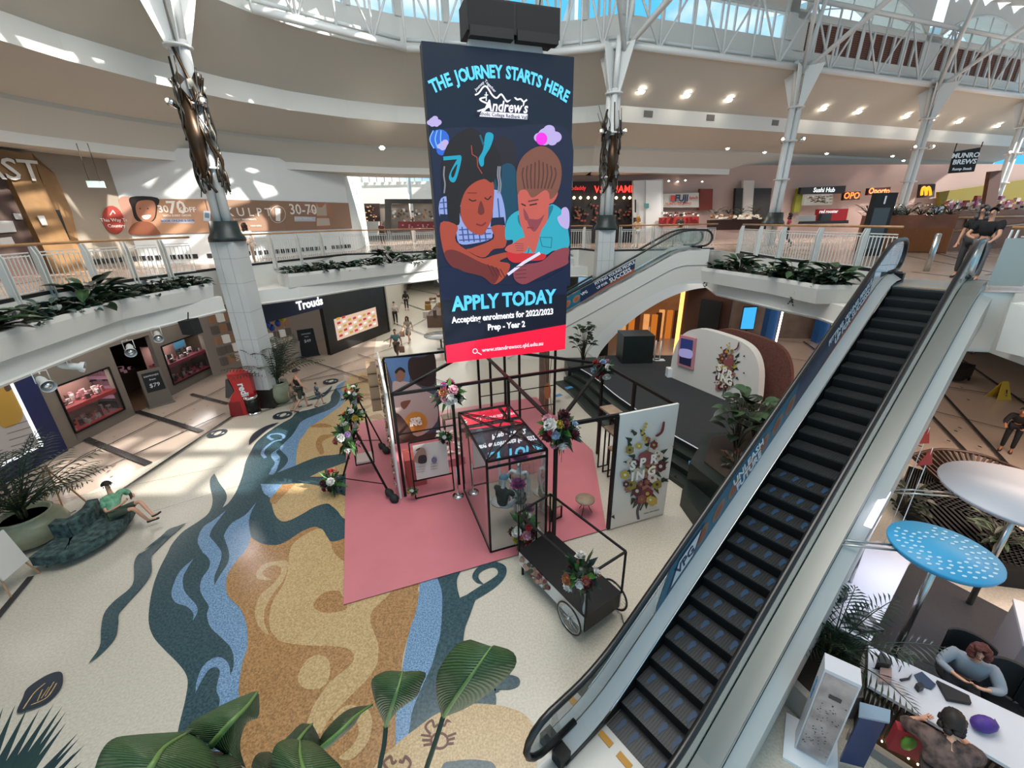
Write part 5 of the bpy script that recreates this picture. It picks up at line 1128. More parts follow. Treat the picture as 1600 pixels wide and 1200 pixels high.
# sign stand, seat cube, paper butterflies, rope post
t = thing('sign_stand', 'black frame stand holding a printed fashion poster on the pink floor', 'sign stand', B(2.4, 3.0))
for a, b in (((1.86, 2.95, .06), (2.95, 2.95, .06)), ((1.86, 3.1, 1.75), (2.95, 3.1, 1.75)), ((1.86, 2.95, .06), (1.86, 3.1, 1.75)), ((2.95, 2.95, .06), (2.95, 3.1, 1.75)), ((1.86, 3.0, .6), (2.95, 3.0, .6))): m = MB(); m.beam(B(*a), B(*b), .035); obj('frame_bar', m, BLACK, t)
m = MB(); m.slab([B(1.95, 2.98, .64), B(2.86, 2.98, .64), B(2.86, 3.08, 1.66), B(1.95, 3.08, 1.66)], -BW*.01); obj('poster', m, M('#cdbfb6', .5), t)
s = Sheet(B(2, 2.955, 1), (-BW+Vector((0, 0, -.0)))); c_ = lambda x, y, *c: (580+x/5, 530+y/5)+c
s.poly([c_(*p) for p in ((370, 860), (395, 845), (425, 870), (430, 960), (370, 970), (330, 940))], M('#9b7464', .5)); s.poly([c_(*p) for p in ((372, 915), (425, 905), (430, 960), (372, 970))], M('#2a2321', .5)); s.ell(*c_(492, 945), 4.5, 5, M('#6f6a80', .5)); s.line([c_(350, 870), c_(380, 850)], 2, M('#3b241e')); 
for y in (1000, 1020, 1040): s.line([c_(345, y), c_(420, y-8)], .8, M('#a79e98'), False); s.line([c_(465, y-25), c_(520, y-32)], .8, M('#8a7f7a'), False)
s.done('printed_picture', t)
bouquet('small bouquet on the top corner of the poster stand', B(2.85, 3.05, 1.75), .2, ['white', 'burg', 'coral', 'white'], 7, 51, 1, 0, group='small bouquets on the poster stand'); bouquet('small greenery cluster at the foot of the poster stand', B(1.8, 2.95, .32), .14, ['white', 'yellow'], 4, 52, 1, 0, group='small bouquets on the poster stand')
t = thing('seat_cube', 'coral red box seat behind the poster stand', 'box seat', B(1.95, 3.9)); m = MB(); m.box(B(2.0, 3.9, .5), (.55, .7, .9), BA); obj('box', m, M('#b5544e', .6), t)
m = MB(); random.seed(6)
for i in range(60):
    q = B(random.uniform(3.0, 3.9), random.uniform(4.2, 5.6), random.uniform(.3, .6)); a = random.uniform(0, 6); d = Vector((math.cos(a), math.sin(a), .3))*.16; s_ = Vector((-math.sin(a), math.cos(a), 0))*.09
    m.add([q, q+d+s_, q+d*1.3, q+d-s_], [(0, 1, 2, 3)], i % 3)
m.box(B(3.4, 4.9, .18), (1.1, 1.4, .26), BA, 3)
tag(obj('paper_flower_heap', m, [M('#d9d6d2', .6), M('#c9c6bd', .6), M('#9a8a70', .7), M('#c4747c', .5)]), 'low pink platform covered with white paper petals', 'decoration')
t = thing('rope_post', 'thin metal barrier post with a round base left of the glass case', 'barrier post', B(3.0, 2.65)); q = B(3.0, 2.65, .045); m = MB(); m.lathe([(.16, 0), (.16, .03), (.03, .05)], q, 18); obj('base', m, CHROME, t); m = MB(); m.tube([q, q+Vector((0, 0, .95))], .02, 8); obj('pole', m, STEEL, t)
# benches and step shelves
def bench(label, a, b, dpt, z, legs=True, group=None, nm='bench', cat='bench', mt_=OAK):
    a = Vector(a); b = Vector(b); d = (b-a).normalized(); n_ = Vector((-d.y, d.x, 0))*dpt; t = thing(nm, label, cat, (a+b)/2, group=group); m = MB(); up_ = Vector((0, 0, z)); m.slab([a+up_, b+up_, b+n_+up_, a+n_+up_], (0, 0, .05)); obj('top', m, mt_, t)
    for p in (a+d*.06, b-d*.06): m = MB(); m.beam(p+n_*.1+up_, p+n_*.1+Vector((0, 0, .045)), .035); m.beam(p+n_*.9+up_, p+n_*.9+Vector((0, 0, .045)), .035); m.beam(p+n_*.1+Vector((0, 0, .06)), p+n_*.9+Vector((0, 0, .06)), .03); obj('leg', m, BLACK, t)
    return t
bench('pale timber bench with black legs at the back of the pink floor', B(3.4, 6.7), B(5.2, 6.7), .45, .45)
bench('pale timber bench with black legs beside the glass case', B(5.35, .75), B(5.0, 2.4), .4, .45)
for k in range(4): bench(['lowest pale timber shelf plank behind the SPRING panel', 'second pale timber shelf plank up behind the SPRING panel', 'third pale timber shelf plank up behind the SPRING panel', 'topmost pale timber shelf plank behind the SPRING panel'][k], B(7.35, .3+k*.28), B(7.35, 1.7+k*.28), -.42, .5+k*.52, group='timber shelf planks', nm='shelf_plank', cat='shelf')
t = thing('brown_banner', 'tall dark brown SPRING poster board at the back right corner of the pink floor', 'poster', B(7.7, 7.3)); m = MB(); m.slab([B(7.55, 6.6, .05), B(7.75, 7.9, .05), B(7.75, 7.9, 3.1), B(7.55, 6.6, 3.1)], BU*.05); obj('board', m, mat('brown_board', '#6a5146', .6, noise=.4, scale=3), t)
n_ = (B(7.55, 6.6)-B(7.75, 7.9)).cross(Vector((0, 0, 1))).normalized(); n_ = n_ if n_.dot(CAM-B(7.6, 7)) > 0 else -n_
s = Sheet(B(7.55, 6.6)+n_*.01, n_); s.ell(855.5, 611, 5.5, 13, M('#b06a2c', .6)); s.line([(851, 560), (853, 600), (850, 640)], 1.2, M('#a0703c')); s.line([(862, 560), (859, 600), (862, 642)], 1.2, M('#a0703c')); s.done('printed_picture', t)
t = thing('yellow_stool', 'small orange stool behind the glass case', 'stool', B(5.2, 3.0)); m = MB(); m.box(B(5.2, 3.0, .5), (.4, .4, .05), BA); obj('seat', m, M('#c48a2e', .5), t)
for a, b in ((-.17, -.17), (.17, -.17), (.17, .17), (-.17, .17)): m = MB(); m.beam(B(5.2+a, 3+b, .045), B(5.2+a, 3+b, .48), .025); obj('leg', m, BLACK, t)
t = thing('round_table', 'small round timber side table by the SPRING panel', 'table', B(5.95, .75)); m = MB(); m.lathe([(.001, .45), (.25, .45), (.25, .48), (.001, .48)], B(5.95, .75), 20); obj('top', m, OAK, t)
for k in range(3): a = k*2.1; m = MB(); m.tube([B(5.95, .75, .45), B(5.95, .75, .05)+Vector((math.cos(a)*.2, math.sin(a)*.2, 0))], .01, 5); obj('leg', m, BLACK, t)
# ================================================================== ground floor, left: shops, kiosk, palms, people
CONC = mat('shopfront_stone', '#7d746a', .6, noise=.15, scale=1.2); DKW = mat('shop_dark', '#1b1a19', .5); BRN = mat('shop_brown', '#5a463a', .6, noise=.2, scale=2)
XS = -15.7
m = MB()
for y0, y1, z0, z1 in ((9.0, 12.9, 0, 4.25), (12.9, 13.3, 0, 4.25), (13.3, 15.35, 0, .42), (13.3, 15.35, 2.2, 4.25), (15.35, 15.7, 0, 4.25), (15.7, 17.6, 2.9, 4.25), (17.6, 18.0, 0, 4.25), (18.0, 20.6, 0, .42), (18.0, 20.6, 2.25, 4.25), (20.6, 21.1, 0, 4.25)):
    m.box((XS-.1, (y0+y1)/2, (z0+z1)/2), (.2, y1-y0, z1-z0))
m.box((XS-.6, 14.3, .21), (1.2, 2.05, .42)); m.box((XS-.6, 19.3, .21), (1.2, 2.6, .42))
struct('wall_left', m, CONC)
m = MB(); m.box((-21, 15.5, 2.1), (.2, 13, 4.2)); m.box((-18.3, 9.0, 2.1), (5.4, .2, 4.2)); m.box((-18.3, 21.1, 2.1), (5.4, .2, 4.2)); struct('wall_shop_back', m, BRN)
m = MB(); m.box((-18.4, 15.3, .012), (5.2, 12, .02)); struct('floor_shop', m, mat('shop_floor_brown', '#6a5240', .35))
# lit sign panel on the blue wall
t = thing('blue_hoarding', 'dark blue shop hoarding with a framed lit poster at the left edge', 'hoarding', (XS+.06, 11, 0))
m = MB(); m.box((XS+.04, 10.9, 1.6), (.08, 3.8, 3.2)); obj('board', m, M('#1a2450', .45), t)
m = MB(); m.box((XS+.1, 10.95, 1.75), (.05, 2.3, 2.3)); obj('poster', m, mat('poster_face', '#b9b2ae', .3, emit=.35), t)
m = MB()
for a, b in (((9.8, .6), (12.1, .6)), ((9.8, 2.9), (12.1, 2.9)), ((9.8, .6), (9.8, 2.9)), ((12.1, .6), (12.1, 2.9))): m.beam((XS+.13, a[0], a[1]), (XS+.13, b[0], b[1]), .07)
obj('lit_frame', m, EM('#e8eef5', 2), t)
s = Sheet((XS+.13, 0, 0), (1, 0, 0)); s.poly([(0, 605), (15, 595), (35, 640), (28, 662), (0, 665)], M('#b08a3a', .5)); s.poly([(2, 590), (16, 586), (24, 600), (10, 612)], M('#4f3a2c', .5))
for k in range(5): s.line([(8+k*3, 668+k*10), (48, 656+k*11)], 1.2, M('#6f6a68', .5), False)
s.done('printed_picture', t)
# jewellery windows
def jewel(label, y0, y1, z0, z1, col, col2, seed):
    random.seed(seed); t = thing('window_display', label, 'shop window', (XS-.5, (y0+y1)/2, z0)); X = XS
    m = MB()
    for a, b in (((y0, z0), (y1, z0)), ((y0, z1), (y1, z1)), ((y0, z0), (y0, z1)), ((y1, z0), (y1, z1))): m.beam((X+.02, *a), (X+.02, *b), .05)
    obj('frame', m, BLACK, t); m = MB(); m.add([(X, y0, z0), (X, y1, z0), (X, y1, z1), (X, y0, z1)], [(0, 1, 2, 3)]); obj('glass_pane', m, GLASS, t)
    m = MB(); m.add([(X-.95, y0, z0), (X-.95, y1, z0), (X-.95, y1, z1), (X-.95, y0, z1)], [(0, 1, 2, 3)]); m.add([(X-.95, y0, z1), (X-.95, y1, z1), (X, y1, z1), (X, y0, z1)], [(0, 1, 2, 3)]); obj('back_panel', m, mat('case_back_'+col.strip('#'), '#8c6a62', .6), t)
    zm = (z0+z1)/2
    for z in (z0+.03, zm):
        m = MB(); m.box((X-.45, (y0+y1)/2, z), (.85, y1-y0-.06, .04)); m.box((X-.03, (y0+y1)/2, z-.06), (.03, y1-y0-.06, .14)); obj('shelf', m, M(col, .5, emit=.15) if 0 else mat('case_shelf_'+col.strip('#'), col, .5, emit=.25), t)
        m = MB()
        for i in range(46):
            x = X-random.uniform(.08, .85); y = random.uniform(y0+.1, y1-.1); h = random.uniform(.03, .16+.2*((X-x)))
            m.box((x, y, z+.02+h/2), (random.uniform(.05, .1), random.uniform(.06, .16), h), random.uniform(-.4, .4), i % 3)
        obj('jewellery_stands', m, [M(col2, .6), M('#d9cfcb', .5), M('#6a4a48' if col2 != '#2a2624' else '#191716', .5)], t)
    l = light('case_lamp', 'AREA', (X-.45, (y0+y1)/2, z1-.04), 38, (1, .86, .82), .5, (0, 0, 0), (y1-y0)*.8); l.data.shape = 'RECTANGLE'
    return t
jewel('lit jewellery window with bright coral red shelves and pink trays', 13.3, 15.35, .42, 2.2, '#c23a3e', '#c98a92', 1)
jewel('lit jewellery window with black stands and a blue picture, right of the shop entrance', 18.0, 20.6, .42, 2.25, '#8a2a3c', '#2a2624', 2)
t = thing('picture_card', 'small blue landscape picture inside the right jewellery window', 'picture', (XS-.7, 19.8, 1.6)); m = MB(); m.box((XS-.7, 19.9, 1.85), (.03, .7, .4)); obj('card', m, mat('blue_card', '#4a86a8', .4, emit=.3), t)
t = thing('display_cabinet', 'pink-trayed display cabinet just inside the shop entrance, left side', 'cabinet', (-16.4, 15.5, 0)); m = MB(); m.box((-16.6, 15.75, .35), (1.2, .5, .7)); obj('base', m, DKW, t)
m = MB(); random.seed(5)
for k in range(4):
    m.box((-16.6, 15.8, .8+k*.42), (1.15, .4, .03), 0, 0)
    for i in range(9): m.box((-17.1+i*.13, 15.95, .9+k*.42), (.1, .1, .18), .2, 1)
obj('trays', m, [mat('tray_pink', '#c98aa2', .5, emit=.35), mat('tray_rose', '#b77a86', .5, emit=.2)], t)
for nm, lab, p, d in (('display_counter', 'low counter with pink trays deep inside the jewellery shop', (-18.6, 18.2, 0), (1.2, 2.2, .9)), ('display_counter', 'brown counter at the back left inside the jewellery shop', (-19.2, 16.0, 0), (1.2, 1.6, 1.0))):
    t = thing(nm, lab, 'counter', p); m = MB(); m.box((p[0], p[1], d[2]/2), d); obj('body', m, BRN, t); m = MB()
    for i in range(30): m.box((p[0]+random.uniform(-.5, .5), p[1]+random.uniform(-.9, .9)*d[1]/2.2, d[2]+.06), (.12, .14, .12), i, i % 2)
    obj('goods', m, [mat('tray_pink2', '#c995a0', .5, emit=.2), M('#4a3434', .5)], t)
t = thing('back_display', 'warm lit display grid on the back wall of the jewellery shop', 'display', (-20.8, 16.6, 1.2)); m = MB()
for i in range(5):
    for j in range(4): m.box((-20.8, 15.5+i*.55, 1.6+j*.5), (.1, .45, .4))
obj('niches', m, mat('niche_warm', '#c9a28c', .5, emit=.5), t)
text(None, 'x', 'ZAMEL', .5, (XS+.06, 16.6, 3.55), (0, 1, 0), (0, 0, 1), EM('#f4efe9', 2), None).name = 'shop_sign'
tag(bpy.data.objects['shop_sign'], 'white lit shop name above the jewellery shop entrance', 'sign')
def aboard(label, P, w, h, yaw, txt, body, face='#16181a'):
    P = Vector(P); t = thing('sandwich_board', label, 'sign board', P); c = Matrix.Rotation(yaw, 3, 'Z'); f = lambda x, y, z: P+c @ Vector((x, y, z))
    m = MB(); m.hexa([f(-w/2, -.16, 0), f(w/2, -.16, 0), f(w/2, .2, 0), f(-w/2, .2, 0), f(-w/2*.92, 0, h), f(w/2*.92, 0, h), f(w/2*.92, .08, h), f(-w/2*.92, .08, h)]); m.hexa([f(-w/2-.05, -.22, 0), f(w/2+.05, -.22, 0), f(w/2+.05, .26, 0), f(-w/2-.05, .26, 0)]+[f(-w/2-.02, -.2, .07), f(w/2+.02, -.2, .07), f(w/2+.02, .24, .07), f(-w/2-.02, .24, .07)]); obj('stand', m, M(body, .6), t)
    g = lambda x, k, e=.0: f(x, -.16+.16*k-.012-e, h*k)
    m = MB(); m.add([g(-w*.38, .42), g(w*.38, .42), g(w*.36, .93), g(-w*.36, .93)], [(0, 1, 2, 3)]); obj('black_panel', m, M(face, .5), t)
    X = c @ Vector((1, 0, 0)); text(None, 'lettering', txt, h*.15, g(0, .58, .008), X, (0, .1, 1), WT, t); text(None, 'lettering', 'DIAMONDS', h*.06, g(0, .84, .008), X, (0, .1, 1), WT, t); text(None, 'lettering', 'from', h*.07, g(0, .74, .008), X, (0, .1, 1), WT, t)
    return t
aboard('grey stone coloured sign board reading $79 outside the jewellery shop', at(252, 632), .85, 1.62, .95, '$79', '#6e675e')
aboard('black chalk sign board outside the shop with coloured balloons', at(485, 556), .95, 1.6, .6, '$49', '#1c1c1d')
# soffit spotlights
for i, (x, y, a) in enumerate(((68, 597, .5), (110, 572, .1), (203, 545, .9), (246, 524, .9))):
    P = up(x, y, *((-10.6, 8.8), (-11.1, 10.4), (-11.0, 11.9), (-11.3, 13.2))[i]); d = Vector((math.cos(a)*.9, -math.sin(a)*.7-.1, -.25)).normalized() if i != 1 else Vector((.8, .5, -.3)).normalized()
    t = thing('track_spotlight', ['white ceiling spotlight nearest the left picture edge, large and facing right', 'white ceiling spotlight second from the left, turned away to the right', 'white ceiling spotlight third from the left above the shop entrance', 'white ceiling spotlight furthest from the left edge, nearest the speaker'][i], 'spotlight', P, group='white spotlights under the balcony')
    m = MB(); m.tube([P-d*.2, P-d*.12, P+d*.14, P+d*.18, P+d*.26], [.06, .085, .085, .13, .14], 16, cap=False); m.ball(P-d*.18, .07, 10); obj('lamp_barrel', m, WPAINT, t)
    m = MB(); q = P+d*.2; m.ball(q, .085, 10); obj('lamp_lens', m, CHROME, t)
    s_ = d.cross(Vector((0, 0, 1))).normalized(); m = MB(); m.tube([P+s_*.12, P+s_*.12+Vector((0, 0, .25)), P-s_*.12+Vector((0, 0, .25)), P-s_*.12], .012, 5); m.tube([P+Vector((0, 0, .25)), Vector((P.x, P.y, 4.22))], .015, 5); obj('bracket', m, WPAINT, t)
P = Vector((-10.9, 13.9, 4.2)); t = thing('loudspeaker', 'black box loudspeaker hanging under the left balcony', 'loudspeaker', P); m = MB(); m.hexa([P+Vector(v) for v in ((-.18, -.2, -.35), (.24, -.2, -.38), (.24, .2, -.38), (-.18, .2, -.35), (-.2, -.22, .1), (.2, -.22, .14), (.2, .22, .14), (-.2, .22, .1))]); obj('cabinet', m, BLACKM, t); m = MB(); m.tube([P+Vector((0, 0, .1)), P+Vector((0, .1, .35))], .02, 5); obj('bracket', m, BLACK, t)
# photo booth style kiosk + bin
RED = mat('kiosk_red', '#b5141c', .35); c0 = at(375, 645); yaw = .35
t = thing('photo_kiosk', 'red self-service kiosk with a slanted top and the word redi', 'kiosk', c0); Rz = Matrix.Rotation(yaw, 3, 'Z'); f = lambda x, y, z: c0+Rz @ Vector((x, y, z))
m = MB(); prof_ = [(-.1, 0), (.75, 0), (.75, 1.55), (.5, 1.75), (.0, 1.8), (.12, 1.1), (-.1, .8)]
m.slab([f(x, -.35, z) for x, z in prof_], Rz @ Vector((0, .7, 0))); obj('body', m, RED, t)
m = MB(); m.slab([f(x-.03, -.33, z) for x, z in ((-.1, .8), (.12, 1.12), (.02, 1.6), (-.05, 1.6), (-.22, .85))], Rz @ Vector((0, .66, 0))); obj('screen_housing', m, M('#3a3638', .4), t)
m = MB(); m.slab([f(x, -.36, z) for x, z in ((-.25, 0), (.2, 0), (.2, .62), (-.2, .62))], Rz @ Vector((0, .72, 0))); obj('lower_cabinet', m, M('#7d1018', .4), t)
text(None, 'lettering', 'redi', .36, f(.42, -.365, 1.1), Rz @ Vector((.1, 0, -1)), Rz @ Vector((1, 0, .1)), WT, t, bold=.03)
t = thing('litter_bin', 'black round litter bin with a chrome top and base by the red kiosk', 'bin', at(398, 646)); P = at(398, 646); m = MB(); m.lathe([(.24, .1), (.25, .7)], P, 20); obj('body', m, BLACK, t); m = MB(); m.lathe([(.27, 0), (.26, .1)], P, 20); obj('base', m, CHROME, t); m = MB(); m.lathe([(.27, .7), (.28, .78), (.2, .82), (.17, .76)], P, 20); obj('rim', m, CHROME, t)
# left column down to the floor
def column(label, X, Y, big=False, zb=0.0, top=13.9, sculpture=False):
    t = thing('steel_column', label, 'column', (X, Y, zb)); P = Vector((X, Y, 0)); TL = mat('column_tile', '#c6c8c6', .25)
    if zb < 1:
        m = MB(); m.box((X, Y, 3.75), (.86, .86, 5.9)); m.box((X, Y, .42), (.9, .9, .84), 0, 1); obj('tiled_base', m, [TL, M('#22231f', .4)], t)
        m = MB()
        for z in (1.9, 3.0, 4.1, 5.2, 6.1): m.box((X, Y, z), (.865, .865, .012))
        for s_ in (-.2, .2): m.box((X+s_, Y, 3.75), (.012, .865, 5.8))
        obj('tile_joints', m, M('#8d8f8c', .6), t)
    m = MB(); m.lathe([(.62, 6.7), (.6, 6.85), (.5, 7.0), (.46, 7.4)], P, 16); obj('black_collar', m, M('#26302f', .4), t)
    offs = [(-.2, .05), (.2, .05), (0, -.18)] if big else [(-.17, 0), (.17, 0)]
    for a, b in offs:
        m = MB(); m.tube([(X+a, Y+b, zb+.0 if zb > 1 else 6.9), (X+a, Y+b, top-1.4)], .14 if big else .155, 14); obj('tube', m, WPAINT, t)
    m = MB()
    for z in (top-1.6, top-3.2, 9.1): m.lathe([(.1, z), (.42, z), (.42, z+.06), (.1, z+.06)], P, 16)
    obj('collar_ring', m, WPAINT, t)
    m = MB(); r = .28
    for k in range(4):
        a = PI/4+k*PI/2; d = Vector((math.cos(a), math.sin(a), 0)); m.slab([P+d*.1+Vector((0, 0, top-1.9)), P+d*.36+Vector((0, 0, top-1.5)), P+d*.95+Vector((0, 0, top+.25)), P+d*.1+Vector((0, 0, top+.25))], d.cross(Vector((0, 0, 1)))*.04)
    for a, b in offs: m.tube([(X+a, Y+b, top-1.5), (X+a*2.4, Y+b*2.4, top+.5)], .12, 10)
    obj('flared_head', m, WPAINT, t)
    for sgn in (-1, 1):
        m = MB(); q = P+Vector((sgn*.45, -.15, top-3.2)); m.tube([q, q+Vector((sgn*.12, -.2, .1))], [.1, .13], 12); m.tube([q, P+Vector((0, 0, top-3.2))], .02, 5); fl_ = obj('flood_lamp', m, CHROME, t)
        m = MB(); m.ball(q+Vector((sgn*.12, -.2, .1)), .08, 8); obj('lamp_face', m, EM('#fff3e2', 6 if not sculpture else 1), fl_)
    return t
def wirework(label, X, Y, z0, z1, seed):
    random.seed(seed); t = thing('metal_sculpture', label, 'sculpture', (X, Y, z0)); ms = [mat('weathered_steel', '#77746c', .38, metal=.9), mat('bronze', '#4a3a2c', .35, metal=.8), M('#2b2926', .5)]
    for k in range(3):
        m = MB()
        for i in range(14):
            a = random.uniform(0, 2*PI); z = z0+random.uniform(-.3, .3); pts = []; n = 9; r = .42
            for j in range(n): a += random.uniform(-.5, .6); rr = r*random.uniform(.75, 1.15); pts.append((X+rr*math.cos(a), Y+rr*math.sin(a), z+(z1-z0)*j/(n-1)*random.uniform(.9, 1.05)))
            if i % 4 == 0: pts.append((pts[-1][0]*1.0+random.uniform(-.35, .35), pts[-1][1], z1+random.uniform(.4, 1.0)))
            m.tube(smooth_open(pts, 3), random.choice((.018, .03, .05)), 5)
        for i in range(16):
            a = random.uniform(0, 2*PI); z = random.uniform(z0, z1); q = Vector((X+.43*math.cos(a), Y+.43*math.sin(a), z)); d = Vector((-math.sin(a), math.cos(a), random.uniform(-1, 1)))*.22; u_ = Vector((0, 0, 1))*.25
            m.add([q, q+d+u_*.4, q+u_*1.6, q-d*.6+u_], [(0, 1, 2, 3)])
        obj('twisted_rods', m, ms[k], t)
    m = MB(); m.tube([(X, Y-.3, z0+.3), (X+.05, Y-.34, (z0+z1)/2), (X, Y-.3, z1-.4)], [.16, .26, .14], 10); obj('core', m, ms[1], t)
column('tall white tiled and steel tube column on the left, wrapped by a metal sculpture', -10.55, 16.5, False, 0, 14.2, True)
wirework('tangled silver and bronze metal sculpture around the left column', -10.55, 16.5, 8.5, 11.6, 3)
column('white triple tube column behind the hanging screen with a metal sculpture', 5.0, 22.9, True, 0, 14.2, True)
wirework('tangled dark metal sculpture around the column right of the hanging screen', 5.0, 22.9, 8.6, 11.3, 9)
for k, (X, Y) in enumerate(((15.6, 26.2), (26.2, 29.9), (36, 33.3))): column(['white twin tube column in front of the food court, nearest the pink wall', 'white twin tube column above the black totem with a number 1', 'white twin tube column at the right edge of the view'][k], X, Y, False, 5.6, 14.2)
# palms
P = at(440, 628); palm('tall palm in a big round celadon pot beside the red kiosk', P, 2.1, 30, 1.0, (.56, .95), 3)
P = at(58, 845); palm('wide palm in a big round celadon pot at the left edge, behind the sofa', P, 1.9, 34, 1.15, (.72, .82), 7)
# sofa with the reclining man
SF = mat('sofa_fabric', '#4a625f', .8, color2='#1d2b2e', scale=9, detail=6)
So = Vector((-10.15, 8.35, 0)); t = thing('curved_sofa', 'dark teal patterned curved sofa by the big palm pot', 'sofa', So)
arc = [(-10.85, 7.25), (-10.2, 7.35), (-9.85, 7.9), (-9.85, 8.6), (-10.1, 9.15)]; arc = [(p[0], p[1]) for p in smooth_open(arc, 7)]; inn = offset(arc, .62); bk = offset(arc, .82)
m = MB(); n = len(arc)
for i in range(n-1): m.hexa([v3(arc[i], .2), v3(arc[i+1], .2), v3(inn[i+1], .2), v3(inn[i], .2), v3(arc[i], .44), v3(arc[i+1], .44), v3(inn[i+1], .44), v3(inn[i], .44)])
obj('seat', m, SF, t); m = MB()
for i in range(n-1): m.hexa([v3(inn[i], .2), v3(inn[i+1], .2), v3(bk[i+1], .2), v3(bk[i], .2), v3(inn[i], .82), v3(inn[i+1], .82), v3(bk[i+1], .84), v3(bk[i], .84)])
obj('backrest', m, SF, t)
for i in (1, n-2):
    m = MB(); m.beam(v3(offset(arc, .15)[i], 0), v3(offset(arc, .15)[i], .2), .04); obj('leg', m, STEEL, t)
figure('man in a green striped T-shirt and black cap lying on the sofa with a phone', (-10.2, 8.75, 0), 0, dict(pel=(.1, -.15, .55), ch=(-.08, .1, .76), nb=(-.17, .2, .93), hb=(-.2, .22, 1.0), hd=(-.22, .24, 1.1), ht=(-.25, .25, 1.19), face=(.9, -.3, -.3), sl=(-.02, .36, .88), sr=(-.22, .0, .86), el=(.12, .45, .66), er=(-.02, -.2, .62), wl=(.3, .28, .74), wr=(.25, .0, .72), fl=(.34, .2, .78), fr=(.32, .05, .78), pl=(.15, -.05, .55), pr=(.15, -.22, .55), kl=(.6, .1, .72), kr=(.58, -.1, .66), al=(.95, -.05, .38), ar=(.72, .0, .2), tl=(1.1, .0, .44), tr=(.86, .12, .16)), skin=SKIN, shirt='#4b8465', pattern='#7aab8c', sleeve=.75, pants='#3c4536', leg=.85, shoes='#241f1e', hair='#2a1d16', cap='#191414')
t = thing('mobile_phone', 'phone held up by the reclining man', 'phone', (-9.86, 8.95, .8)); m = MB(); m.box((-9.84, 8.92, .84), (.02, .09, .16), .3); obj('case', m, BLACK, t)
# easels
def easel(label, P, yaw, board='#c9c7c2'):
    P = Vector(P); t = thing('easel_sign', label, 'easel', P); c = Matrix.Rotation(yaw, 3, 'Z'); f = lambda x, y, z: P+c @ Vector((x, y, z))
    for a, b in (((-.35, -.25, 0), (-.08, 0, 1.45)), ((.35, -.25, 0), (.08, 0, 1.45)), ((0, .55, 0), (0, 0, 1.45))): m = MB(); m.beam(f(*a), f(*b), .03); obj('leg', m, M('#a9805a', .6), t)
    m = MB(); m.slab([f(-.3, -.24, .45), f(.3, -.24, .45), f(.3, -.1, 1.3), f(-.3, -.1, 1.3)], c @ Vector((0, .03, 0))); obj('board', m, M(board, .5), t); return t
easel('wooden easel with a white board at the left picture edge', (-10.95, 6.85, 0), 1.75)
easel('wooden easel with a white board standing behind the big palm pot', (-12.3, 9.4, 0), -1.2)
# people walking on the left
figure('man in a black tank top and cap walking with two children', at(473, 640), -.75, dict(WALK), 1.03, SKIN, '#17171a', 0, '#3b3f35', 1.0, '#5a4a42', '#2a1d16', 'short', '#1b1b1f')
figure('small child in a teal T-shirt right of the man in the tank top', at(500, 634), -.9, dict(WALK), .62, SKIN, '#4d6a70', .6, '#5a6470', .9, '#3a2a28', '#2a1d16')
figure('small child in a pale top on the left of the tank top man', at(462, 640), -.7, dict(WALK), .66, SKIN, '#8a7a68', .6, '#6a6258', .9, '#3a2a28', '#2a1d16')
figure('person in a white shirt and black trousers walking away up the mall corridor', at(619, 507), .2, dict(WALK), 1.0, SKIN, '#b8b0a8', .7, '#17171a', 1.9, '#111111')
figure('person in black standing furthest up the mall corridor', at(636, 485), .1, None, 1.0, SKIN, '#1b1b1f', 1.5, '#1b1b1f', 1.8, '#111111', '#1a1210', 'long')
figure('woman in a patterned knee-length dress with a brown bag in the mall corridor', at(640, 535), 2.9, dict(WALK), .98, SKIN, '#8d8474', .7, None, 1, '#5a4034', '#3a2418', 'long', skirt='#6f746a')
figure('man in a teal shirt with a tan bag nearest the tall poster', at(622, 562), 3.0, dict(WALK), 1.02, SKIN2, '#4f6f72', .7, '#5a4638', 1.4, '#2a2420')
for lab, q in (('brown shopping bag carried by the woman in the patterned dress', (-6.95, 25.85)), ('tan bag carried by the man in the teal shirt', (-6.15, 22.4))):
    t = thing('carry_bag', lab, 'bag', (*q, .45)); m = MB(); m.box((*q, .62), (.28, .16, .34)); obj('body', m, M('#7a5a48', .7), t); m = MB(); m.tube([(q[0]-.08, q[1], .79), (q[0], q[1], .95), (q[0]+.08, q[1], .79)], .01, 5); obj('handle', m, M('#5a4034'), t)
# shop with the black front beyond
A0 = at(525, 552); A1 = at(605, 520); dv = (A1-A0).normalized(); B0 = A0-dv*4.9
m = MB(); nn = Vector((-dv.y, dv.x, 0))
def wseg(k0, k1, z0, z1, mm=0, off=0): a = A0+dv*k0+nn*off; b = A0+dv*k1+nn*off; m.slab([cz(a, z0), cz(b, z0), cz(b, z1), cz(a, z1)], nn*.25, mm)
wseg(-.4, 0.3, 0, 4.2); wseg(0.3, 4.2, 0, .7); wseg(.3, 4.2, 2.0, 4.2); wseg(4.2, 5.4, 0, 4.2); wseg(-5.4, -4.6, 0, 4.2); wseg(-4.6, -.4, 3.55, 4.2)
a = A0+dv*5.4; m.slab([cz(a, 0), cz(a+nn*6, 0), cz(a+nn*6, 4.2), cz(a, 4.2)], -dv*.2); struct('wall_black_shop', m, mat('black_stone', '#201e1d', .4, noise=.3, scale=2))
t = thing('shop_sign', 'navy fascia sign with the white lettering Trouds', 'sign', A0-dv*2.4+Vector((0, 0, 3.5))); m = MB(); m.slab([cz(A0-dv*4.6-nn*.05, 2.8), cz(A0-dv*.4-nn*.05, 2.8), cz(A0-dv*.4-nn*.05, 3.9), cz(A0-dv*4.6-nn*.05, 3.9)], nn*.05); obj('fascia', m, M('#18203f', .4), t)
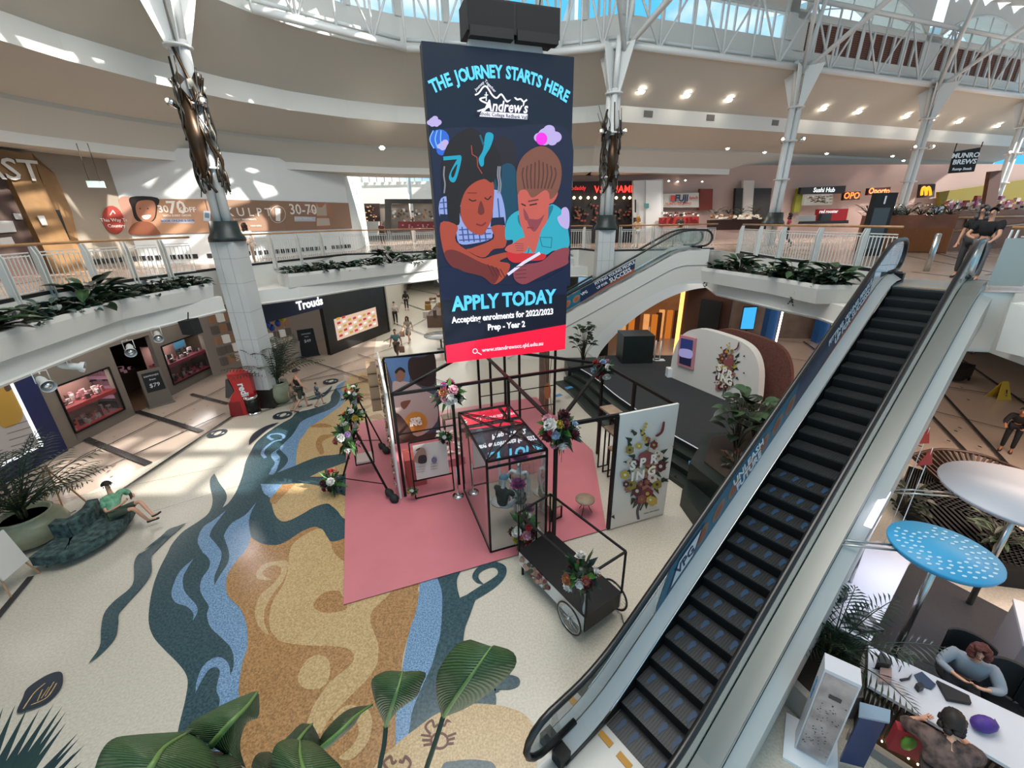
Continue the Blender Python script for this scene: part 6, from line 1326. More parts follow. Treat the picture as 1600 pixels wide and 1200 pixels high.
text(None, 'lettering', 'Trouds', .62, A0-dv*1.3-nn*.1+Vector((0, 0, 3.22)), dv, (0, 0, 1), EM('#f2f2f2', 1.2), t, bold=.04)
t = thing('window_display', 'lit poster window in the black shopfront by the mall corridor', 'shop window', A0+dv*2.2); m = MB(); m.slab([cz(A0+dv*.3, .7), cz(A0+dv*4.2, .7), cz(A0+dv*4.2, 2.0), cz(A0+dv*.3, 2.0)], nn*.1); obj('light_box', m, mat('poster_light', '#d9b9a4', .4, emit=.9), t)
s_mb = MB(); random.seed(12)
for i in range(34):
    k = .5+(i % 8)*.46; z = .85+(i//8)*.26; a = A0+dv*k-nn*.01; s_mb.add([cz(a, z), cz(a+dv*.3, z+.02), cz(a+dv*.28, z+.15), cz(a, z+.14)], [(0, 1, 2, 3)], i % 3)
obj('poster_print', s_mb, [EM('#c23a2e', .8), EM('#e8e2d8', 1), EM('#c9a23a', .8)], t)['kind'] = 'stuff'
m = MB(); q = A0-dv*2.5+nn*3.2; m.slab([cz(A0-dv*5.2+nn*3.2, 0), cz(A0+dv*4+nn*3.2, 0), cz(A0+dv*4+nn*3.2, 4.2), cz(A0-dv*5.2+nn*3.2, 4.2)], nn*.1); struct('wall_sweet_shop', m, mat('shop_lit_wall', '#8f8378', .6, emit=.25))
t = thing('goods_shelves', 'bright shelves of boxed goods inside the shop with balloons', 'shelving', A0-dv*2+nn*2.9); m = MB(); random.seed(2)
for r_ in range(5):
    for k in range(11): a = A0-dv*(.5+k*.42)+nn*2.9; m.box(cz(a, .7+r_*.55), (.3, .2, .4), math.atan2(dv.y, dv.x), random.randrange(4))
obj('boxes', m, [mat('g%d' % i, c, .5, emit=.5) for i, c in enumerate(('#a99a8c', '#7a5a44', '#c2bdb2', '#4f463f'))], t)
t = thing('shop_counter', 'white shop counter inside the shop with balloons', 'counter', A0-dv*1.2+nn*1.5); m = MB(); m.box(cz(A0-dv*1.1+nn*1.6, .5), (2.0, .6, 1.0), math.atan2(dv.y, dv.x)); obj('body', m, M('#b5aca2', .5), t)
t = thing('gift_display', 'silver wrapped gift display in the entrance of the shop with balloons', 'display', A0-dv*3.6+nn*.6); m = MB()
for i in range(40): m.box(cz(A0-dv*(3.0+random.random()*1.4)+nn*(.5+random.random()*.6), .3+random.random()*1.2), (.16, .12, .2), i, i % 2)
obj('gifts', m, [M('#a9a6a4', .3), M('#6f6a68', .4)], t)
for i, (c, k, z) in enumerate((('#2a4fa0', 3.5, 2.5), ('#c9b43a', 3.9, 2.4), ('#2a4fa0', 2.9, 2.45), ('#c9b43a', 2.55, 2.6), ('#c9b43a', 3.1, 2.75), ('#2a4fa0', 3.3, 2.3))):
    P = cz(A0-dv*k+nn*.7, z); t = thing('balloon', ['dark blue balloon, left of the pair in the shop doorway', 'yellow balloon furthest left in the shop doorway', 'dark blue balloon, right of the pair in the shop doorway', 'yellow balloon furthest right in the shop doorway', 'yellow balloon above the two blue ones in the shop doorway', 'dark blue balloon lowest in the bunch in the shop doorway'][i], 'balloon', P, group='balloons in the shop doorway'); m = MB(); m.ball(P, (.15, .15, .19), 12); obj('skin', m, M(c, .3), t); m = MB(); m.tube([P-Vector((0, 0, .19)), P-Vector((0, 0, 1.2))], .004, 4); obj('string', m, WT, t)
# far corridor: side walls, kiosks
m = MB(); m.slab([at(690, 470)+Vector((1.5, 0, 0)), Vector((2, 60, 0)), Vector((2, 60, 4.2)), cz(at(690, 470)+Vector((1.5, 0, 0)), 4.2)], (.2, 0, 0)); m.slab([(-40, 62, 0), (10, 62, 0), (10, 62, 4.2), (-40, 62, 4.2)], (0, .2, 0)); m.slab([cz(A1+dv*.5, 0), Vector((-14, 60, 0)), Vector((-14, 60, 4.2)), cz(A1+dv*.5, 4.2)], (-.2, 0, 0)); struct('wall_corridor', m, mat('corridor_white', '#b5b0a6', .5))
t = thing('mall_kiosk', 'cluttered mall kiosk with brown tables and a black letter G sign left of the screen', 'kiosk', at(690, 500)); q = at(695, 500)
m = MB(); random.seed(9); 
for i in range(26): m.box((q.x+random.uniform(-1.2, 1.6), q.y+random.uniform(-3, 3), random.uniform(.4, 1.5)), (random.uniform(.2, .6), .4, random.uniform(.2, .5)), i, i % 4)
obj('stock', m, [M('#6a4632', .6), M('#a8a39a', .6), M('#8a6a2e', .6), M('#39302c', .6)], t)['kind'] = 'stuff'; m = MB(); m.box((q.x+.3, q.y, .45), (2.4, 5, .9)); obj('counter', m, M('#5a4236', .6), t)
m = MB(); m.box((q.x-.2, q.y+.5, 3.0), (1.0, .1, 1.0)); obj('sign_panel', m, BLACKM, t); text(None, 'lettering', 'G', .7, (q.x-.2, q.y+.43, 3.0), (1, 0, 0), (0, 0, 1), EM('#c9c9c4', 1), t, bold=.02)
t = thing('glass_table', 'glass topped round display table by the flower frame', 'table', at(683, 548)); q = at(690, 545); m = MB(); m.lathe([(.001, .85), (1.0, .85), (1.0, .88), (.001, .88)], q, 24); obj('top', m, M('#8d9090', .1), t); m = MB(); m.lathe([(.3, 0), (.06, .05), (.06, .85)], q, 14); obj('leg', m, STEEL, t)
# ================================================================== dark round stage with steps behind the booth
CARP = mat('stage_carpet', '#2b2d30', .9, noise=.15, scale=12); DKG = mat('dark_green_stone', '#18221f', .4, noise=.3, scale=3)
edge = [at(*p, .62) for p in ((905, 575), (930, 590), (960, 615), (995, 640), (1040, 672), (1100, 706), (1150, 735))]
edge = [(p.x, p.y) for p in edge]; back = [(10.6, 10.8), (11.3, 15.2), (9.6, 20.3), (5.0, 20.6)]
top = smooth_open(edge, 3)
m = MB(); m.prism(list(top)+back, 0, .62); 
tag(obj('stage', m, CARP), 'dark grey carpeted round stage behind the pink display floor', 'stage')
st = thing('stage_steps', 'dark green curved steps leading up to the carpeted stage', 'steps', v3(top[0], 0))
for k in range(3):
    m = MB(); a = offset(top, -.02-.42*k); b = offset(top, -.42*(k+1)); m2 = list(a)+list(b)[::-1]; zt_ = .62-.16*(k+0)-.155
    m.prism(m2, 0, zt_); obj('step', m, DKG, st)
m = MB(); m.tube([v3(p, .63) for p in offset(top, -.03)], .022, 6); obj('white_nosing', m, WT, st)
bl = M('#3f7fae', .6)
for p in ((889, 606, .5), (872, 618, .3), (955, 648, .45), (1086, 725, .75)):
    q = at(*p); t = thing('distance_sticker', {889: 'small blue floor sticker on the upper stage step, far end', 872: 'small blue floor sticker on a lower stage step, far end', 955: 'small blue floor sticker on the stage step behind the shelf planks', 1086: 'blue rectangular sticker on the dark planter corner beside the near escalator'}[p[0]], 'sticker', q); m = MB(); m.box(q+Vector((0, 0, .01)), (.34, .2, .01), .5 if p[0] != 1086 else -.4); obj('label', m, bl, t)
# big dark planter between stage and near escalator
t = thing('stone_planter', 'large dark stepped stone planter between the stage and the near escalator', 'planter', (5.6, 9.4, 0))
m = MB(); ring = [at(1060, 775, 0)[:2], at(1100, 880, 0)[:2], (5.7, 7.4), (8.6, 9.6), (8.9, 11.6), (6.6, 11.9)]
m.prism([tuple(at(1062, 790, 0)[:2]), (4.55, 7.75), (5.2, 7.4), (8.2, 9.8), (8.6, 11.8), (6.2, 11.6)], 0, .5); obj('lower_tier', m, DKG, t); m = MB(); m.prism([(4.8, 9.7), (5.1, 8.6), (5.7, 8.2), (8.1, 10.2), (8.4, 11.7), (6.0, 11.3)], .5, 1.02); obj('upper_tier', m, DKG, t)
m = MB(); m.prism([(5.2, 9.7), (5.4, 8.9), (5.8, 8.6), (8.0, 10.4), (8.2, 11.5), (6.0, 11.0)], 1.0, 1.05); obj('soil', m, SOIL, t)
bush('large fiddle-leaf plant with broad dark leaves rising beside the near escalator', (6.3, 10.2, 1.05), .85, 1.5, 40, (.42, .3), 3, 'fiddle_leaf_plant', trunk=.5)
bush('second broad-leaved dark plant nearer the escalator banner', (7.1, 10.7, 1.05), .8, 1.2, 34, (.4, .28), 8, 'fiddle_leaf_plant', trunk=.4)
bush('low bush of reddish and dark leaves in the stone planter', (5.9, 9.4, 1.05), .55, .45, 34, (.2, .09), 5, 'croton_bush', [mat('leaf_red', '#4a251e', .5, color2='#2a1a16'), LEAFD])
bush('low green bush at the near end of the stone planter', (5.6, 8.3, .5), .5, .4, 24, (.22, .12), 6, 'leafy_bush')
bush('low croton bush right of the dark planter sticker', (6.9, 9.6, 1.05), .5, .5, 24, (.2, .1), 16, 'croton_bush', [mat('leaf_red', '#4a251e'), LEAFD])
bush('broad-leaved dark plant at the foot of the white arch', (3.5, 19.3, .62), .8, 1.5, 44, (.38, .28), 13, 'fiddle_leaf_plant', trunk=.7)
t = thing('planter_box', 'dark green square planter box at the foot of the arch', 'planter', (3.5, 19.3, 0)); m = MB(); m.box((3.5, 19.4, .35), (1.6, 1.4, .68)); obj('box', m, DKG, t)
t = thing('dark_plinth', 'tall dark green plinth at the back of the stage near the warm lit shop', 'plinth', at(990, 560, .62)); q = at(990, 562, .62); m = MB(); m.box((q.x, q.y, 1.3), (1.5, 1.2, 1.4)); obj('block', m, DKG, t)
# curved SPRING wall on the stage
a = Vector((7.05, 17.3, .62)); b = Vector((8.75, 13.55, .62)); d = (b-a).normalized(); n = Vector((-d.y, d.x, 0)); L = (b-a).length
if n.dot(CAM-a) < 0: n = -n
t = thing('curved_spring_wall', 'free-standing white wall with a rounded top, a pink framed screen and the word SPRING', 'display wall', (a+b)/2)
out = [onpl(*p, a, n) for p in smooth_open([(1047, 590), (1050, 560), (1058, 535), (1072, 519), (1095, 514), (1130, 523), (1160, 535), (1178, 552), (1186, 580), (1184, 620), (1180, 632)], 4)]
out = [Vector(p) for p in out]; 
for p in out: p.z = max(p.z, .62)
out[0].z = .62; out[-1].z = .62
m = MB(); m.slab(out, -n*.3); obj('board', m, PW, t)
m = MB(); o2 = [p-n*.9+d*.55+Vector((0, 0, .02)) for p in out[12:]]; o2 = o2+[Vector((o2[0].x, o2[0].y, .62))]; m.slab(o2, -n*.15)
tag(obj('terracotta_panel', m, mat('terracotta', '#6e4238', .8, noise=.3, scale=14)), 'speckled terracotta rounded panel behind the white SPRING wall', 'panel')
s = Sheet(a+n*.01, n); spring_art(s, 1136, 578, 44, 15, -.1); s.done('flower_print', t)
for st_, x, y in (('S', 1124, 575), ('P', 1132, 580), ('R', 1140, 585), ('I', 1123, 588), ('N', 1131, 592), ('G', 1139, 597)): text(None, 'letter', st_, .36, onpl(x, y, a+n*.1, n), d, (0, 0, 1), WTX, t, bold=.05)
tv = [onpl(*p, a+n*.1, n) for p in ((1064, 527), (1083, 531), (1079, 574), (1061, 568))]
m = MB(); m.slab([tv[0]-d*.1+Vector((0, 0, .08)), tv[1]+d*.1+Vector((0, 0, .08)), tv[2]+d*.1-Vector((0, 0, .08)), tv[3]-d*.1-Vector((0, 0, .08))], -n*.1); obj('screen_frame', m, M('#c4838a', .5), t)
s = Sheet(a+n*.115, n); s.poly([(1064, 528), (1083, 532), (1079, 573), (1061, 567)], EM('#1d2a5c', 1), False); s.poly([(1063, 545), (1081, 548), (1080, 560), (1062, 556)], EM('#8a86b4', 1)); s.poly([(1062, 557), (1080, 561), (1079, 573), (1061, 567)], EM('#121430', 1), False); s.done('display', t)
t = thing('power_box', 'small white box at the lower left end of the curved SPRING wall', 'box', at(1047, 585, .62)); q = at(1047, 588, .62); m = MB(); m.box((q.x, q.y, .82), (.35, .3, .4)); obj('case', m, WT, t)
# barrier stands and rails at the back
for k, (x, y) in enumerate(((1022, 562), (1030, 563), (1012, 538))):
    q = at(x, y, .62); t = thing('barrier_post', ['white barrier post on the stage edge, left of two', 'white barrier post on the stage edge, right of two', 'white barrier post by the warm lit shop'][k], 'barrier', q); m = MB(); m.tube([q, q+Vector((0, 0, 1.0))], .03, 6); obj('pole', m, WT, t); m = MB(); m.box(q+Vector((0, 0, .02)), (.5, .3, .03)); obj('base', m, WT, t)
# warm shop and brown wall beneath the arch
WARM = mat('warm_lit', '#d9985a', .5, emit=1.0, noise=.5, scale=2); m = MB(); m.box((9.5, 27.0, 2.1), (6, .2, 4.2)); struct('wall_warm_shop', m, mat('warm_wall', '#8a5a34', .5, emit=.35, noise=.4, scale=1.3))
t = thing('clothes_displays', 'warm lit clothing displays in the shop beneath the white arch', 'display', (8.2, 25.5, 0)); m = MB(); random.seed(4)
for i in range(9): m.box((6.9+i*.45, 24.6+random.uniform(0, 1.6), .9), (.3, .2, 1.8), 0, i % 3)
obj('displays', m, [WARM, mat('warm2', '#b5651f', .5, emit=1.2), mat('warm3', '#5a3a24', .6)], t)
m = MB(); m.beam((9.3, 22.5, 0), (9.3, 22.5, 3.6), .15); tag(obj('glow_pillar', m, EM('#ffb45a', 3)), 'glowing amber light strip at the edge of the brown wall', 'light')
m = MB(); m.slab([(9.4, 22.4, 0), (10.9, 20.3, 0), (10.9, 20.3, 4.2), (9.4, 22.4, 4.2)], (.2, .2, 0)); struct('wall_brown', m, mat('brown_wall', '#4a2e20', .5))
t = thing('wall_screen', 'large switched-off black screen on the brown wall', 'screen', (10.5, 20.8, 2)); m = MB(); q = Vector((10.2, 21.1, 2.4)); dd = Vector((2.5, -3.6, 0)).normalized(); m.slab([q-dd*.5+Vector((0, 0, -.9)), q+dd*.6+Vector((0, 0, -.9)), q+dd*.6+Vector((0, 0, .9)), q-dd*.5+Vector((0, 0, .9))], (-.06, -.06, 0)); obj('panel', m, BLACKM, t)
# blue information screens
for k, x in enumerate((1131, 1170)):
    pts = [((x-11, 481), (x+12, 480), (x+9, 514), (x-13, 515)), ((x-7, 481), (x+13, 480), (x+7, 514), (x-13, 514))][k]
    P0_ = Vector((12.0+k*1.3, 21.8, 0)); n_ = Vector((-.35, -1, 0)).normalized(); q = [onpl(*p, P0_, n_) for p in pts]; t = thing('information_screen', ['upright bright blue information screen, left of the pair under the balcony', 'upright bright blue information screen, right of the pair under the balcony'][k], 'screen', (P0_.x, P0_.y, 0), group='blue information screens')
    m = MB(); m.slab(q, -n_*.02); obj('display', m, EM('#38a6e6', 1.3), t); m = MB(); cc = sum(q, Vector())/4; m.slab([cc+(p-cc)*1.12-n_*.03 for p in q], -n_*.08); obj('housing', m, BLACKM, t); m = MB(); m.tube([cc-n_*.1, Vector((cc.x, cc.y, 0))], .04, 6); obj('stand', m, BLACKM, t)
# blue columns with light tubes, far goods
for k, (x0, y0, x1, y1) in enumerate(((1205, 540, 1217, 482), (1287, 535, 1297, 498))):
    A_ = at(x0, y0); t = thing('blue_pillar', ['bright blue pillar with a white light tube under the right balcony, left one', 'bright blue pillar with a white light tube under the right balcony, right one'][k], 'pillar', A_); m = MB(); m.box((A_.x-.3, A_.y+.1, 2.1), (.55, .5, 4.2)); obj('body', m, M('#1d5a9a', .4), t); m = MB(); m.tube([A_+Vector((.1, -.2, 0)), A_+Vector((.1, -.2, 4.2))], .05, 6); obj('light_tube', m, EM('#ffffff', 6), t)
t = thing('light_tube', 'slanting white light tube beside the stage plants', 'light', at(1195, 600)); m = MB(); q = at(1195, 600); m.tube([q, q+Vector((.1, 0, 1.9))], .05, 6); obj('tube', m, EM('#ffffff', 5), t)
m = MB()
for a_, b_ in (((13, 26), (40, 22)), ((40, 22), (40, 0))): m.slab([v3(a_, 0), v3(b_, 0), v3(b_, 4.2), v3(a_, 4.2)], (.1, .2, 0))
struct('wall_far_ground', m, mat('far_shops', '#8a7668', .5, noise=.5, scale=.6))
t = thing('goods_boxes', 'row of dark and red storage boxes under the right balcony', 'boxes', at(1240, 522)); m = MB()
for i in range(5): q = at(1225+i*9, 524-i, 0); m.box(q+Vector((0, 0, .3)), (.55, .5, .6), .3, i % 2 if i != 4 else 2)
obj('boxes', m, [M('#2c2a2a', .6), M('#4a4340', .6), M('#7a1c22', .6)], t)
bush('scruffy low greenery on the ground behind the white wall', at(1200, 592, .0), .9, .6, 26, (.25, .06), 18, 'grass_clump')
# right hand side concourse
q = at(1483, 590); t = thing('ottoman', 'black square ottoman on the rose tiles right of the near escalator', 'ottoman', q); m = MB(); m.box(q+Vector((0, 0, .4)), (1.3, 1.1, .55), .5); obj('seat', m, BLACK, t)
for a, b in ((-.5, -.4), (.5, -.4), (.5, .4), (-.5, .4)): m = MB(); m.beam(q+Vector((a, b, 0)), q+Vector((a, b, .15)), .06); obj('leg', m, BLACK, t)
q = at(1560, 622); t = thing('wet_floor_sign', 'yellow folding wet floor warning sign on the rose tiles', 'warning sign', q)
for sg in (-1, 1): m = MB(); m.slab([q+Vector((-.3, sg*.22, 0)), q+Vector((.3, sg*.22, 0)), q+Vector((.12, 0, .75)), q+Vector((-.12, 0, .75))], (0, .015, 0)); obj('panel', m, M('#b39a2c', .5), t)
text(None, 'lettering', '!', .4, q+Vector((0, -.2, .3)), (1, 0, 0), (0, .28, 1), BLACKM, t)
figure('dark silhouetted person in black leaning forward at the right edge of the view', at(1570, 705), 2.2, dict(ch=(0, .12, 1.22), nb=(0, .24, 1.38), hb=(0, .28, 1.45), hd=(0, .34, 1.53), ht=(0, .36, 1.62), sl=(-.18, .18, 1.34), sr=(.18, .18, 1.34), el=(-.25, .3, 1.12), er=(.26, .3, 1.1), wl=(-.2, .5, 1.02), wr=(.22, .5, 1.0), fl=(-.15, .56, 1.0), fr=(.2, .56, .98)), 1.0, SKIN2, '#131315', 1.6, '#131315', 1.9, '#111111', '#171210')
figure('person walking under the right balcony, only bare legs and dark shorts showing', at(1507, 552), .4, dict(WALK), 1.0, SKIN, '#2a2a2c', .6, '#1f1a1c', .8, '#1a1414')
# curved slatted bench, red flags, shrubs, desks, canopies
t = thing('slatted_bench', 'curved dark brown slatted seat behind the white canopy', 'bench', at(1500, 735)); m = MB()
pa = smooth_open([tuple(at(x, y, .85)[:2]) for x, y in ((1425, 712), (1470, 704), (1530, 712), (1590, 735), (1640, 760))], 6); pb = offset(pa, -.75)
for i in range(0, len(pa)): m.beam(v3(pa[i], .85), v3(pb[i], .5), .05, .09)
obj('slats', m, mat('bench_wood', '#3a2519', .4), t); m = MB(); m.tube([v3(p, .88) for p in pa], .05, 6); m.tube([v3(p, .45) for p in pb], .05, 6); obj('rails', m, mat('bench_wood', '#3a2519'), t)
for k, (x, y, bx, by) in enumerate(((1446, 685, 1436, 706), (1450, 718, 1444, 729))):
    q = dist(bx, by+6, 12.5 if k == 0 else 11.2); q2 = dist(x, y, 12.2 if k == 0 else 11.0); t = thing('red_flag', ['small red triangular flag on a thin pole, upper one', 'small red triangular flag on a thin pole, lower one'][k], 'flag', Vector((q.x, q.y, 0))); m = MB(); m.tube([Vector((q2.x, q2.y, 0)), q2+Vector((0, 0, .25))], .008, 5); obj('pole', m, WT, t); m = MB(); m.slab([q2+Vector((0, 0, .25)), q2+Vector((-.22, -.05, -.1)), q2+Vector((.12, 0, -.12))], (0, .01, 0)); obj('cloth', m, mat('flag_red', '#c22a22', .5, emit=.2), t)
WDK = mat('desk_white', '#c9c9cf', .25)
GRC = mat('charcoal_carpet', '#3b3b3f', .9, noise=.1, scale=20)
m = MB(); m.poly([at(*p, .012) for p in ((1425, 878), (1640, 990), (1660, 1260), (1350, 1080), (1300, 1010))]); struct('floor_carpet', m, GRC)
def counter(label, top_px, z, side, th=.05):
    P = [at(*p, z) for p in top_px]; c = sum(P, Vector())/len(P); t = thing('service_counter', label, 'counter', cz(c, 0)); m = MB(); m.slab(P, (0, 0, -th)); obj('counter_top', m, WDK, t)
    Q = [c+(p-c)*.93 for p in P]; m = MB(); n_ = len(Q)
    for i in range(n_): a_, b_ = Q[i], Q[(i+1) % n_]; m.add([cz(a_, .0), cz(b_, .0), cz(b_, z-th), cz(a_, z-th)], [(0, 1, 2, 3)])
    obj('body', m, side, t); return t
counter('long white service counter running beside the near escalator', ((1275, 962), (1359, 1005), (1425, 872), (1372, 845), (1330, 850)), 1.05, M('#a9a39c', .5))
cdk = counter('white service counter with a ribbed brown front where two women talk', ((1357, 1008), (1640, 1140), (1640, 1235), (1356, 1070)), 1.0, mat('ribbed_brown', '#3b2a22', .5))
m = MB(); A_ = at(1356, 1070, 1.0); B_ = at(1640, 1235, 1.0); dn = (B_-A_).normalized(); ou = Vector((dn.y, -dn.x, 0))
for i in range(60): q = A_+dn*(.1+i*.06)-ou*.0; m.beam(cz(q, .2), cz(q, .93), .03)
obj('ribs', m, mat('ribbed_brown', '#3b2a22'), cdk)
for i in range(16):
    q = A_+dn*(.16+i*.095)+ou*.03; m = MB(); m.ball(cz(q, .2), .012, 6); obj('counter_light', m, EM('#ffd9a0', 40), cdk)
light('counter_lamp', 'AREA', cz(A_+dn*.9+ou*.06, .16), 6, (1, .75, .45), .04, (math.radians(200), 0, math.atan2(dn.y, dn.x)), 1.6)
m = MB(); m.slab([cz(A_+ou*.1, .0), cz(B_+ou*.1, 0), cz(B_+ou*.1, .17), cz(A_+ou*.1, .17)], ou*.1); obj('plinth', m, M('#8f8a84', .5), cdk)
counter('white counter corner at the right edge of the view', ((1583, 935), (1660, 960), (1660, 1050), (1600, 1005)), 1.05, M('#8f8a8c', .5))
def disc_canopy(label, C_, r, z, top_m, dots=False):
    t = thing('disc_canopy', label, 'canopy', (C_[0], C_[1], 0)); C_ = Vector((C_[0], C_[1], 0)); m = MB(); m.lathe([(.001, z), (r, z), (r*1.01, z-.03), (r*.97, z-.09), (.001, z-.09)], C_, 40); obj('disc', m, top_m, t)
    m = MB(); m.tube([C_+Vector((0, 0, z-.09)), C_], .05, 8); obj('pole', m, STEEL, t)
    for s_ in (-.06, .06): m = MB(); q = C_+Vector((-r*.95, .1+s_, z-.05)); m.tube([q, q+Vector((-.9, .3, -.1))], .018, 6); obj('support_arm', m, STEEL, t)
    if dots:
        random.seed(3); m = MB()
        for k, (rr, n_) in enumerate(((.42, 15), (.56, 20), (.70, 25), (.84, 28))):
            for i in range(n_):
                a_ = 2*PI*i/n_+k*.4
                if 1.1 < a_ % (2*PI) < 2.0 and k > 1: continue
                q = C_+Vector((math.cos(a_)*rr*r, math.sin(a_)*rr*r, z+.004)); m.poly([q+Vector((.032*math.cos(b_)*r/.64, .02*math.sin(b_)*r/.64, 0)) for b_ in [2*PI*j/10 for j in range(10)]])
        obj('dot_pattern', m, M('#a9cfe0', .4), t)['kind'] = 'stuff'
disc_canopy('round sky blue canopy disc with rings of pale dots above the service counter', (6.62, 4.98), .66, 2.4, mat('canopy_blue', '#3496c4', .5), True)
disc_canopy('large round white canopy disc at the right edge', (9.0, 6.0), 1.12, 2.6, mat('canopy_white', '#b3b5bd', .4))
bush('green plant with long leaves under the white canopy', at(1560, 850, .4), .6, .8, 40, (.35, .1), 23, 'leafy_bush')
bush('dark rounded plant beside the light strip under the near escalator', at(1412, 800, .5), .6, .9, 30, (.25, .18), 24, 'leafy_bush', [LEAFD, LEAFD])
t = thing('planting_bed', 'black planting bed between the canopies', 'planter', at(1470, 790)); m = MB(); m.poly([at(*p, .42) for p in ((1405, 770), (1420, 728), (1480, 745), (1600, 830), (1640, 900), (1560, 890), (1480, 850))]); m2 = [at(*p, .42) for p in ((1405, 770), (1420, 728), (1480, 745), (1600, 830), (1640, 900), (1560, 890), (1480, 850))]; m.slab(m2, (0, 0, -.42)); obj('bed', m, M('#121211', .8), t)
t = thing('light_strip', 'white glittering light strip along the side of the near escalator', 'light', at(1375, 790, 1)); m = MB(); a_ = dist(1356, 822, 9.0); b_ = dist(1386, 768, 9.9); m.beam(a_, b_, .1, .04); obj('lamp_bar', m, EM('#dfe6ff', 2.5), t); m = MB(); m.tube([a_.lerp(b_, .5), Vector(((a_.x+b_.x)/2, (a_.y+b_.y)/2, 0))], .03, 6); obj('stand', m, STEEL, t)
light('counter_light', 'AREA', (6.7, 5.6, 2.25), 30, (.8, .82, 1), .6, (0, 0, 0), 1.2)  # added fill brightening the service counters; no fixture hangs here
# palm in a white box, terrazzo totem
t = thing('palm_box', 'low white planter box at the end of the counters', 'planter', at(1260, 1050)); q = [at(*p, .5) for p in ((1225, 1055), (1262, 1092), (1350, 1090), (1352, 1010), (1300, 970))]; m = MB(); m.slab(q, (0, 0, -.5)); obj('box', m, M('#a39d94', .6), t)
cc = sum(q, Vector())/5; m = MB(); m.slab([cc+(p-cc)*.85+Vector((0, 0, .01)) for p in q], (0, 0, -.02)); obj('soil', m, SOIL, t)
palm('young palm with arching fronds in the white box beside the counters', cc+Vector((.0, .1, .0)), 1.35, 26, 1.0, None, 17, zmin=.15)
P = at(1265, 1172); yaw = -.62; c_ = Matrix.Rotation(yaw, 3, 'Z'); f = lambda x, y, z: P+c_ @ Vector((x, y, z)); TZ = mat('totem_terrazzo', '#b9a9a4', .5, color2='#8d7f7c', scale=3)
t = thing('totem_sign', 'tall white and speckled pink totem leaning slightly by the near escalator foot', 'totem', P)
tp = [dist(1278, 1053, 5.35), dist(1320, 1052, 5.45), dist(1336, 1076, 5.1), dist(1291, 1076, 5.0)]; bt = [at(1240, 1172), at(1310, 1190), at(1296, 1205), at(1252, 1188)]
tz = sum(p.z for p in tp)/4
ctr = at(1275, 1178); w2, d2, h2 = .36, .17, tz
bt = [f(-w2/2, d2, 0), f(w2/2, d2, 0), f(w2/2, -d2, 0), f(-w2/2, -d2, 0)]
hh = 1.75; m = MB(); m.hexa([f(-.19, -.13, .05), f(.19, -.13, .05), f(.19, .13, .05), f(-.19, .13, .05), f(-.19, -.13, hh), f(.19, -.13, hh), f(.19, .13, hh), f(-.19, .13, hh)]); obj('body', m, WDK, t)
m = MB(); m.slab([f(-.17, -.135, .08), f(.17, -.135, .08), f(.17, -.135, hh-.06), f(-.17, -.135, hh-.06)], c_ @ Vector((0, -.006, 0))); obj('speckled_face', m, TZ, t)
m = MB(); random.seed(31)
for i in range(70): x, z = random.uniform(-.15, .15), random.uniform(.2, hh-.5); q = f(x, -.145, z); s_ = random.uniform(.005, .013); m.poly([q+c_ @ Vector((s_*math.cos(a_), 0, s_*math.sin(a_)*.8)) for a_ in (0, 1.1, 2.3, 3.4, 4.6)])
m.slab([f(-.06, -.145, 1.32), f(.07, -.145, 1.32), f(.07, -.145, 1.38), f(-.06, -.145, 1.38)], c_ @ Vector((0, -.01, 0))); obj('terrazzo_chips', m, M('#43393a', .5), t)
text(None, 'lettering', 'sanitiser', .12, f(-.196, 0, 1.2), c_ @ Vector((0, 0, -1)), c_ @ Vector((0, -1, 0)), M('#3a7fa8'), t)
m = MB(); m.slab([f(-.32, -.35, .0), f(.32, -.35, 0), f(.32, .35, 0), f(-.32, .35, 0)], (0, 0, .05)); obj('base', m, WT, t)
t = thing('leaflet_holder', 'dark blue folding leaflet stand behind the totem', 'stand', f(.5, .1, 0)); m = MB(); m.slab([f(.33, .0, .1), f(.6, .1, .1), f(.6, .1, 1.1), f(.33, 0, 1.1)], c_ @ Vector((0, .05, 0))); obj('panel', m, M('#1f3460', .4), t); m = MB(); m.slab([f(.3, -.05, 1.12), f(.62, .08, 1.12), f(.62, .2, 1.2), f(.3, .1, 1.2)], (0, 0, .03)); obj('tray', m, M('#8d99a6', .3), t)
# people and things at the counter
def seatpose(**k):
    d = dict(pel=(0, 0, .58), ch=(0, .05, .9), nb=(0, .09, 1.1), hb=(0, .12, 1.18), hd=(0, .15, 1.28), ht=(0, .15, 1.37), sl=(-.2, .06, 1.06), sr=(.2, .06, 1.06), el=(-.32, .22, .86), er=(.32, .22, .86), wl=(-.12, .46, .96), wr=(.14, .46, .96), fl=(-.04, .5, .98), fr=(.07, .5, .98), pl=(-.1, .03, .55), pr=(.1, .03, .55), kl=(-.13, .45, .58), kr=(.13, .45, .58), al=(-.13, .42, .12), ar=(.13, .42, .12), tl=(-.13, .58, .05), tr=(.13, .58, .05)); d.update(k); return d
wq = at(1512, 1045, .95)
figure('woman with auburn hair and glasses in a pale shirt seated behind the counter', (wq.x+.12, wq.y+.08, 0.04), 2.35, seatpose(), 1.0, SKIN, '#8f959c', 1.75, '#1c1d22', 1.9, '#111111', '#5a2418', 'curly', stout=1.12, glasses=True)
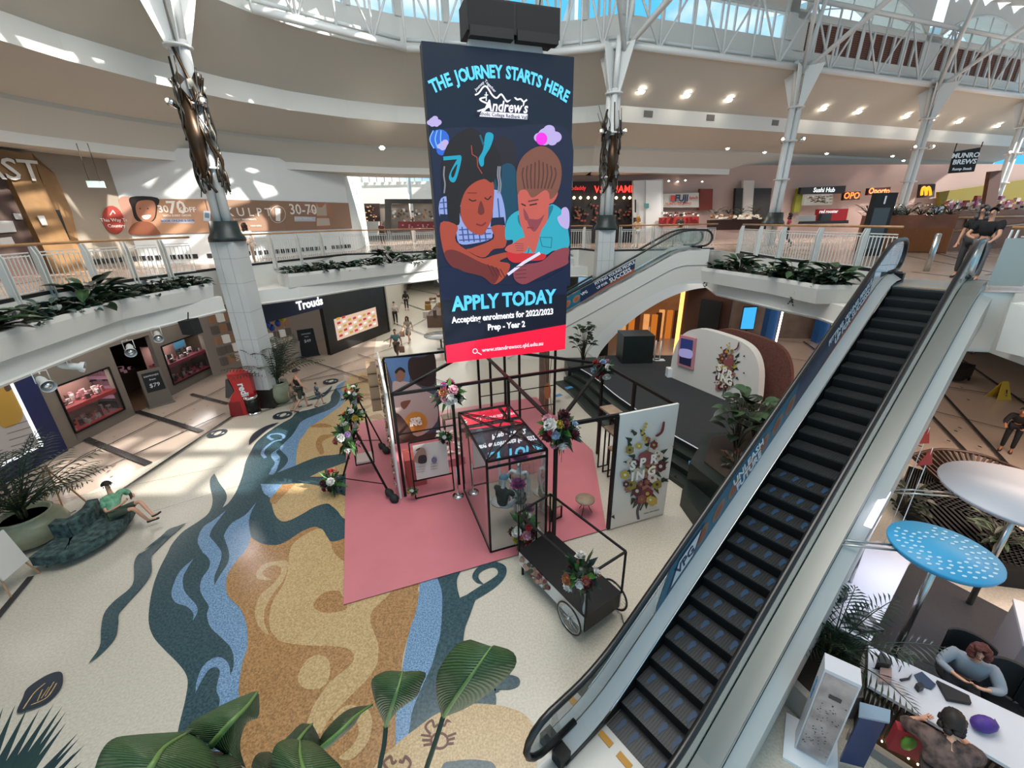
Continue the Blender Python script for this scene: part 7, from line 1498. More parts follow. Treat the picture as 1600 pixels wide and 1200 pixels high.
def chair(label, P, yaw):
    P = Vector(P); c_ = Matrix.Rotation(yaw, 3, 'Z'); t = thing('office_chair', label, 'chair', P, group='black chairs behind the counter'); m = MB(); m.lathe([(.001, .42), (.26, .43), (.28, .48), (.001, .52)], P, 18); obj('seat', m, BLACKM, t)
    m = MB(); A_ = [P+c_ @ Vector((.3*math.sin(a_), -.3*math.cos(a_), .5)) for a_ in [-1.1+2.2*i/8 for i in range(9)]]; B2 = [p+c_ @ Vector((0, -.08, .55)) for p in A_]; m.strip(A_, B2, 0, True); m.strip([p+c_ @ Vector((0, -.05, 0)) for p in A_], [p+c_ @ Vector((0, -.05, 0)) for p in B2], 0, True); m.strip(B2, [p+c_ @ Vector((0, -.05, 0)) for p in B2]); obj('backrest', m, BLACKM, t)
    m = MB(); m.tube([P+Vector((0, 0, .42)), P+Vector((0, 0, .08))], .03, 6)
    for k in range(5): a_ = k*2*PI/5; m.tube([P+Vector((0, 0, .1)), P+Vector((math.cos(a_)*.28, math.sin(a_)*.28, .04))], .018, 5)
    obj('base', m, BLACK, t)
chair('black office chair the auburn-haired woman sits on', (wq.x+.25, wq.y+.2, 0), 2.35)
q = at(1580, 1085, .8); chair('empty black office chair right of the seated woman', (q.x, q.y, 0), 2.35); q = at(1640, 1110, .8); chair('empty black office chair cut by the right picture edge', (q.x, q.y, 0), 2.3)
wq = at(1475, 1175, 1.1)
figure('dark-haired woman in a patterned brown top leaning on the counter, seen from above', (wq.x-.16, wq.y-.2, 0), -.62, dict(ch=(0, .14, 1.2), nb=(0, .26, 1.36), hb=(0, .31, 1.42), hd=(0, .38, 1.50), ht=(0, .40, 1.60), face=(0, 1, -.4), sl=(-.2, .2, 1.32), sr=(.2, .2, 1.32), el=(-.34, .4, 1.12), er=(.34, .42, 1.12), wl=(-.16, .62, 1.06), wr=(.2, .66, 1.06), fl=(-.08, .68, 1.06), fr=(.16, .72, 1.06)), 1.0, SKIN, '#6f5850', 1.5, '#4a3c38', 1.9, '#2a2020', '#1d120d', 'curly', stout=1.3, pattern='#2f2524')
# things on the counters
def flat(name, lab, cat, px, z, h, colr, part='body'):
    q = [at(*p, z) for p in px]; t = thing(name, lab, cat, sum(q, Vector())/len(q)); m = MB(); m.slab(q, (0, 0, h)); obj(part, m, M(colr, .5), t); return t
flat('black_folder', 'open black satchel with papers on the long counter', 'bag', ((1318, 965), (1350, 957), (1362, 968), (1380, 988), (1345, 990)), 1.06, .06, '#141416'); flat('paper_sheet', 'white note lying in the open black satchel', 'paper', ((1343, 965), (1356, 966), (1366, 978), (1354, 982)), 1.125, .004, '#b9b9bd')
for lab, px, h in (('small tablet computer tilted on the long counter', ((1298, 928), (1320, 930), (1323, 938), (1313, 943), (1299, 935)), .12), ('card reader on the long counter above the tablet', ((1308, 912), (1318, 917), (1326, 923), (1320, 921)), .05)): flat('tablet' if 'tablet' in lab else 'card_reader', lab, 'device', px, 1.06, h, '#1a1a1c')
flat('tablet', 'dark tablet computer standing on the ribbed counter', 'device', ((1366, 1045), (1372, 1026), (1390, 1046), (1386, 1048)), 1.01, .14, '#151517')
flat('leaflet', 'pale leaflet card with a red photo on the ribbed counter', 'leaflet', ((1372, 1068), (1374, 1046), (1392, 1046), (1391, 1070)), 1.01, .05, '#a98a82'); flat('leaflet', 'white slip of paper lying flat on the ribbed counter', 'leaflet', ((1393, 1068), (1405, 1066), (1420, 1085), (1408, 1086)), 1.01, .003, '#c3b9b9')
flat('booklet', 'dark blue booklet with pictures in front of the seated woman', 'booklet', ((1428, 1055), (1440, 1050), (1462, 1070), (1455, 1078), (1438, 1072)), 1.01, .012, '#2a3a54'); flat('pen_pot', 'small black pen pot on the ribbed counter', 'pot', ((1428, 1074), (1436, 1072), (1442, 1079), (1434, 1082)), 1.01, .09, '#1c1c1e'); flat('pen', 'dark pen lying on the ribbed counter', 'pen', ((1404, 1049), (1408, 1040), (1409, 1041), (1405, 1050)), 1.01, .006, '#26262a'); flat('spectacles', 'folded black spectacles on the ribbed counter', 'glasses', ((1405, 1062), (1418, 1060), (1425, 1053), (1421, 1062), (1408, 1065)), 1.01, .02, '#141416')
flat('document_tray', 'black laptop bag in the lap of the seated woman', 'bag', ((1462, 1066), (1512, 1090), (1516, 1102), (1478, 1095)), 1.01, .05, '#141518'); flat('grey_clip', 'grey clip stand on the ribbed counter at the right', 'device', ((1545, 1140), (1552, 1126), (1560, 1140), (1555, 1144)), 1.01, .05, '#4a515c')
q = at(1535, 1135, 1.05); t = thing('purple_bag', 'bright purple purse beside the leaning woman', 'bag', q); m = MB(); m.ball(q+Vector((0, 0, .05)), (.16, .1, .1), 12); obj('body', m, mat('purple_fabric', '#4a2a86', .6, noise=.3, scale=14), t)
q = at(1420, 1150, .9); t = thing('shopping_bag', 'red patterned shopping bag with a green print held by the leaning woman', 'bag', q); m = MB(); m.box(q-Vector((0, 0, .1)), (.3, .12, .42), -.5); obj('body', m, M('#9a2430', .6), t); m = MB(); m.ball(q+Vector((-.03, -.05, -.05)), (.1, .06, .13), 8); obj('print', m, M('#5f8a2e', .6), t); m = MB(); m.tube([q+Vector((-.08, 0, .1)), q+Vector((0, .02, .3)), q+Vector((.08, 0, .1))], .012, 5); obj('handle', m, M('#3a2a2a'), t)
# ================================================================== level one: left walls, hoarding, shops
BEI = mat('beige_wall', '#8f8475', .6, noise=.08, scale=.7)
LW = [(-19.2, 6), (-19.0, 13), (-18.7, 16.0), (-17.3, 20.3)]
HW = [(-17.3, 20.3), (-14.2, 21.3), (-12.2, 24.3), (-10.0, 28.2)]
def wallrun(path, z0, z1, name, m_, th=.3):
    mb = MB()
    for a, b in zip(path, path[1:]):
        d = (Vector(b)-Vector(a)).normalized(); n = Vector((-d.y, d.x, 0))*th; mb.slab([v3(a, z0), v3(b, z0), v3(b, z1), v3(a, z1)], n)
    return struct(name, mb, m_)
wallrun(LW, H1, 10.4, 'wall_upper_left', BEI); wallrun(HW, H1, 10.5, 'wall_hoarding', WPAINT)
wallrun([(-10.0, 28.2), (-11.5, 36)], H1, 10.5, 'wall_hoarding_return', WHITE)
VG = M('#1a1a1a', .6); t = thing('vent_row', 'row of small black square vents at the foot of the white hoarding', 'vents', v3(HW[0], H1))
m = MB()
for a, b in list(zip(HW, HW[1:]))+[(LW[-2], LW[-1])]:
    a = Vector(a); b = Vector(b); L = (b-a).length; d = (b-a)/L; n = Vector((-d.y, d.x))
    for k in range(int(L/.3)):
        if k % 9 == 8: continue
        q = a+d*(.15+k*.3)-n*.03; m.box((q.x, q.y, H1+.3), (.2, .04, .2), math.atan2(d.y, d.x))
obj('vents', m, VG, t)
def on2(x, y, a, b, e=.02):
    d = (Vector(b)-Vector(a)).normalized(); n = Vector((d.y, -d.x, 0)); return onpl(x, y, v3(a, 0)+n*e, n), n, v3(d, 0)
def bill(label, a, b, x0, x1, colr, k0=0, k1=1, z0=6.95, z1=8.42):
    d = (Vector(b)-Vector(a)); n = Vector((d.y, -d.x, 0)).normalized(); A_ = v3(Vector(a)+d*k0, 0)+n*.03; B_ = v3(Vector(a)+d*k1, 0)+n*.03
    t = thing('billboard', label, 'billboard', cz((A_+B_)/2, z0)); m = MB(); m.slab([cz(A_, z0), cz(B_, z0), cz(B_, z1), cz(A_, z1)], n*.03); obj('board', m, colr, t); return t, n, A_
HB = mat('billboard_tan', '#8d6d57', .5); HB2 = mat('billboard_skin', '#a98062', .5)
t1_, n1_, A1_ = bill('tan billboard with two smiling women and a 30 to 70% off message', HW[0], HW[1], 0, 0, HB2)
FA = M('#9c6a52', .5); FB = M('#7d4a34', .5); HAIR = M('#1d1512', .6); WTE = M('#e6ddd4', .5)
s = Sheet(A1_+n1_*.035, n1_)
s.poly([(187, 309), (205, 309), (209, 325), (206, 345), (200, 364), (200, 366), (188, 330)], M('#b48a78', .5)); s.poly([(204, 308), (246, 309), (246, 325), (240, 345), (214, 345), (206, 325)], HAIR)
s.poly([(212, 322), (218, 314), (236, 313), (243, 320), (242, 338), (236, 346), (228, 348), (220, 343), (214, 335)], FA); s.poly([(203, 366), (206, 352), (218, 346), (236, 348), (246, 358), (248, 367)], FB); s.poly([(222, 337), (236, 336), (232, 342), (225, 342)], WTE)
for x in (219, 231): s.ell(x, 326, 1.6, .9, HAIR)
s.poly([(252, 341.5), (304, 342.5), (304, 349), (252, 348)], M('#a9a6ae', .5), False); s.poly([(318, 329), (329, 330), (329, 346), (318, 345)], M('#aeb7bf', .5), False); s.poly([(320, 332), (327, 333), (327, 341), (320, 340)], M('#5f7386', .5), False); s.done('printed_picture', t1_)
d1 = v3((Vector(HW[1])-Vector(HW[0])).normalized(), 0)
for st_, x, y, sz in (('30', 255, 327, .42), ('70', 276, 325, .75), ('%OFF', 292, 328, .3), ('WITH EVERY ORDER', 277, 337, .12), ('BOOK ONLINE & SAVE', 278, 345, .13)): text(None, 'lettering', st_, sz, onpl(x, y, A1_+n1_*.05, n1_), d1, (0, 0, 1), WTE if st_ != 'BOOK ONLINE & SAVE' else M('#4f5f86'), t1_, bold=.02)
for (i_, lab, its) in ((1, 'tan billboard with the spaced word SCULPT just right of the left column', (('SCULPT', 383, 332, .55), ('BODY TREATMENTS', 383, 343, .12), ('NOW OPEN', 400, 353, .1))), (2, 'tan billboard with a woman in white underwear and a 30 to 70% off message', (('30-70', 474, 328, .75), ('%OFF', 487, 330, .22), ('BOOK ONLINE', 474, 342, .16)))):
    t_, n_, A_ = bill(lab, HW[i_], HW[i_+1], 0, 0, HB); dd = v3((Vector(HW[i_+1])-Vector(HW[i_])).normalized(), 0); s = Sheet(A_+n_*.035, n_)
    if i_ == 2:
        s.poly([(460, 338), (493, 339), (493, 346), (460, 346)], M('#b5b3bd', .5), False); s.poly([(430, 325), (438, 326), (438, 346), (431, 345)], WTE, False); s.line([(434+12*math.cos(a_), 335+13*math.sin(a_)) for a_ in [2*PI*i/14 for i in range(15)]], .7, WTE)
        s.poly([(487, 317), (493, 316), (505, 316), (512, 318), (520, 334), (516, 340), (511, 333), (510, 345), (517, 356), (496, 357), (493, 345), (496, 338), (488, 336), (482, 335), (484, 326)], FA); s.poly([(494, 317), (498, 324), (503, 324), (509, 317), (511, 337), (495, 337)], M('#a99a88', .5), False); s.poly([(495, 341), (514, 341), (516, 352), (495, 353)], M('#b5a698', .5), False)
    s.done('printed_picture', t_)
    for st_, x, y, sz in its: text(None, 'lettering', st_ if st_ != 'SCULPT' else 'S K U L P T', sz, onpl(x, y, A_+n_*.05, n_), dd, (0, 0, 1), WTE, t_, bold=.01)
# round red sign on the beige wall
q, n_, dd = on2(177, 344, LW[2], LW[3]); t = thing('round_sign', 'dark red oval sign with a white arrow on the beige wall', 'sign', q)
s = Sheet(q+n_*.02, n_); s.ell(177, 343.5, 16.5, 23, M('#8a2f25', .5), -.35); s.line([(172, 336), (176, 329), (180, 334)], 1.4, WTE, False); s.done('sign_face', t)
text(None, 'lettering', 'This Way To', .2, onpl(179, 344, q+n_*.05, n_), dd, (0, 0, 1), WTE, t); text(None, 'lettering', 'Country', .2, onpl(182, 353, q+n_*.05, n_), dd, (0, 0, 1), WTE, t)
# shop at the far left
WDP = mat('honey_wood', '#8d6a42', .5, noise=.3, scale=1.5)
def lw(x, y, e=.05, a=LW[2], b=LW[3]): return on2(x, y, a, b, e)[0]
n_ = on2(50, 300, LW[2], LW[3])[1]
def wpoly(mb, pts, e=.05, th=.1, m=0): mb.slab([lw(x, y, e) for x, y in pts], -n_*th, m)
t = thing('timber_shop', 'honey coloured timber shopfront with the letters AST at the left edge', 'shopfront', v3(LW[1], H1))
m = MB(); wpoly(m, ((-10, 232), (50, 240), (62, 277), (38, 277), (-10, 270)), .4, .4); wpoly(m, ((15, 277), (62, 277), (135, 430), (88, 430)), .4, .4); wpoly(m, ((54, 252), (86, 272), (112, 330), (135, 430), (120, 430), (50, 240)), .1, .1); obj('timber_cladding', m, WDP, t)
m = MB(); wpoly(m, ((-10, 270), (15, 277), (88, 430), (-10, 440)), .06, .05); obj('dark_opening', m, mat('shop_mauve', '#4a3730', .6), t); m = MB(); wpoly(m, ((84, 328), (93, 328), (110, 375), (101, 375)), .12, .06); obj('black_slot', m, BLACKM, t)
text(None, 'lettering', 'AST', 1.0, lw(16, 266, .5), v3((Vector(LW[3])-Vector(LW[2])).normalized(), 0), (0, 0, 1), M('#d2cec6', .5), t, bold=.01)
for k, pts in enumerate((((58, 337), (69, 337), (75, 352), (66, 352)), ((-4, 345), (20, 345), (26, 362), (0, 364)), ((20, 333), (32, 334), (36, 343), (25, 343)), ((-2, 372), (18, 370), (24, 382), (-2, 384)))):
    t = thing('notice', ['white paper notice on the honey timber pillar', 'framed silver picture in the far left shop', 'small white notice on the mauve wall of the far left shop', 'lit glass shelf in the far left shop'][k], 'notice', lw(*pts[0])); m = MB(); wpoly(m, pts, .5 if k == 0 else .14, .02); obj('sheet', m, M('#b9b9b6', .4), t)
P = up(150, 288, -15.5, 17); t = thing('exit_sign', 'small green running man exit sign hanging by two rods', 'exit sign', P); m = MB(); m.box(P, (.5, .06, .22), .5); obj('housing', m, EM('#cfe8da', .8), t); m = MB(); m.box(P+Vector((-.1, -.05, 0)), (.16, .04, .16), .5); obj('pictogram', m, M('#1d7a4a', .5), t); m = MB()
for s_ in (-.2, .2): m.tube([P+Vector((s_, 0, .1)), Vector((P.x+s_, P.y, 10.1))], .015, 5)
obj('rods', m, M('#4a4038'), t)
figure('person in a white top standing behind the far railing just right of the left column', (-11.9, 20.0, H1), .3, None, 1.0, SKIN, '#c9c6c0', .7, '#a98a72', 1.9, '#3a3a3a', '#3a2418', 'long')
# far atrium seen past the hoarding
m = MB(); m.slab([(-24, 46, H1), (4, 46, H1), (4, 46, 9.2), (-24, 46, 9.2)], (0, .3, 0)); struct('wall_far_shops', m, mat('far_shop_wall', '#8a7c70', .6, noise=.5, scale=.5))
m = MB()
for x0, x1, z0, z1 in ((-24, 4, 9.0, 11.0), (-24, -14.5, 11, 13), (-24, 4, 13.6, 20)): m.slab([(x0, 45.8, z0), (x1, 45.8, z0), (x1, 45.8, z1), (x0, 45.8, z1)], (0, .2, 0))
m.slab([(-12.0, 28, 9.2), (-18, 46, 9.2), (-18, 46, 20), (-12, 28, 20)], (-.2, 0, 0)); m.slab([(4, 30, 9.2), (4, 46, 9.2), (4, 46, 20), (4, 30, 20)], (.2, 0, 0)); struct('wall_far_atrium', m, WHITE)
t = thing('far_roof_frame', 'white lattice of roof arches and glazing bars over the far mall hall', 'roof frame', (-9, 38, 12))
for j, y in enumerate((30, 33.5, 37, 41, 45)):
    m = MB(); m.tube([(-19+24*k/14, y, 12.2+3.2*math.sin(PI*k/14)) for k in range(15)], .09, 6); m.tube([(-19, y, 12.2), (5, y, 12.2)], .06, 5)
    for k in range(1, 14): m.tube([(-19+24*k/14, y, 12.2), (-19+24*(k+(1 if k % 2 else -1)*.0)/14+.0, y, 12.2+3.2*math.sin(PI*k/14))], .04, 5); m.tube([(-19+24*k/14, y, 12.2), (-19+24*(k+1)/14, y, 12.2+3.2*math.sin(PI*(k+1)/14))], .03, 5)
    obj('arch_truss', m, WPAINT, t)
m = MB()
for k in range(15): m.tube([(-14.5+k*.75, 45.7, 11), (-14.5+k*.75, 45.7, 13.6)], .05, 5)
m.tube([(-14.5, 45.7, 12.3), (4, 45.7, 12.3)], .05, 5); obj('glazing_bars', m, WPAINT, t)
for k, x in enumerate((-8.2, -5.0)):
    t = thing('steel_column', ['thin white column in the far mall hall, left one', 'thin white column in the far mall hall, right one'][k], 'column', (x, 38, H1)); m = MB(); m.tube([(x, 38, H1), (x, 38, 12.2)], .16, 8); obj('tube', m, WPAINT, t); m = MB()
    for s_ in (-1.4, 1.4): m.tube([(x, 38, 10.6), (x+s_, 38, 12.2)], .07, 6)
    obj('branches', m, WPAINT, t)
def shopbox(nm, lab, cat, Y, pts, col, dep=.3, em=0, part='body'):
    q = [aty(x, y, Y) for x, y in pts]; t = thing(nm, lab, cat, cz(sum(q, Vector())/len(q), H1)); m = MB(); m.slab(q, (0, dep, 0)); obj(part, m, (EM(col, em) if em else M(col, .6)), t); return t
def clutter(t, Y, x0, x1, y0, y1, n, cols, em=.4, sd=1, sz=(3, 5)):
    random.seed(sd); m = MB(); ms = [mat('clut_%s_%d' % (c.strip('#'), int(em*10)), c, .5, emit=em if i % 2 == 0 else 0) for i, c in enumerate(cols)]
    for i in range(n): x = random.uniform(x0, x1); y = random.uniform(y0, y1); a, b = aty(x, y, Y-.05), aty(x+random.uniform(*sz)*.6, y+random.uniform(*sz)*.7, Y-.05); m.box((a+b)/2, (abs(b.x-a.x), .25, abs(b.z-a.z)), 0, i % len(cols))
    obj('goods', m, ms, t)['kind'] = 'stuff'
t = shopbox('food_shop', 'dim red-brown shop full of goods with a green light in the far hall', 'shop', 42, ((543, 318), (592, 318), (594, 366), (545, 366)), '#2c1a16'); clutter(t, 41.9, 545, 588, 320, 360, 70, ['#c9a27a', '#4a2a20', '#a98a6a', '#1d1512', '#7a4a3a'], .8, 3, (2, 4)); m = MB(); q = aty(562, 333, 41.6); m.ball(q, .25, 8); obj('green_light', m, EM('#3fbf5a', 2), t)
t = shopbox('dark_stall', 'dark framed food stall with a red patterned counter in the far hall', 'stall', 36, ((601, 311), (690, 311), (690, 318), (611, 318), (611, 362), (602, 362)), '#2e2a28'); clutter(t, 35.9, 612, 688, 326, 343, 60, ['#c9c4ba', '#6a5a4c', '#3a302a', '#a9744a'], .5, 4, (3, 6))
t = shopbox('red_counter', 'dark red counter with white dots in the far hall', 'counter', 35.5, ((622, 346), (690, 346), (690, 360), (622, 360)), '#6a1a22'); clutter(t, 35.3, 628, 680, 350, 354, 10, ['#c9a2a2', '#b98a86'], .3, 5, (2, 3))
shopbox('white_counter', 'white tiled counter in the far hall', 'counter', 38, ((570, 346), (592, 346), (590, 368), (573, 368)), '#a9a7a2'); figure('person in dark red seated or standing by the far hall counter', aty(598, 372, 37)+Vector((0, 0, 0)), 0, None, 1.0, SKIN2, '#4a1c20', .7, '#2a2020', 1.9) 
bpy.data.objects[[o.name for o in bpy.data.objects if o.get('label', '').startswith('person in dark red')][0]].location.z = H1
# ------------------------------------------------------------------ food court at the back right
VP_ = Vector((8, 32, 0)); VN = Vector((.12, -1, 0)).normalized(); VX = Vector((1, .12, 0)).normalized()
def vp(x, y, e=0): return onpl(x, y, VP_+VN*e, VN)
m = MB(); m.slab([VP_-VX*6+Vector((0, 0, H1)), VP_+VX*70+Vector((0, 0, H1)), VP_+VX*70+Vector((0, 0, 10.6)), VP_-VX*6+Vector((0, 0, 10.6))], -VN*.3); struct('wall_food_court', m, mat('food_court_wall', '#a98f86', .6))
def vb(nm, lab, cat, pts, col, e=.3, em=0, part='body', th=.25, mt_=None):
    q = [vp(x, y, e) for x, y in pts]; c = sum(q, Vector())/len(q); t = thing(nm, lab, cat, cz(c, H1)); m = MB(); m.slab(q, -VN*th); obj(part, m, mt_ or (EM(col, em) if em else M(col, .6)), t); return t
def vclut(t, e, x0, x1, y0, y1, n, cols, em=.5, sd=1, sz=(3, 5), nm='goods'):
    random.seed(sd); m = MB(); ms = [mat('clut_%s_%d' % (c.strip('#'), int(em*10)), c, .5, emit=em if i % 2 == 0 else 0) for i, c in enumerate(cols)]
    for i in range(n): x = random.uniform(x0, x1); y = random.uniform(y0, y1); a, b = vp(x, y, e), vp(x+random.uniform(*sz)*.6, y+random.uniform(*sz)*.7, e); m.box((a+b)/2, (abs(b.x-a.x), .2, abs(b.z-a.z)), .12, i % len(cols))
    obj(nm, m, ms, t)['kind'] = 'stuff'
def vtext(t, st, x, y, sz, m_, e, bold=.02): return text(None, 'lettering', st, sz, vp(x, y, e), VX, (0, 0, 1), m_, t, bold=bold)
t = vb('restaurant_front', 'dark restaurant front with red neon letters VIETNAMESE behind the screen column', 'shopfront', ((880, 284), (1028, 282), (1028, 394), (880, 396)), '#1c1412'); vtext(t, 'VIETNAMESE', 967, 296, .62, EM('#e8352a', 2.5), .5, .02); vtext(t, 'phodaddy', 900, 294, .35, EM('#c92a22', 1.5), .5)
vclut(t, .5, 895, 985, 318, 345, 60, ['#8a5a3a', '#3a241c', '#a9483a', '#5a4638'], .4, 6); m = MB()
for x in (897, 907, 919, 930, 963, 975, 984): m.ball(vp(x, 309, .7), .1, 6)
obj('bulb_row', m, EM('#ffe0a8', 8), t)
t = vb('lift_tower', 'pale grey lift tower with control panels beside the restaurant', 'lift', ((990, 282), (1036, 280), (1036, 388), (990, 388)), '#b5b3af', 1.5); m = MB(); m.slab([vp(1009, 282, 1.6), vp(1034, 282, 1.6), vp(1032, 386, 1.6), vp(1009, 386, 1.6)], -VN*.05); obj('doors', m, M('#c9c7c3', .4), t)
m = MB(); m.slab([vp(992, 312, 1.7), vp(994, 312, 1.7), vp(994, 332, 1.7), vp(992, 332, 1.7)], -VN*.05); m.slab([vp(998, 341, 1.7), vp(1001, 341, 1.7), vp(1001, 346, 1.7), vp(998, 346, 1.7)], -VN*.05); m.slab([vp(990, 340, 1.7), vp(996, 340, 1.7), vp(996, 355, 1.7), vp(990, 355, 1.7)], -VN*.05); obj('control_panels', m, BLACKM, t); m = MB(); m.slab([vp(1007, 318, 1.7), vp(1014, 318, 1.7), vp(1014, 325, 1.7), vp(1007, 325, 1.7)], -VN*.05); obj('teal_plate', m, M('#3f7a78'), t)
t = vb('wall_sign', 'white restaurant wall sign reading FUJI with a red emblem', 'sign', ((1033, 303), (1092, 301), (1092, 324), (1033, 324)), '#c2bdb2', .5); vtext(t, 'FUJI', 1065, 310, .6, M('#1d2a44'), .75, .04); vtext(t, 'HOME STYLE DINING', 1060, 318, .2, M('#b02a22'), .75); m = MB(); m.slab([vp(1049, 305, .75), vp(1055, 305, .75), vp(1055, 313, .75), vp(1049, 313, .75)], -VN*.05); obj('red_emblem', m, M('#b02a22'), t)
vtext(t, 'lunch', 1084, 309, .3, M('#b02a22'), .75)
vb('red_door_panel', 'tall brown-red panel right of the FUJI sign', 'panel', ((1094, 295), (1114, 295), (1113, 328), (1092, 328)), '#6a2418', .5)
for k, (pts, c, lab) in enumerate(((((1150, 294), (1162, 294), (1160, 350), (1147, 350)), '#17120f', 'dark doorway left of the white pier in the food court'), (((1178, 294), (1206, 294), (1200, 350), (1174, 350)), '#1b1513', 'dark doorway right of the white pier in the food court'), (((1162, 282), (1179, 282), (1174, 352), (1158, 352)), '#b7b0a8', 'white pier in the food court'), (((1247, 295), (1256, 295), (1250, 332), (1240, 332)), '#7a7a24', 'olive green pier in the food court'))): vb('wall_pier' if k > 1 else 'doorway', lab, 'wall panel', pts, c, .5)
t = vb('red_cabinet', 'low red counter front beneath the FUJI sign', 'counter', ((1032, 340), (1092, 338), (1092, 352), (1032, 354)), '#8a1c18', 2); vclut(t, 2.3, 1034, 1090, 330, 337, 30, ['#5a4a42', '#c9c4ba', '#8a2a22'], .3, 8)
t = vb('food_counter', 'long brown food counter with rows of lit white goods', 'counter', ((1108, 344), (1200, 342), (1200, 358), (1108, 360)), '#3a1d12', 5); vclut(t, 5.3, 1110, 1192, 335, 340, 60, ['#e6dac2', '#a9744a', '#c9b9a2'], .9, 9, (2, 4))
for i in range(4): bush(['leafy plants on the long food counter, leftmost clump', 'leafy plants on the long food counter, second clump', 'leafy plants on the long food counter, third clump', 'leafy plants on the long food counter, rightmost clump'][i], vp(1118+i*20, 334, 5.4), .7, .45, 16, (.3, .08), 60+i, 'counter_plant', group='plants on the food counter')
t = vb('bar_front', 'black sign band with white lettering above a lit bottle shelf', 'shopfront', ((1252, 293), (1322, 290), (1320, 302), (1250, 303)), '#141416', .8); vtext(t, 'Sushi Hub', 1288, 297, .42, EM('#eef2f5', 1.2), 1.1); t = vb('bottle_shelf', 'brightly lit white bottle shelf below the black sign band', 'shelf', ((1258, 304), (1302, 303), (1300, 320), (1256, 321)), '#a9a49a', .7, .6); vclut(t, 1.0, 1260, 1298, 305, 316, 50, ['#8a6a52', '#d9d2c6', '#5a4a3a'], .3, 10, (1, 3))
t = vb('red_stall', 'bright red stall with white lettering next to a white bonnet-shaped counter', 'stall', ((1280, 327), (1326, 326), (1322, 345), (1277, 346)), '#a5141c', 8); vtext(t, 'red rooster', 1295, 330.5, .24, EM('#f4f0f0', 1), 8.3)
vb('dark_monitor', 'dark monitor in front of the red stall', 'monitor', ((1285, 334), (1300, 333), (1298, 345), (1282, 345)), '#2c2f31', 8.6); vb('white_machine', 'white rounded machine left of the red stall', 'machine', ((1249, 337), (1275, 336), (1274, 346), (1246, 347)), '#b0aca4', 8.6); vb('black_counter', 'black counter top under the red stall', 'counter', ((1254, 346), (1326, 344), (1326, 349), (1252, 350)), '#17161a', 9)
t = vb('neon_sign', 'orange neon sign left of the golden arches', 'sign', ((1320, 300), (1345, 299), (1343, 312), (1318, 313)), '#2a1410', .8); vtext(t, 'OPO', 1331, 306, .6, EM('#f0702a', 3), 1.1); t = vb('neon_sign', 'red and yellow neon script sign above the black totem', 'sign', ((1358, 294), (1392, 292), (1390, 304), (1356, 305)), '#34100e', .8); vtext(t, 'Oporto', 1374, 298.5, .55, EM('#ef7a3a', 3), 1.1)
t = vb('arches_sign', 'glowing golden double arch sign in the food court', 'sign', ((1440, 288), (1462, 287), (1460, 308), (1437, 309)), '#2a1713', .8)
m = MB()
for x in (1443.5, 1450.5):
    m.tube([vp(x+3.4*math.cos(a_)*1.0, 305-12.5*math.sin(a_), 1.1) for a_ in [PI*i/10 for i in range(11)]], .085, 6)
obj('double_arch', m, EM('#ffab1f', 1.6), t)
vb('yellow_wall', 'mustard yellow wall behind the right food counter', 'wall panel', ((1468, 300), (1640, 275), (1640, 325), (1468, 330)), '#7d6f14', .6); t = vb('menu_boards', 'row of menu boards and machines on the yellow wall', 'display', ((1472, 322), (1620, 318), (1620, 338), (1470, 340)), '#4a3a30', 3); vclut(t, 3.3, 1478, 1600, 305, 330, 60, ['#c9c2b6', '#6a2a22', '#3a3a3a', '#a9a29a', '#8a3a6a'], .3, 12, (5, 9))
vb('brick_pier', 'dark brown brick pier at the right of the food court', 'pier', ((1548, 268), (1566, 266), (1556, 326), (1538, 326)), '#4a2a1a', 4)
figure('person in a pink top walking past the food court', cz(vp(1232, 352, 9), H1), 1.0, dict(WALK), 1.0, SKIN, '#b04a5a', .7, '#2a2a30', 1.9, '#222222', '#2a1a14', 'long'); figure('person in a dark top and pale trousers leaning by the FUJI counter', cz(vp(1063, 352, 7), H1), .5, dict(WALK), 1.05, SKIN2, '#3a3836', .8, '#8f8c88', 1.9); figure('person in an orange and white outfit standing behind the far escalator head', (7.4, 25.5, H1), .2, None, 1.0, SKIN, '#d9b08a', .7, '#c2bdb6', 1.9, '#a9a29a', '#c98a3a', 'long')
# planter wall, ramp, totem, kiosk, bollards
PWD = mat('planter_wood', '#7a4424', .45, noise=.35, scale=2)
t = thing('timber_planter', 'long slatted timber planter wall with grasses behind the black totem', 'planter', (17.5, 21, H1)); a_ = at(1335, 392, H1); b_ = at(1478, 396, H1); m = MB(); m.slab([a_, b_, cz(b_, 7.15), cz(a_, 7.15)], (.4, .6, 0)); obj('timber_box', m, PWD, t); m = MB(); dd = (b_-a_)
for k in range(70): q = a_+dd*(k/70)-Vector((.02, .05, 0)); m.beam(cz(q, H1+.05), cz(q, 6.6), .03)
obj('slats', m, mat('slat_wood', '#8a5632', .5), t)
for i in range(7): bush('grassy plants on the timber planter wall, %s' % ['at its left end', 'second clump from the left', 'third clump from the left', 'behind the totem', 'just right of the totem', 'below the golden arches', 'at its right end'][i], cz(a_+dd*(.06+i*.145)+Vector((.2, .3, 0)), 7.1), .8, .55, 26, (.4, .06), 80+i, 'planter_grass', group='grasses on the timber planter wall')
t = thing('timber_ramp', 'terracotta coloured ramp wall with two timber rails behind the escalator head', 'ramp', at(1480, 394, H1)); a2 = at(1470, 393, H1); b2 = at(1640, 383, H1); m = MB(); m.slab([a2, b2, cz(b2, 7.3), cz(a2, 7.3)], (.3, .4, 0)); obj('wall_panel', m, mat('ramp_panel', '#7f4f39', .6), t)
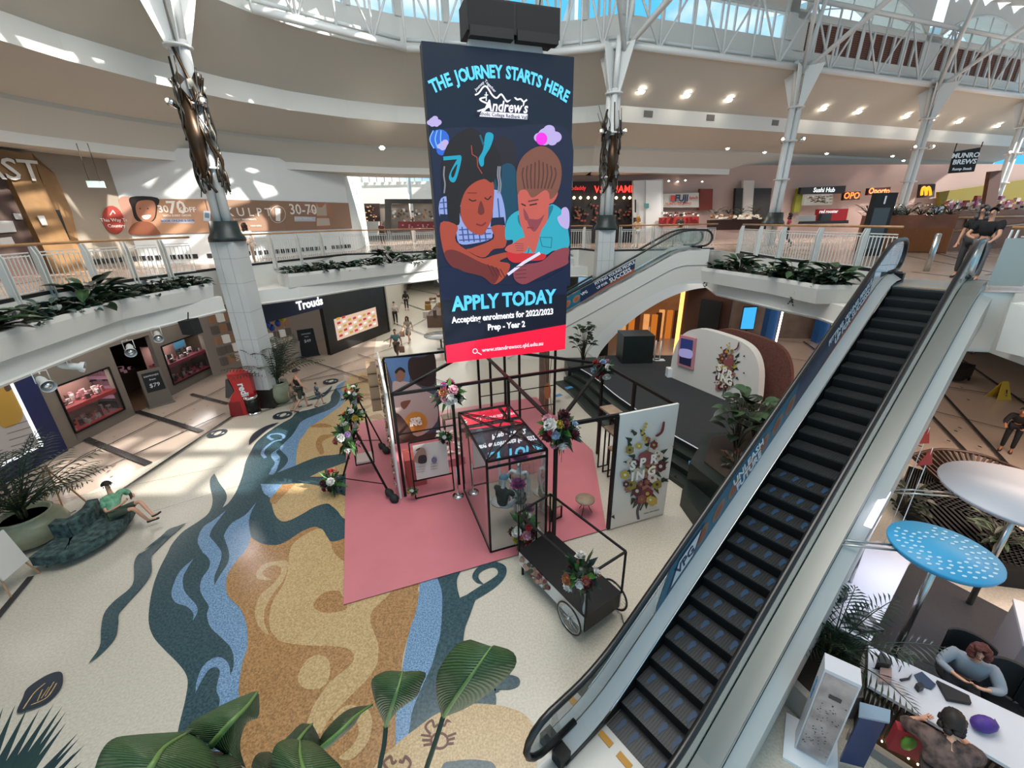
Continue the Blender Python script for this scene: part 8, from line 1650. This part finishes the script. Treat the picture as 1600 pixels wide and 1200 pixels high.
for z0, z1 in ((7.0, 7.0), (6.45, 6.75)): m = MB(); m.tube([cz(a2, z0)-Vector((.05, .1, 0)), cz(b2, z1)-Vector((.05, .1, 0))], .05, 6); obj('rail', m, WOOD, t)
m = MB(); q = a2.lerp(b2, .12)-Vector((.03, .08, 0)); q3 = a2.lerp(b2, .3)-Vector((.03, .08, 0)); m.slab([cz(q, 6.6), cz(q3, 6.62), cz(q3, 6.95), cz(q, 6.93)], (0, .02, 0)); obj('notices', m, M('#a8a29c'), t)
t = thing('directory_totem', 'black upright directory totem with a white figure 1', 'totem', (15.5, 18.2, H1)); Y0 = 17.9; q = [aty(x, y, Y0) for x, y in ((1370, 302), (1404, 302), (1384, 402), (1340, 402))]; q = [cz(aty(1350, 400, Y0), H1), cz(aty(1384, 400, Y0), H1)]; q = [Vector((15.0, Y0, H1)), Vector((16.0, Y0, H1))]; c1_ = up(1352, 400, 14.9, 17.9); 
X0, X1 = aty(1371, 302, Y0).x, aty(1404, 302, Y0).x; m = MB(); m.slab([(X0, Y0, H1), (X1, Y0, H1), (X1, Y0, 8.0), (X0, Y0, 8.0)], (0, .25, 0)); obj('body', m, BLACKM, t); m = MB(); m.slab([(X0+.05, Y0-.01, H1+.3), (X1-.15, Y0-.01, H1+.3), (X1-.15, Y0-.01, 7.45), (X0+.05, Y0-.01, 7.45)], (0, .01, 0)); obj('screen', m, M('#3f4649', .4), t); text(None, 'lettering', '1', .4, ((X0+X1)/2-.05, Y0-.02, 7.72), (1, 0, 0), (0, 0, 1), WT, t, bold=.03)
P = at(1440, 392, H1); t = thing('touch_kiosk', 'slim black kiosk with a blue screen and a white hand sanitiser bottle holder', 'kiosk', P); m = MB(); m.box(P+Vector((0, 0, .95)), (.55, .2, 1.4), .2); m.box(P+Vector((0, 0, .15)), (.9, .6, .3), .2); obj('body', m, BLACK, t); m = MB(); m.box(P+Vector((-.02, -.12, 1.05)), (.38, .03, .8), .2); obj('display', m, EM('#2f86b4', .9), t); m = MB(); m.box(P+Vector((.0, -.08, 1.72)), (.42, .24, .34), .2); obj('dispenser', m, WT, t)
P = up(1507, 250, 19.8, 20.2); t = thing('hanging_sign', 'black hanging sign with white lettering and a signature', 'sign', P); q = [onpl(x, y, P, Vector((-.3, -1, 0))) for x, y in ((1491, 237), (1533, 230), (1522, 268), (1482, 271))]; m = MB(); m.slab(q, (.02, .06, 0)); obj('panel', m, BLACKM, t); dd = (q[1]-q[0]); dd.z = 0
for st_, x, y, sz in (('MUNRO', 1509, 243, .26), ('BREWS', 1507, 253, .26), ('Rump Steak', 1503, 264, .14)): text(None, 'lettering', st_, sz, onpl(x, y, P+Vector((-.02, -.06, 0)), Vector((-.3, -1, 0))), dd, (0, 0, 1), WT, t, bold=.03)
m = MB(); m.tube([q[0], cz(q[0], 10.0)], .02, 5); m.tube([q[1], cz(q[1], 10.0)], .02, 5); obj('rods', m, BLACK, t)
for k, (bx, by, tx, ty) in enumerate(((1447, 424, 1467, 366), (1505, 452, 1525, 366))):
    b_ = at(bx, by, H1); t = thing('bollard', ['brushed steel bollard at the head of the near escalator, left one', 'brushed steel bollard at the head of the near escalator, right one'][k], 'bollard', b_, group='escalator bollards'); m = MB(); m.tube([b_, b_+Vector((0, 0, 1.05))], .075, 12); obj('tube', m, STEEL, t); m = MB(); m.ball(b_+Vector((0, 0, 1.05)), (.075, .075, .03), 10); obj('cap', m, CHROME, t)
q = F1(1.9, 10.6, H1); t = thing('glass_screen', 'frosted glass guard panel right of the near escalator head', 'glass panel', q); m = MB(); m.slab([F1(1.45, 10.7, H1+.1), F1(1.95, 11.0, H1+.1), F1(1.95, 11.0, H1+1.1), F1(1.45, 10.7, H1+1.1)], (.01, .01, 0)); obj('glass_pane', m, mat('frosted_glass', '#9fa8a4', .5), t)
lp_ = dict(el=(-.3, .2, 1.12), wl=(-.28, .42, .98), fl=(-.26, .5, .95), er=(.3, .12, 1.12), wr=(.12, .32, 1.05), fr=(.05, .38, 1.04))
a_ = at(1515, 440, H1); figure('man in a black short-sleeved shirt with light trousers stepping onto the near escalator', F1(1.0, 12.3, H1), PI+DIA-PI/2-.25, lp_, 1.0, SKIN, '#101114', .7, '#6f6f72', 1.9, '#1a1a1a', '#2a2320')
figure('person in a dark shirt just behind the man stepping onto the near escalator', F1(.75, 13.0, H1), PI+DIA-PI/2-.2, dict(el=(-.32, .1, 1.12), wl=(-.45, .3, .95), fl=(-.5, .36, .9)), 1.03, SKIN, '#121316', .7, '#3a3a3c', 1.9, '#1a1a1a', '#5a5350', 'long')
# white bulkhead below the right edge of level one
m = MB(); m.slab([v3((10.3, 8.4), 4.5), v3((10.5, 5.0), 4.5), v3((10.5, 5.0), 5.5), v3((10.2, 8.4), 5.5)], (1.2, .3, 0)); struct('trim_8', m, WHITE)
# downlights, vents and sprinklers in the big ceilings
nm_ = 0
def onceil(x, y, z): return at(x, y, z)
DL = [(1002, 142, 13.4), (1073, 148, 13.4), (1139, 155, 13.4), (1286, 169, 13.4), (1341, 174, 13.4), (1416, 181, 13.4), (1456, 186, 13.4), (1498, 189, 13.4), (1558, 196, 13.4)]
for i, (x, y, z) in enumerate(DL):
    n0 = Vector((-3.6, 10.3, 0)).normalized(); P = onpl(x, y, v3(RING[-5], 14.32)+n0*.2, (n0*1.5+Vector((0, 0, 2.8))).normalized())
    downlight(P, r=.2, label='round ceiling downlight glowing in the food court ceiling', group='downlights in the sloping food court ceiling')
    l = light('ceiling_spot', 'SPOT', P-Vector((0, 0, .15)), 700, (1, .95, .9), .12, (0, 0, 0)); l.data.spot_size = 1.3; l.data.spot_blend = .6
for i, (x, y) in enumerate(((1137, 231), (1195, 237), (1292, 239), (1395, 243), (1045, 282), (1059, 283), (1071, 281), (1097, 283), (1114, 284), (1180, 283), (1122, 295), (1240, 284), (1326, 285), (1352, 289), (1229, 297), (1412, 250))):
    downlight(at(x, y, 9.98 if y < 270 else 9.6), r=.08, label='small round downlight in the lower food court ceiling', group='small downlights in the lower food court ceiling')
for i, (x, y) in enumerate(((597, 230), (591, 244), (612, 250))): downlight(at(x, y, 10.9 if i < 2 else 10.8), r=.16, label='round downlight in the soffit left of the screen', group='soffit downlights left of the screen')
for x, y in ((1013, 178), (1110, 184), (1211, 192), (1292, 198), (1397, 206), (1466, 212), (1528, 216)):
    n0 = Vector((-3.5, 9.9, 0)).normalized(); P = onpl(x, y, v3(rp(2.97)[-5], 0), n0); t = thing('air_vent', 'small grey square air vent in the white ceiling band', 'vent', P, group='air vents in the white ceiling band'); m = MB(); m.box(P, (.55, .06, .3), .34); obj('grille', m, M('#6a655f', .6), t)
for X, Y, Z, e in ((-15.0, 12, 9.7, 130), (-14.5, 18, 9.7, 170), (-6, 30, 9.6, 220), (-9, 38, 9.6, 450), (-4, 41, 11.5, 350), (12, 29, 9.6, 200), (20, 30, 9.6, 220), (28, 32, 9.6, 220), (20, 22, 9.4, 160), (7, 29, 9.6, 120)):  # fill spots added without fixtures, brightening the upper walls and halls
    l = light('ceiling_spot', 'SPOT', (X, Y, Z), e*4, (1, .94, .88), .1, (0, 0, 0)); l.data.spot_size = 2.7; l.data.spot_blend = .8
# ================================================================== planting on the balcony troughs and the big leaves in front
def rowplants(path, zt, wd, items, grp):
    P = offset(path, wd)
    for i, (k, kind, sc, lab) in enumerate(items):
        n = len(P)-1; j = min(int(k*n), n-1); f = k*n-j; q = Vector(P[j]).lerp(Vector(P[j+1]), f)
        if kind == 'ivy': bush(lab, v3(q, zt), .85*sc, .42*sc, 62, (.27, .2), 100+i, 'trailing_plant', [mat('ivy', '#3f5f52', .5, color2='#22362e', scale=9), LEAFD], group=grp)
        elif kind == 'big': bush(lab, v3(q, zt), .7*sc, .7*sc, 34, (.62*sc, .27*sc), 120+i, 'broad_leaved_plant', [LEAF, LEAFD], group=grp)
        elif kind == 'hang': bush(lab, v3(q, zt), .65*sc, .4*sc, 50, (.28, .2), 140+i, 'trailing_plant', [mat('ivy', '#3f5f52'), LEAFD], group=grp, hang=3)
g1 = 'plants in the left balcony trough'
rowplants([(-10.4, 8.2), (-11.35, 12.2), (-11.0, 15.7)], 5.18, .55, [(.02, 'big', 1.1, 'broad-leaved plant spilling over the trough at the left edge of the view'), (.16, 'ivy', 1, 'low ivy in the left balcony trough beside the left edge plant'), (.28, 'ivy', 1, 'low ivy left of the big plant in the left balcony trough'), (.38, 'ivy', 1, 'low ivy touching the big plant in the left balcony trough'), (.47, 'big', 1.15, 'big dark broad-leaved plant in the middle of the left balcony trough'), (.60, 'ivy', 1, 'low ivy right of the big plant in the left balcony trough'), (.72, 'ivy', 1, 'second low ivy right of the big plant in the left balcony trough'), (.84, 'ivy', 1.1, 'third low ivy right of the big plant in the left balcony trough'), (.95, 'ivy', 1, 'low ivy at the column end of the left balcony trough')], g1)
rowplants(PM, 5.18, .5, [(.06, 'ivy', 1, 'small leafy plant at the slanted end of the far balcony trough'), (.14, 'ivy', 1, 'dark low plant, second in the far balcony trough'), (.22, 'ivy', 1, 'low plant, third in the far balcony trough'), (.32, 'ivy', 1, 'low plant, fourth in the far balcony trough'), (.40, 'ivy', 1.1, 'low plant left of the tall fern in the far balcony trough'), (.47, 'big', 1.2, 'tall fern-like plant in the far balcony trough'), (.56, 'ivy', 1.1, 'low plant right of the tall fern in the far balcony trough'), (.66, 'big', .9, 'bushy plant beside the hanging screen in the far balcony trough'), (.97, 'big', .8, 'small dark plant right of the hanging screen, at the end of the far balcony trough')], 'plants in the far balcony trough')
rowplants(PR, 5.18, .6, [(.04, 'hang', 1.0, 'trailing plant hanging over the far corner of the right balcony trough'), (.14, 'big', 1.0, 'broad-leaved plant at the far end of the right balcony trough'), (.3, 'ivy', 1.2, 'low dark foliage, left part of the right balcony trough'), (.42, 'big', .95, 'broad-leaved plant in the middle of the right balcony trough'), (.56, 'hang', 1.0, 'trailing plant hanging over the front of the right balcony trough'), (.68, 'ivy', 1.1, 'low dark foliage near the front corner of the right balcony trough'), (.8, 'big', 1.0, 'upright broad-leaved plant at the escalator end of the right balcony trough')], 'plants in the right balcony trough')
# foreground leaves: midrib and edges followed at arm's length below the camera
NLEAF = mat('near_leaf', '#2f4a24', .38, color2='#1f341a', scale=5, noise=.3)
def veined(name, c1_, c2_, sc=30):
    m = mat(name, c1_, .5); t = m.node_tree; b = t.nodes['Principled BSDF']; tc = t.nodes.new('ShaderNodeUVMap'); w = t.nodes.new('ShaderNodeTexWave'); w.inputs['Scale'].default_value = sc; w.inputs['Distortion'].default_value = .8; w.bands_direction = 'Y'
    t.links.new(tc.outputs[0], w.inputs[0]); r = t.nodes.new('ShaderNodeValToRGB'); r.color_ramp.elements[0].color = lin(c2_); r.color_ramp.elements[1].color = lin(c1_); r.color_ramp.elements[0].position = .1; r.color_ramp.elements[1].position = .7
    t.links.new(w.outputs[0], r.inputs[0]); t.links.new(r.outputs[0], b.inputs['Base Color']); bp = t.nodes.new('ShaderNodeBump'); bp.inputs['Strength'].default_value = .6; bp.inputs['Distance'].default_value = .006; t.links.new(w.outputs[0], bp.inputs['Height']); t.links.new(bp.outputs[0], b.inputs['Normal']); return m
VL = veined('veined_leaf', '#3a5a2e', '#203a1c', 9); VLD = veined('veined_leaf_dark', '#2a4423', '#182a17', 9)
def nearleaf(t, L, Mid, R_, D, m=VL, rim=True):     # three pixel polylines (left edge, midrib, right edge) and the distance along them
    n = 14; sL = smooth_open(L, 6); sM = smooth_open(Mid, 6); sR = smooth_open(R_, 6)
    def pick(s, k): f = k*(len(s)-1); j = min(int(f), len(s)-2); f -= j; return (s[j][0]*(1-f)+s[j+1][0]*f, s[j][1]*(1-f)+s[j+1][1]*f)
    rows = []; W_ = 6
    for i in range(n+1):
        k = i/n; d = D[0]+(D[1]-D[0])*k-.10*math.sin(PI*k); l, c, r = pick(sL, k), pick(sM, k), pick(sR, k); row = []
        for j in range(-W_, W_+1):
            f = abs(j)/W_; e = l if j < 0 else r; x = c[0]+(e[0]-c[0])*f; y = c[1]+(e[1]-c[1])*f; row.append(dist(x, y, d+.10*f*f+.004*math.sin(i*2.1+j)))
        rows.append(row)
    vs = [p for r in rows for p in r]; w_ = 2*W_+1; fs = [(i*w_+j, i*w_+j+1, (i+1)*w_+j+1, (i+1)*w_+j) for i in range(n) for j in range(w_-1)]
    inv = wmat(t).inverted(); me = bpy.data.meshes.new('leaf'); me.from_pydata([inv @ v for v in vs], [], fs); uv = me.uv_layers.new(name='UVMap')
    for p in me.polygons:
        for li in p.loop_indices:
            vi = me.loops[li].vertex_index; i, j = divmod(vi, w_); uv.data[li].uv = (j/w_, i/n*1.0+abs(j-W_)/W_*(.22))
        p.use_smooth = True
    me.materials.append(m); o = bpy.data.objects.new('leaf', me); link(o, t); sd = o.modifiers.new('thick', 'SOLIDIFY'); sd.thickness = .003
    mb = MB(); mb.tube([rows[i][W_] for i in range(n+1)], [.007*(1-.7*i/n)+.001 for i in range(n+1)], 5); obj('midrib', mb, M('#5a7a3e', .5), t)
def stemtube(t, pts, r): mb = MB(); mb.tube(smooth_open([tuple(dist(*p)) for p in pts], 4), r, 6); obj('stem', mb, M('#22301c', .5), t)
root = dist(600, 1330, 1.9)
t = thing('strelitzia_plant', 'big paddle-leaved plant in the foreground at the bottom centre with two upright leaves', 'plant', root)
nearleaf(t, [(690, 1120), (681, 1078), (686, 1045), (712, 1008), (735, 999)], [(693, 1119), (715, 1085), (740, 1050), (762, 1010)][0:3]+[(768, 1010)], [(695, 1120), (735, 1103), (780, 1070), (806, 1040), (801, 1018), (772, 1008)], (1.75, 1.55))
nearleaf(t, [(602, 1134), (590, 1108), (581, 1078), (582, 1060), (604, 1048), (628, 1049)], [(603, 1134), (612, 1105), (622, 1075), (629, 1049)], [(604, 1134), (622, 1110), (650, 1090), (658, 1072), (665, 1050), (630, 1049)], (1.8, 1.7))
stemtube(t, [(693, 1118, 1.75), (680, 1160, 1.78), (662, 1215, 1.85), (640, 1300, 1.9)], .008); stemtube(t, [(603, 1133, 1.8), (600, 1165, 1.82), (592, 1215, 1.86), (600, 1300, 1.9)], .008)
t = thing('strelitzia_plant', 'dark paddle leaves with one rolled leaf, left of the two upright leaves', 'plant', dist(480, 1330, 1.9))
nearleaf(t, [(497, 1180), (502, 1150), (530, 1118), (553, 1105), (578, 1102)], [(500, 1172), (530, 1145), (555, 1120), (582, 1101)], [(512, 1170), (535, 1150), (552, 1135), (566, 1114), (583, 1104)], (1.6, 1.75), VLD)
nearleaf(t, [(436, 1180), (440, 1162), (455, 1145), (470, 1131), (482, 1131)], [(440, 1190), (460, 1165), (475, 1145), (488, 1131)], [(480, 1200), (505, 1175), (500, 1155), (490, 1135)], (1.6, 1.7), VLD)
nearleaf(t, [(425, 1260), (424, 1195), (428, 1168), (445, 1155), (478, 1156)], [(510, 1290), (485, 1230), (470, 1190), (468, 1158)], [(560, 1290), (540, 1210), (515, 1180), (495, 1162), (476, 1155)], (1.3, 1.5))
nearleaf(t, [(388, 1250), (392, 1200), (402, 1178), (420, 1174)], [(420, 1260), (424, 1220), (428, 1178)], [(460, 1250), (450, 1200), (440, 1176)], (1.4, 1.55), VLD)
stemtube(t, [(500, 1175, 1.6), (515, 1215, 1.75), (500, 1300, 1.9)], .008)
t = thing('strelitzia_plant', 'wide arching paddle leaves in the bottom left foreground', 'plant', dist(280, 1330, 1.8))
nearleaf(t, [(288, 1144), (300, 1128), (330, 1110), (365, 1093), (398, 1080)], [(330, 1165), (352, 1140), (345, 1115), (400, 1082)][0:1]+[(360, 1130), (385, 1105), (402, 1082)], [(384, 1200), (375, 1165), (385, 1130), (404, 1120), (405, 1085)], (1.35, 1.5), VL)
nearleaf(t, [(140, 1230), (155, 1180), (175, 1155), (210, 1148), (285, 1143)], [(200, 1250), (235, 1200), (255, 1170), (292, 1146)], [(330, 1300), (345, 1215), (325, 1165), (295, 1145)], (1.15, 1.35), VL)
nearleaf(t, [(230, 1300), (250, 1210), (270, 1182), (310, 1172)], [(300, 1300), (305, 1230), (318, 1175)], [(400, 1290), (385, 1215), (362, 1180), (325, 1172)], (1.2, 1.4), VLD)
t = thing('fan_palm', 'dark fan palm leaf with pointed fingers in the bottom left corner', 'plant', dist(-60, 1330, 1.7)); m = MB()
for i, (x, y) in enumerate(((5, 1105), (24, 1101), (44, 1104), (62, 1108), (84, 1100), (98, 1103), (103, 1112), (103, 1130), (122, 1145), (124, 1153), (133, 1163), (-20, 1095), (118, 1175), (128, 1190))):
    a = dist(-75+i*4, 1330, 1.55); b = dist(x, y, 1.5); mid = a.lerp(b, .55); s_ = (b-a).cross(ray(x, y)).normalized()*.0075; m.slab([a-s_*.6, mid-s_, b, mid+s_, a+s_*.6], ray(x, y).normalized()*.003)
obj('leaf_blades', m, LEAFP, t); m = MB(); m.tube([dist(-20, 1250, 1.5), dist(-60, 1340, 1.7)], .012, 6); obj('stem', m, LEAFD, t)
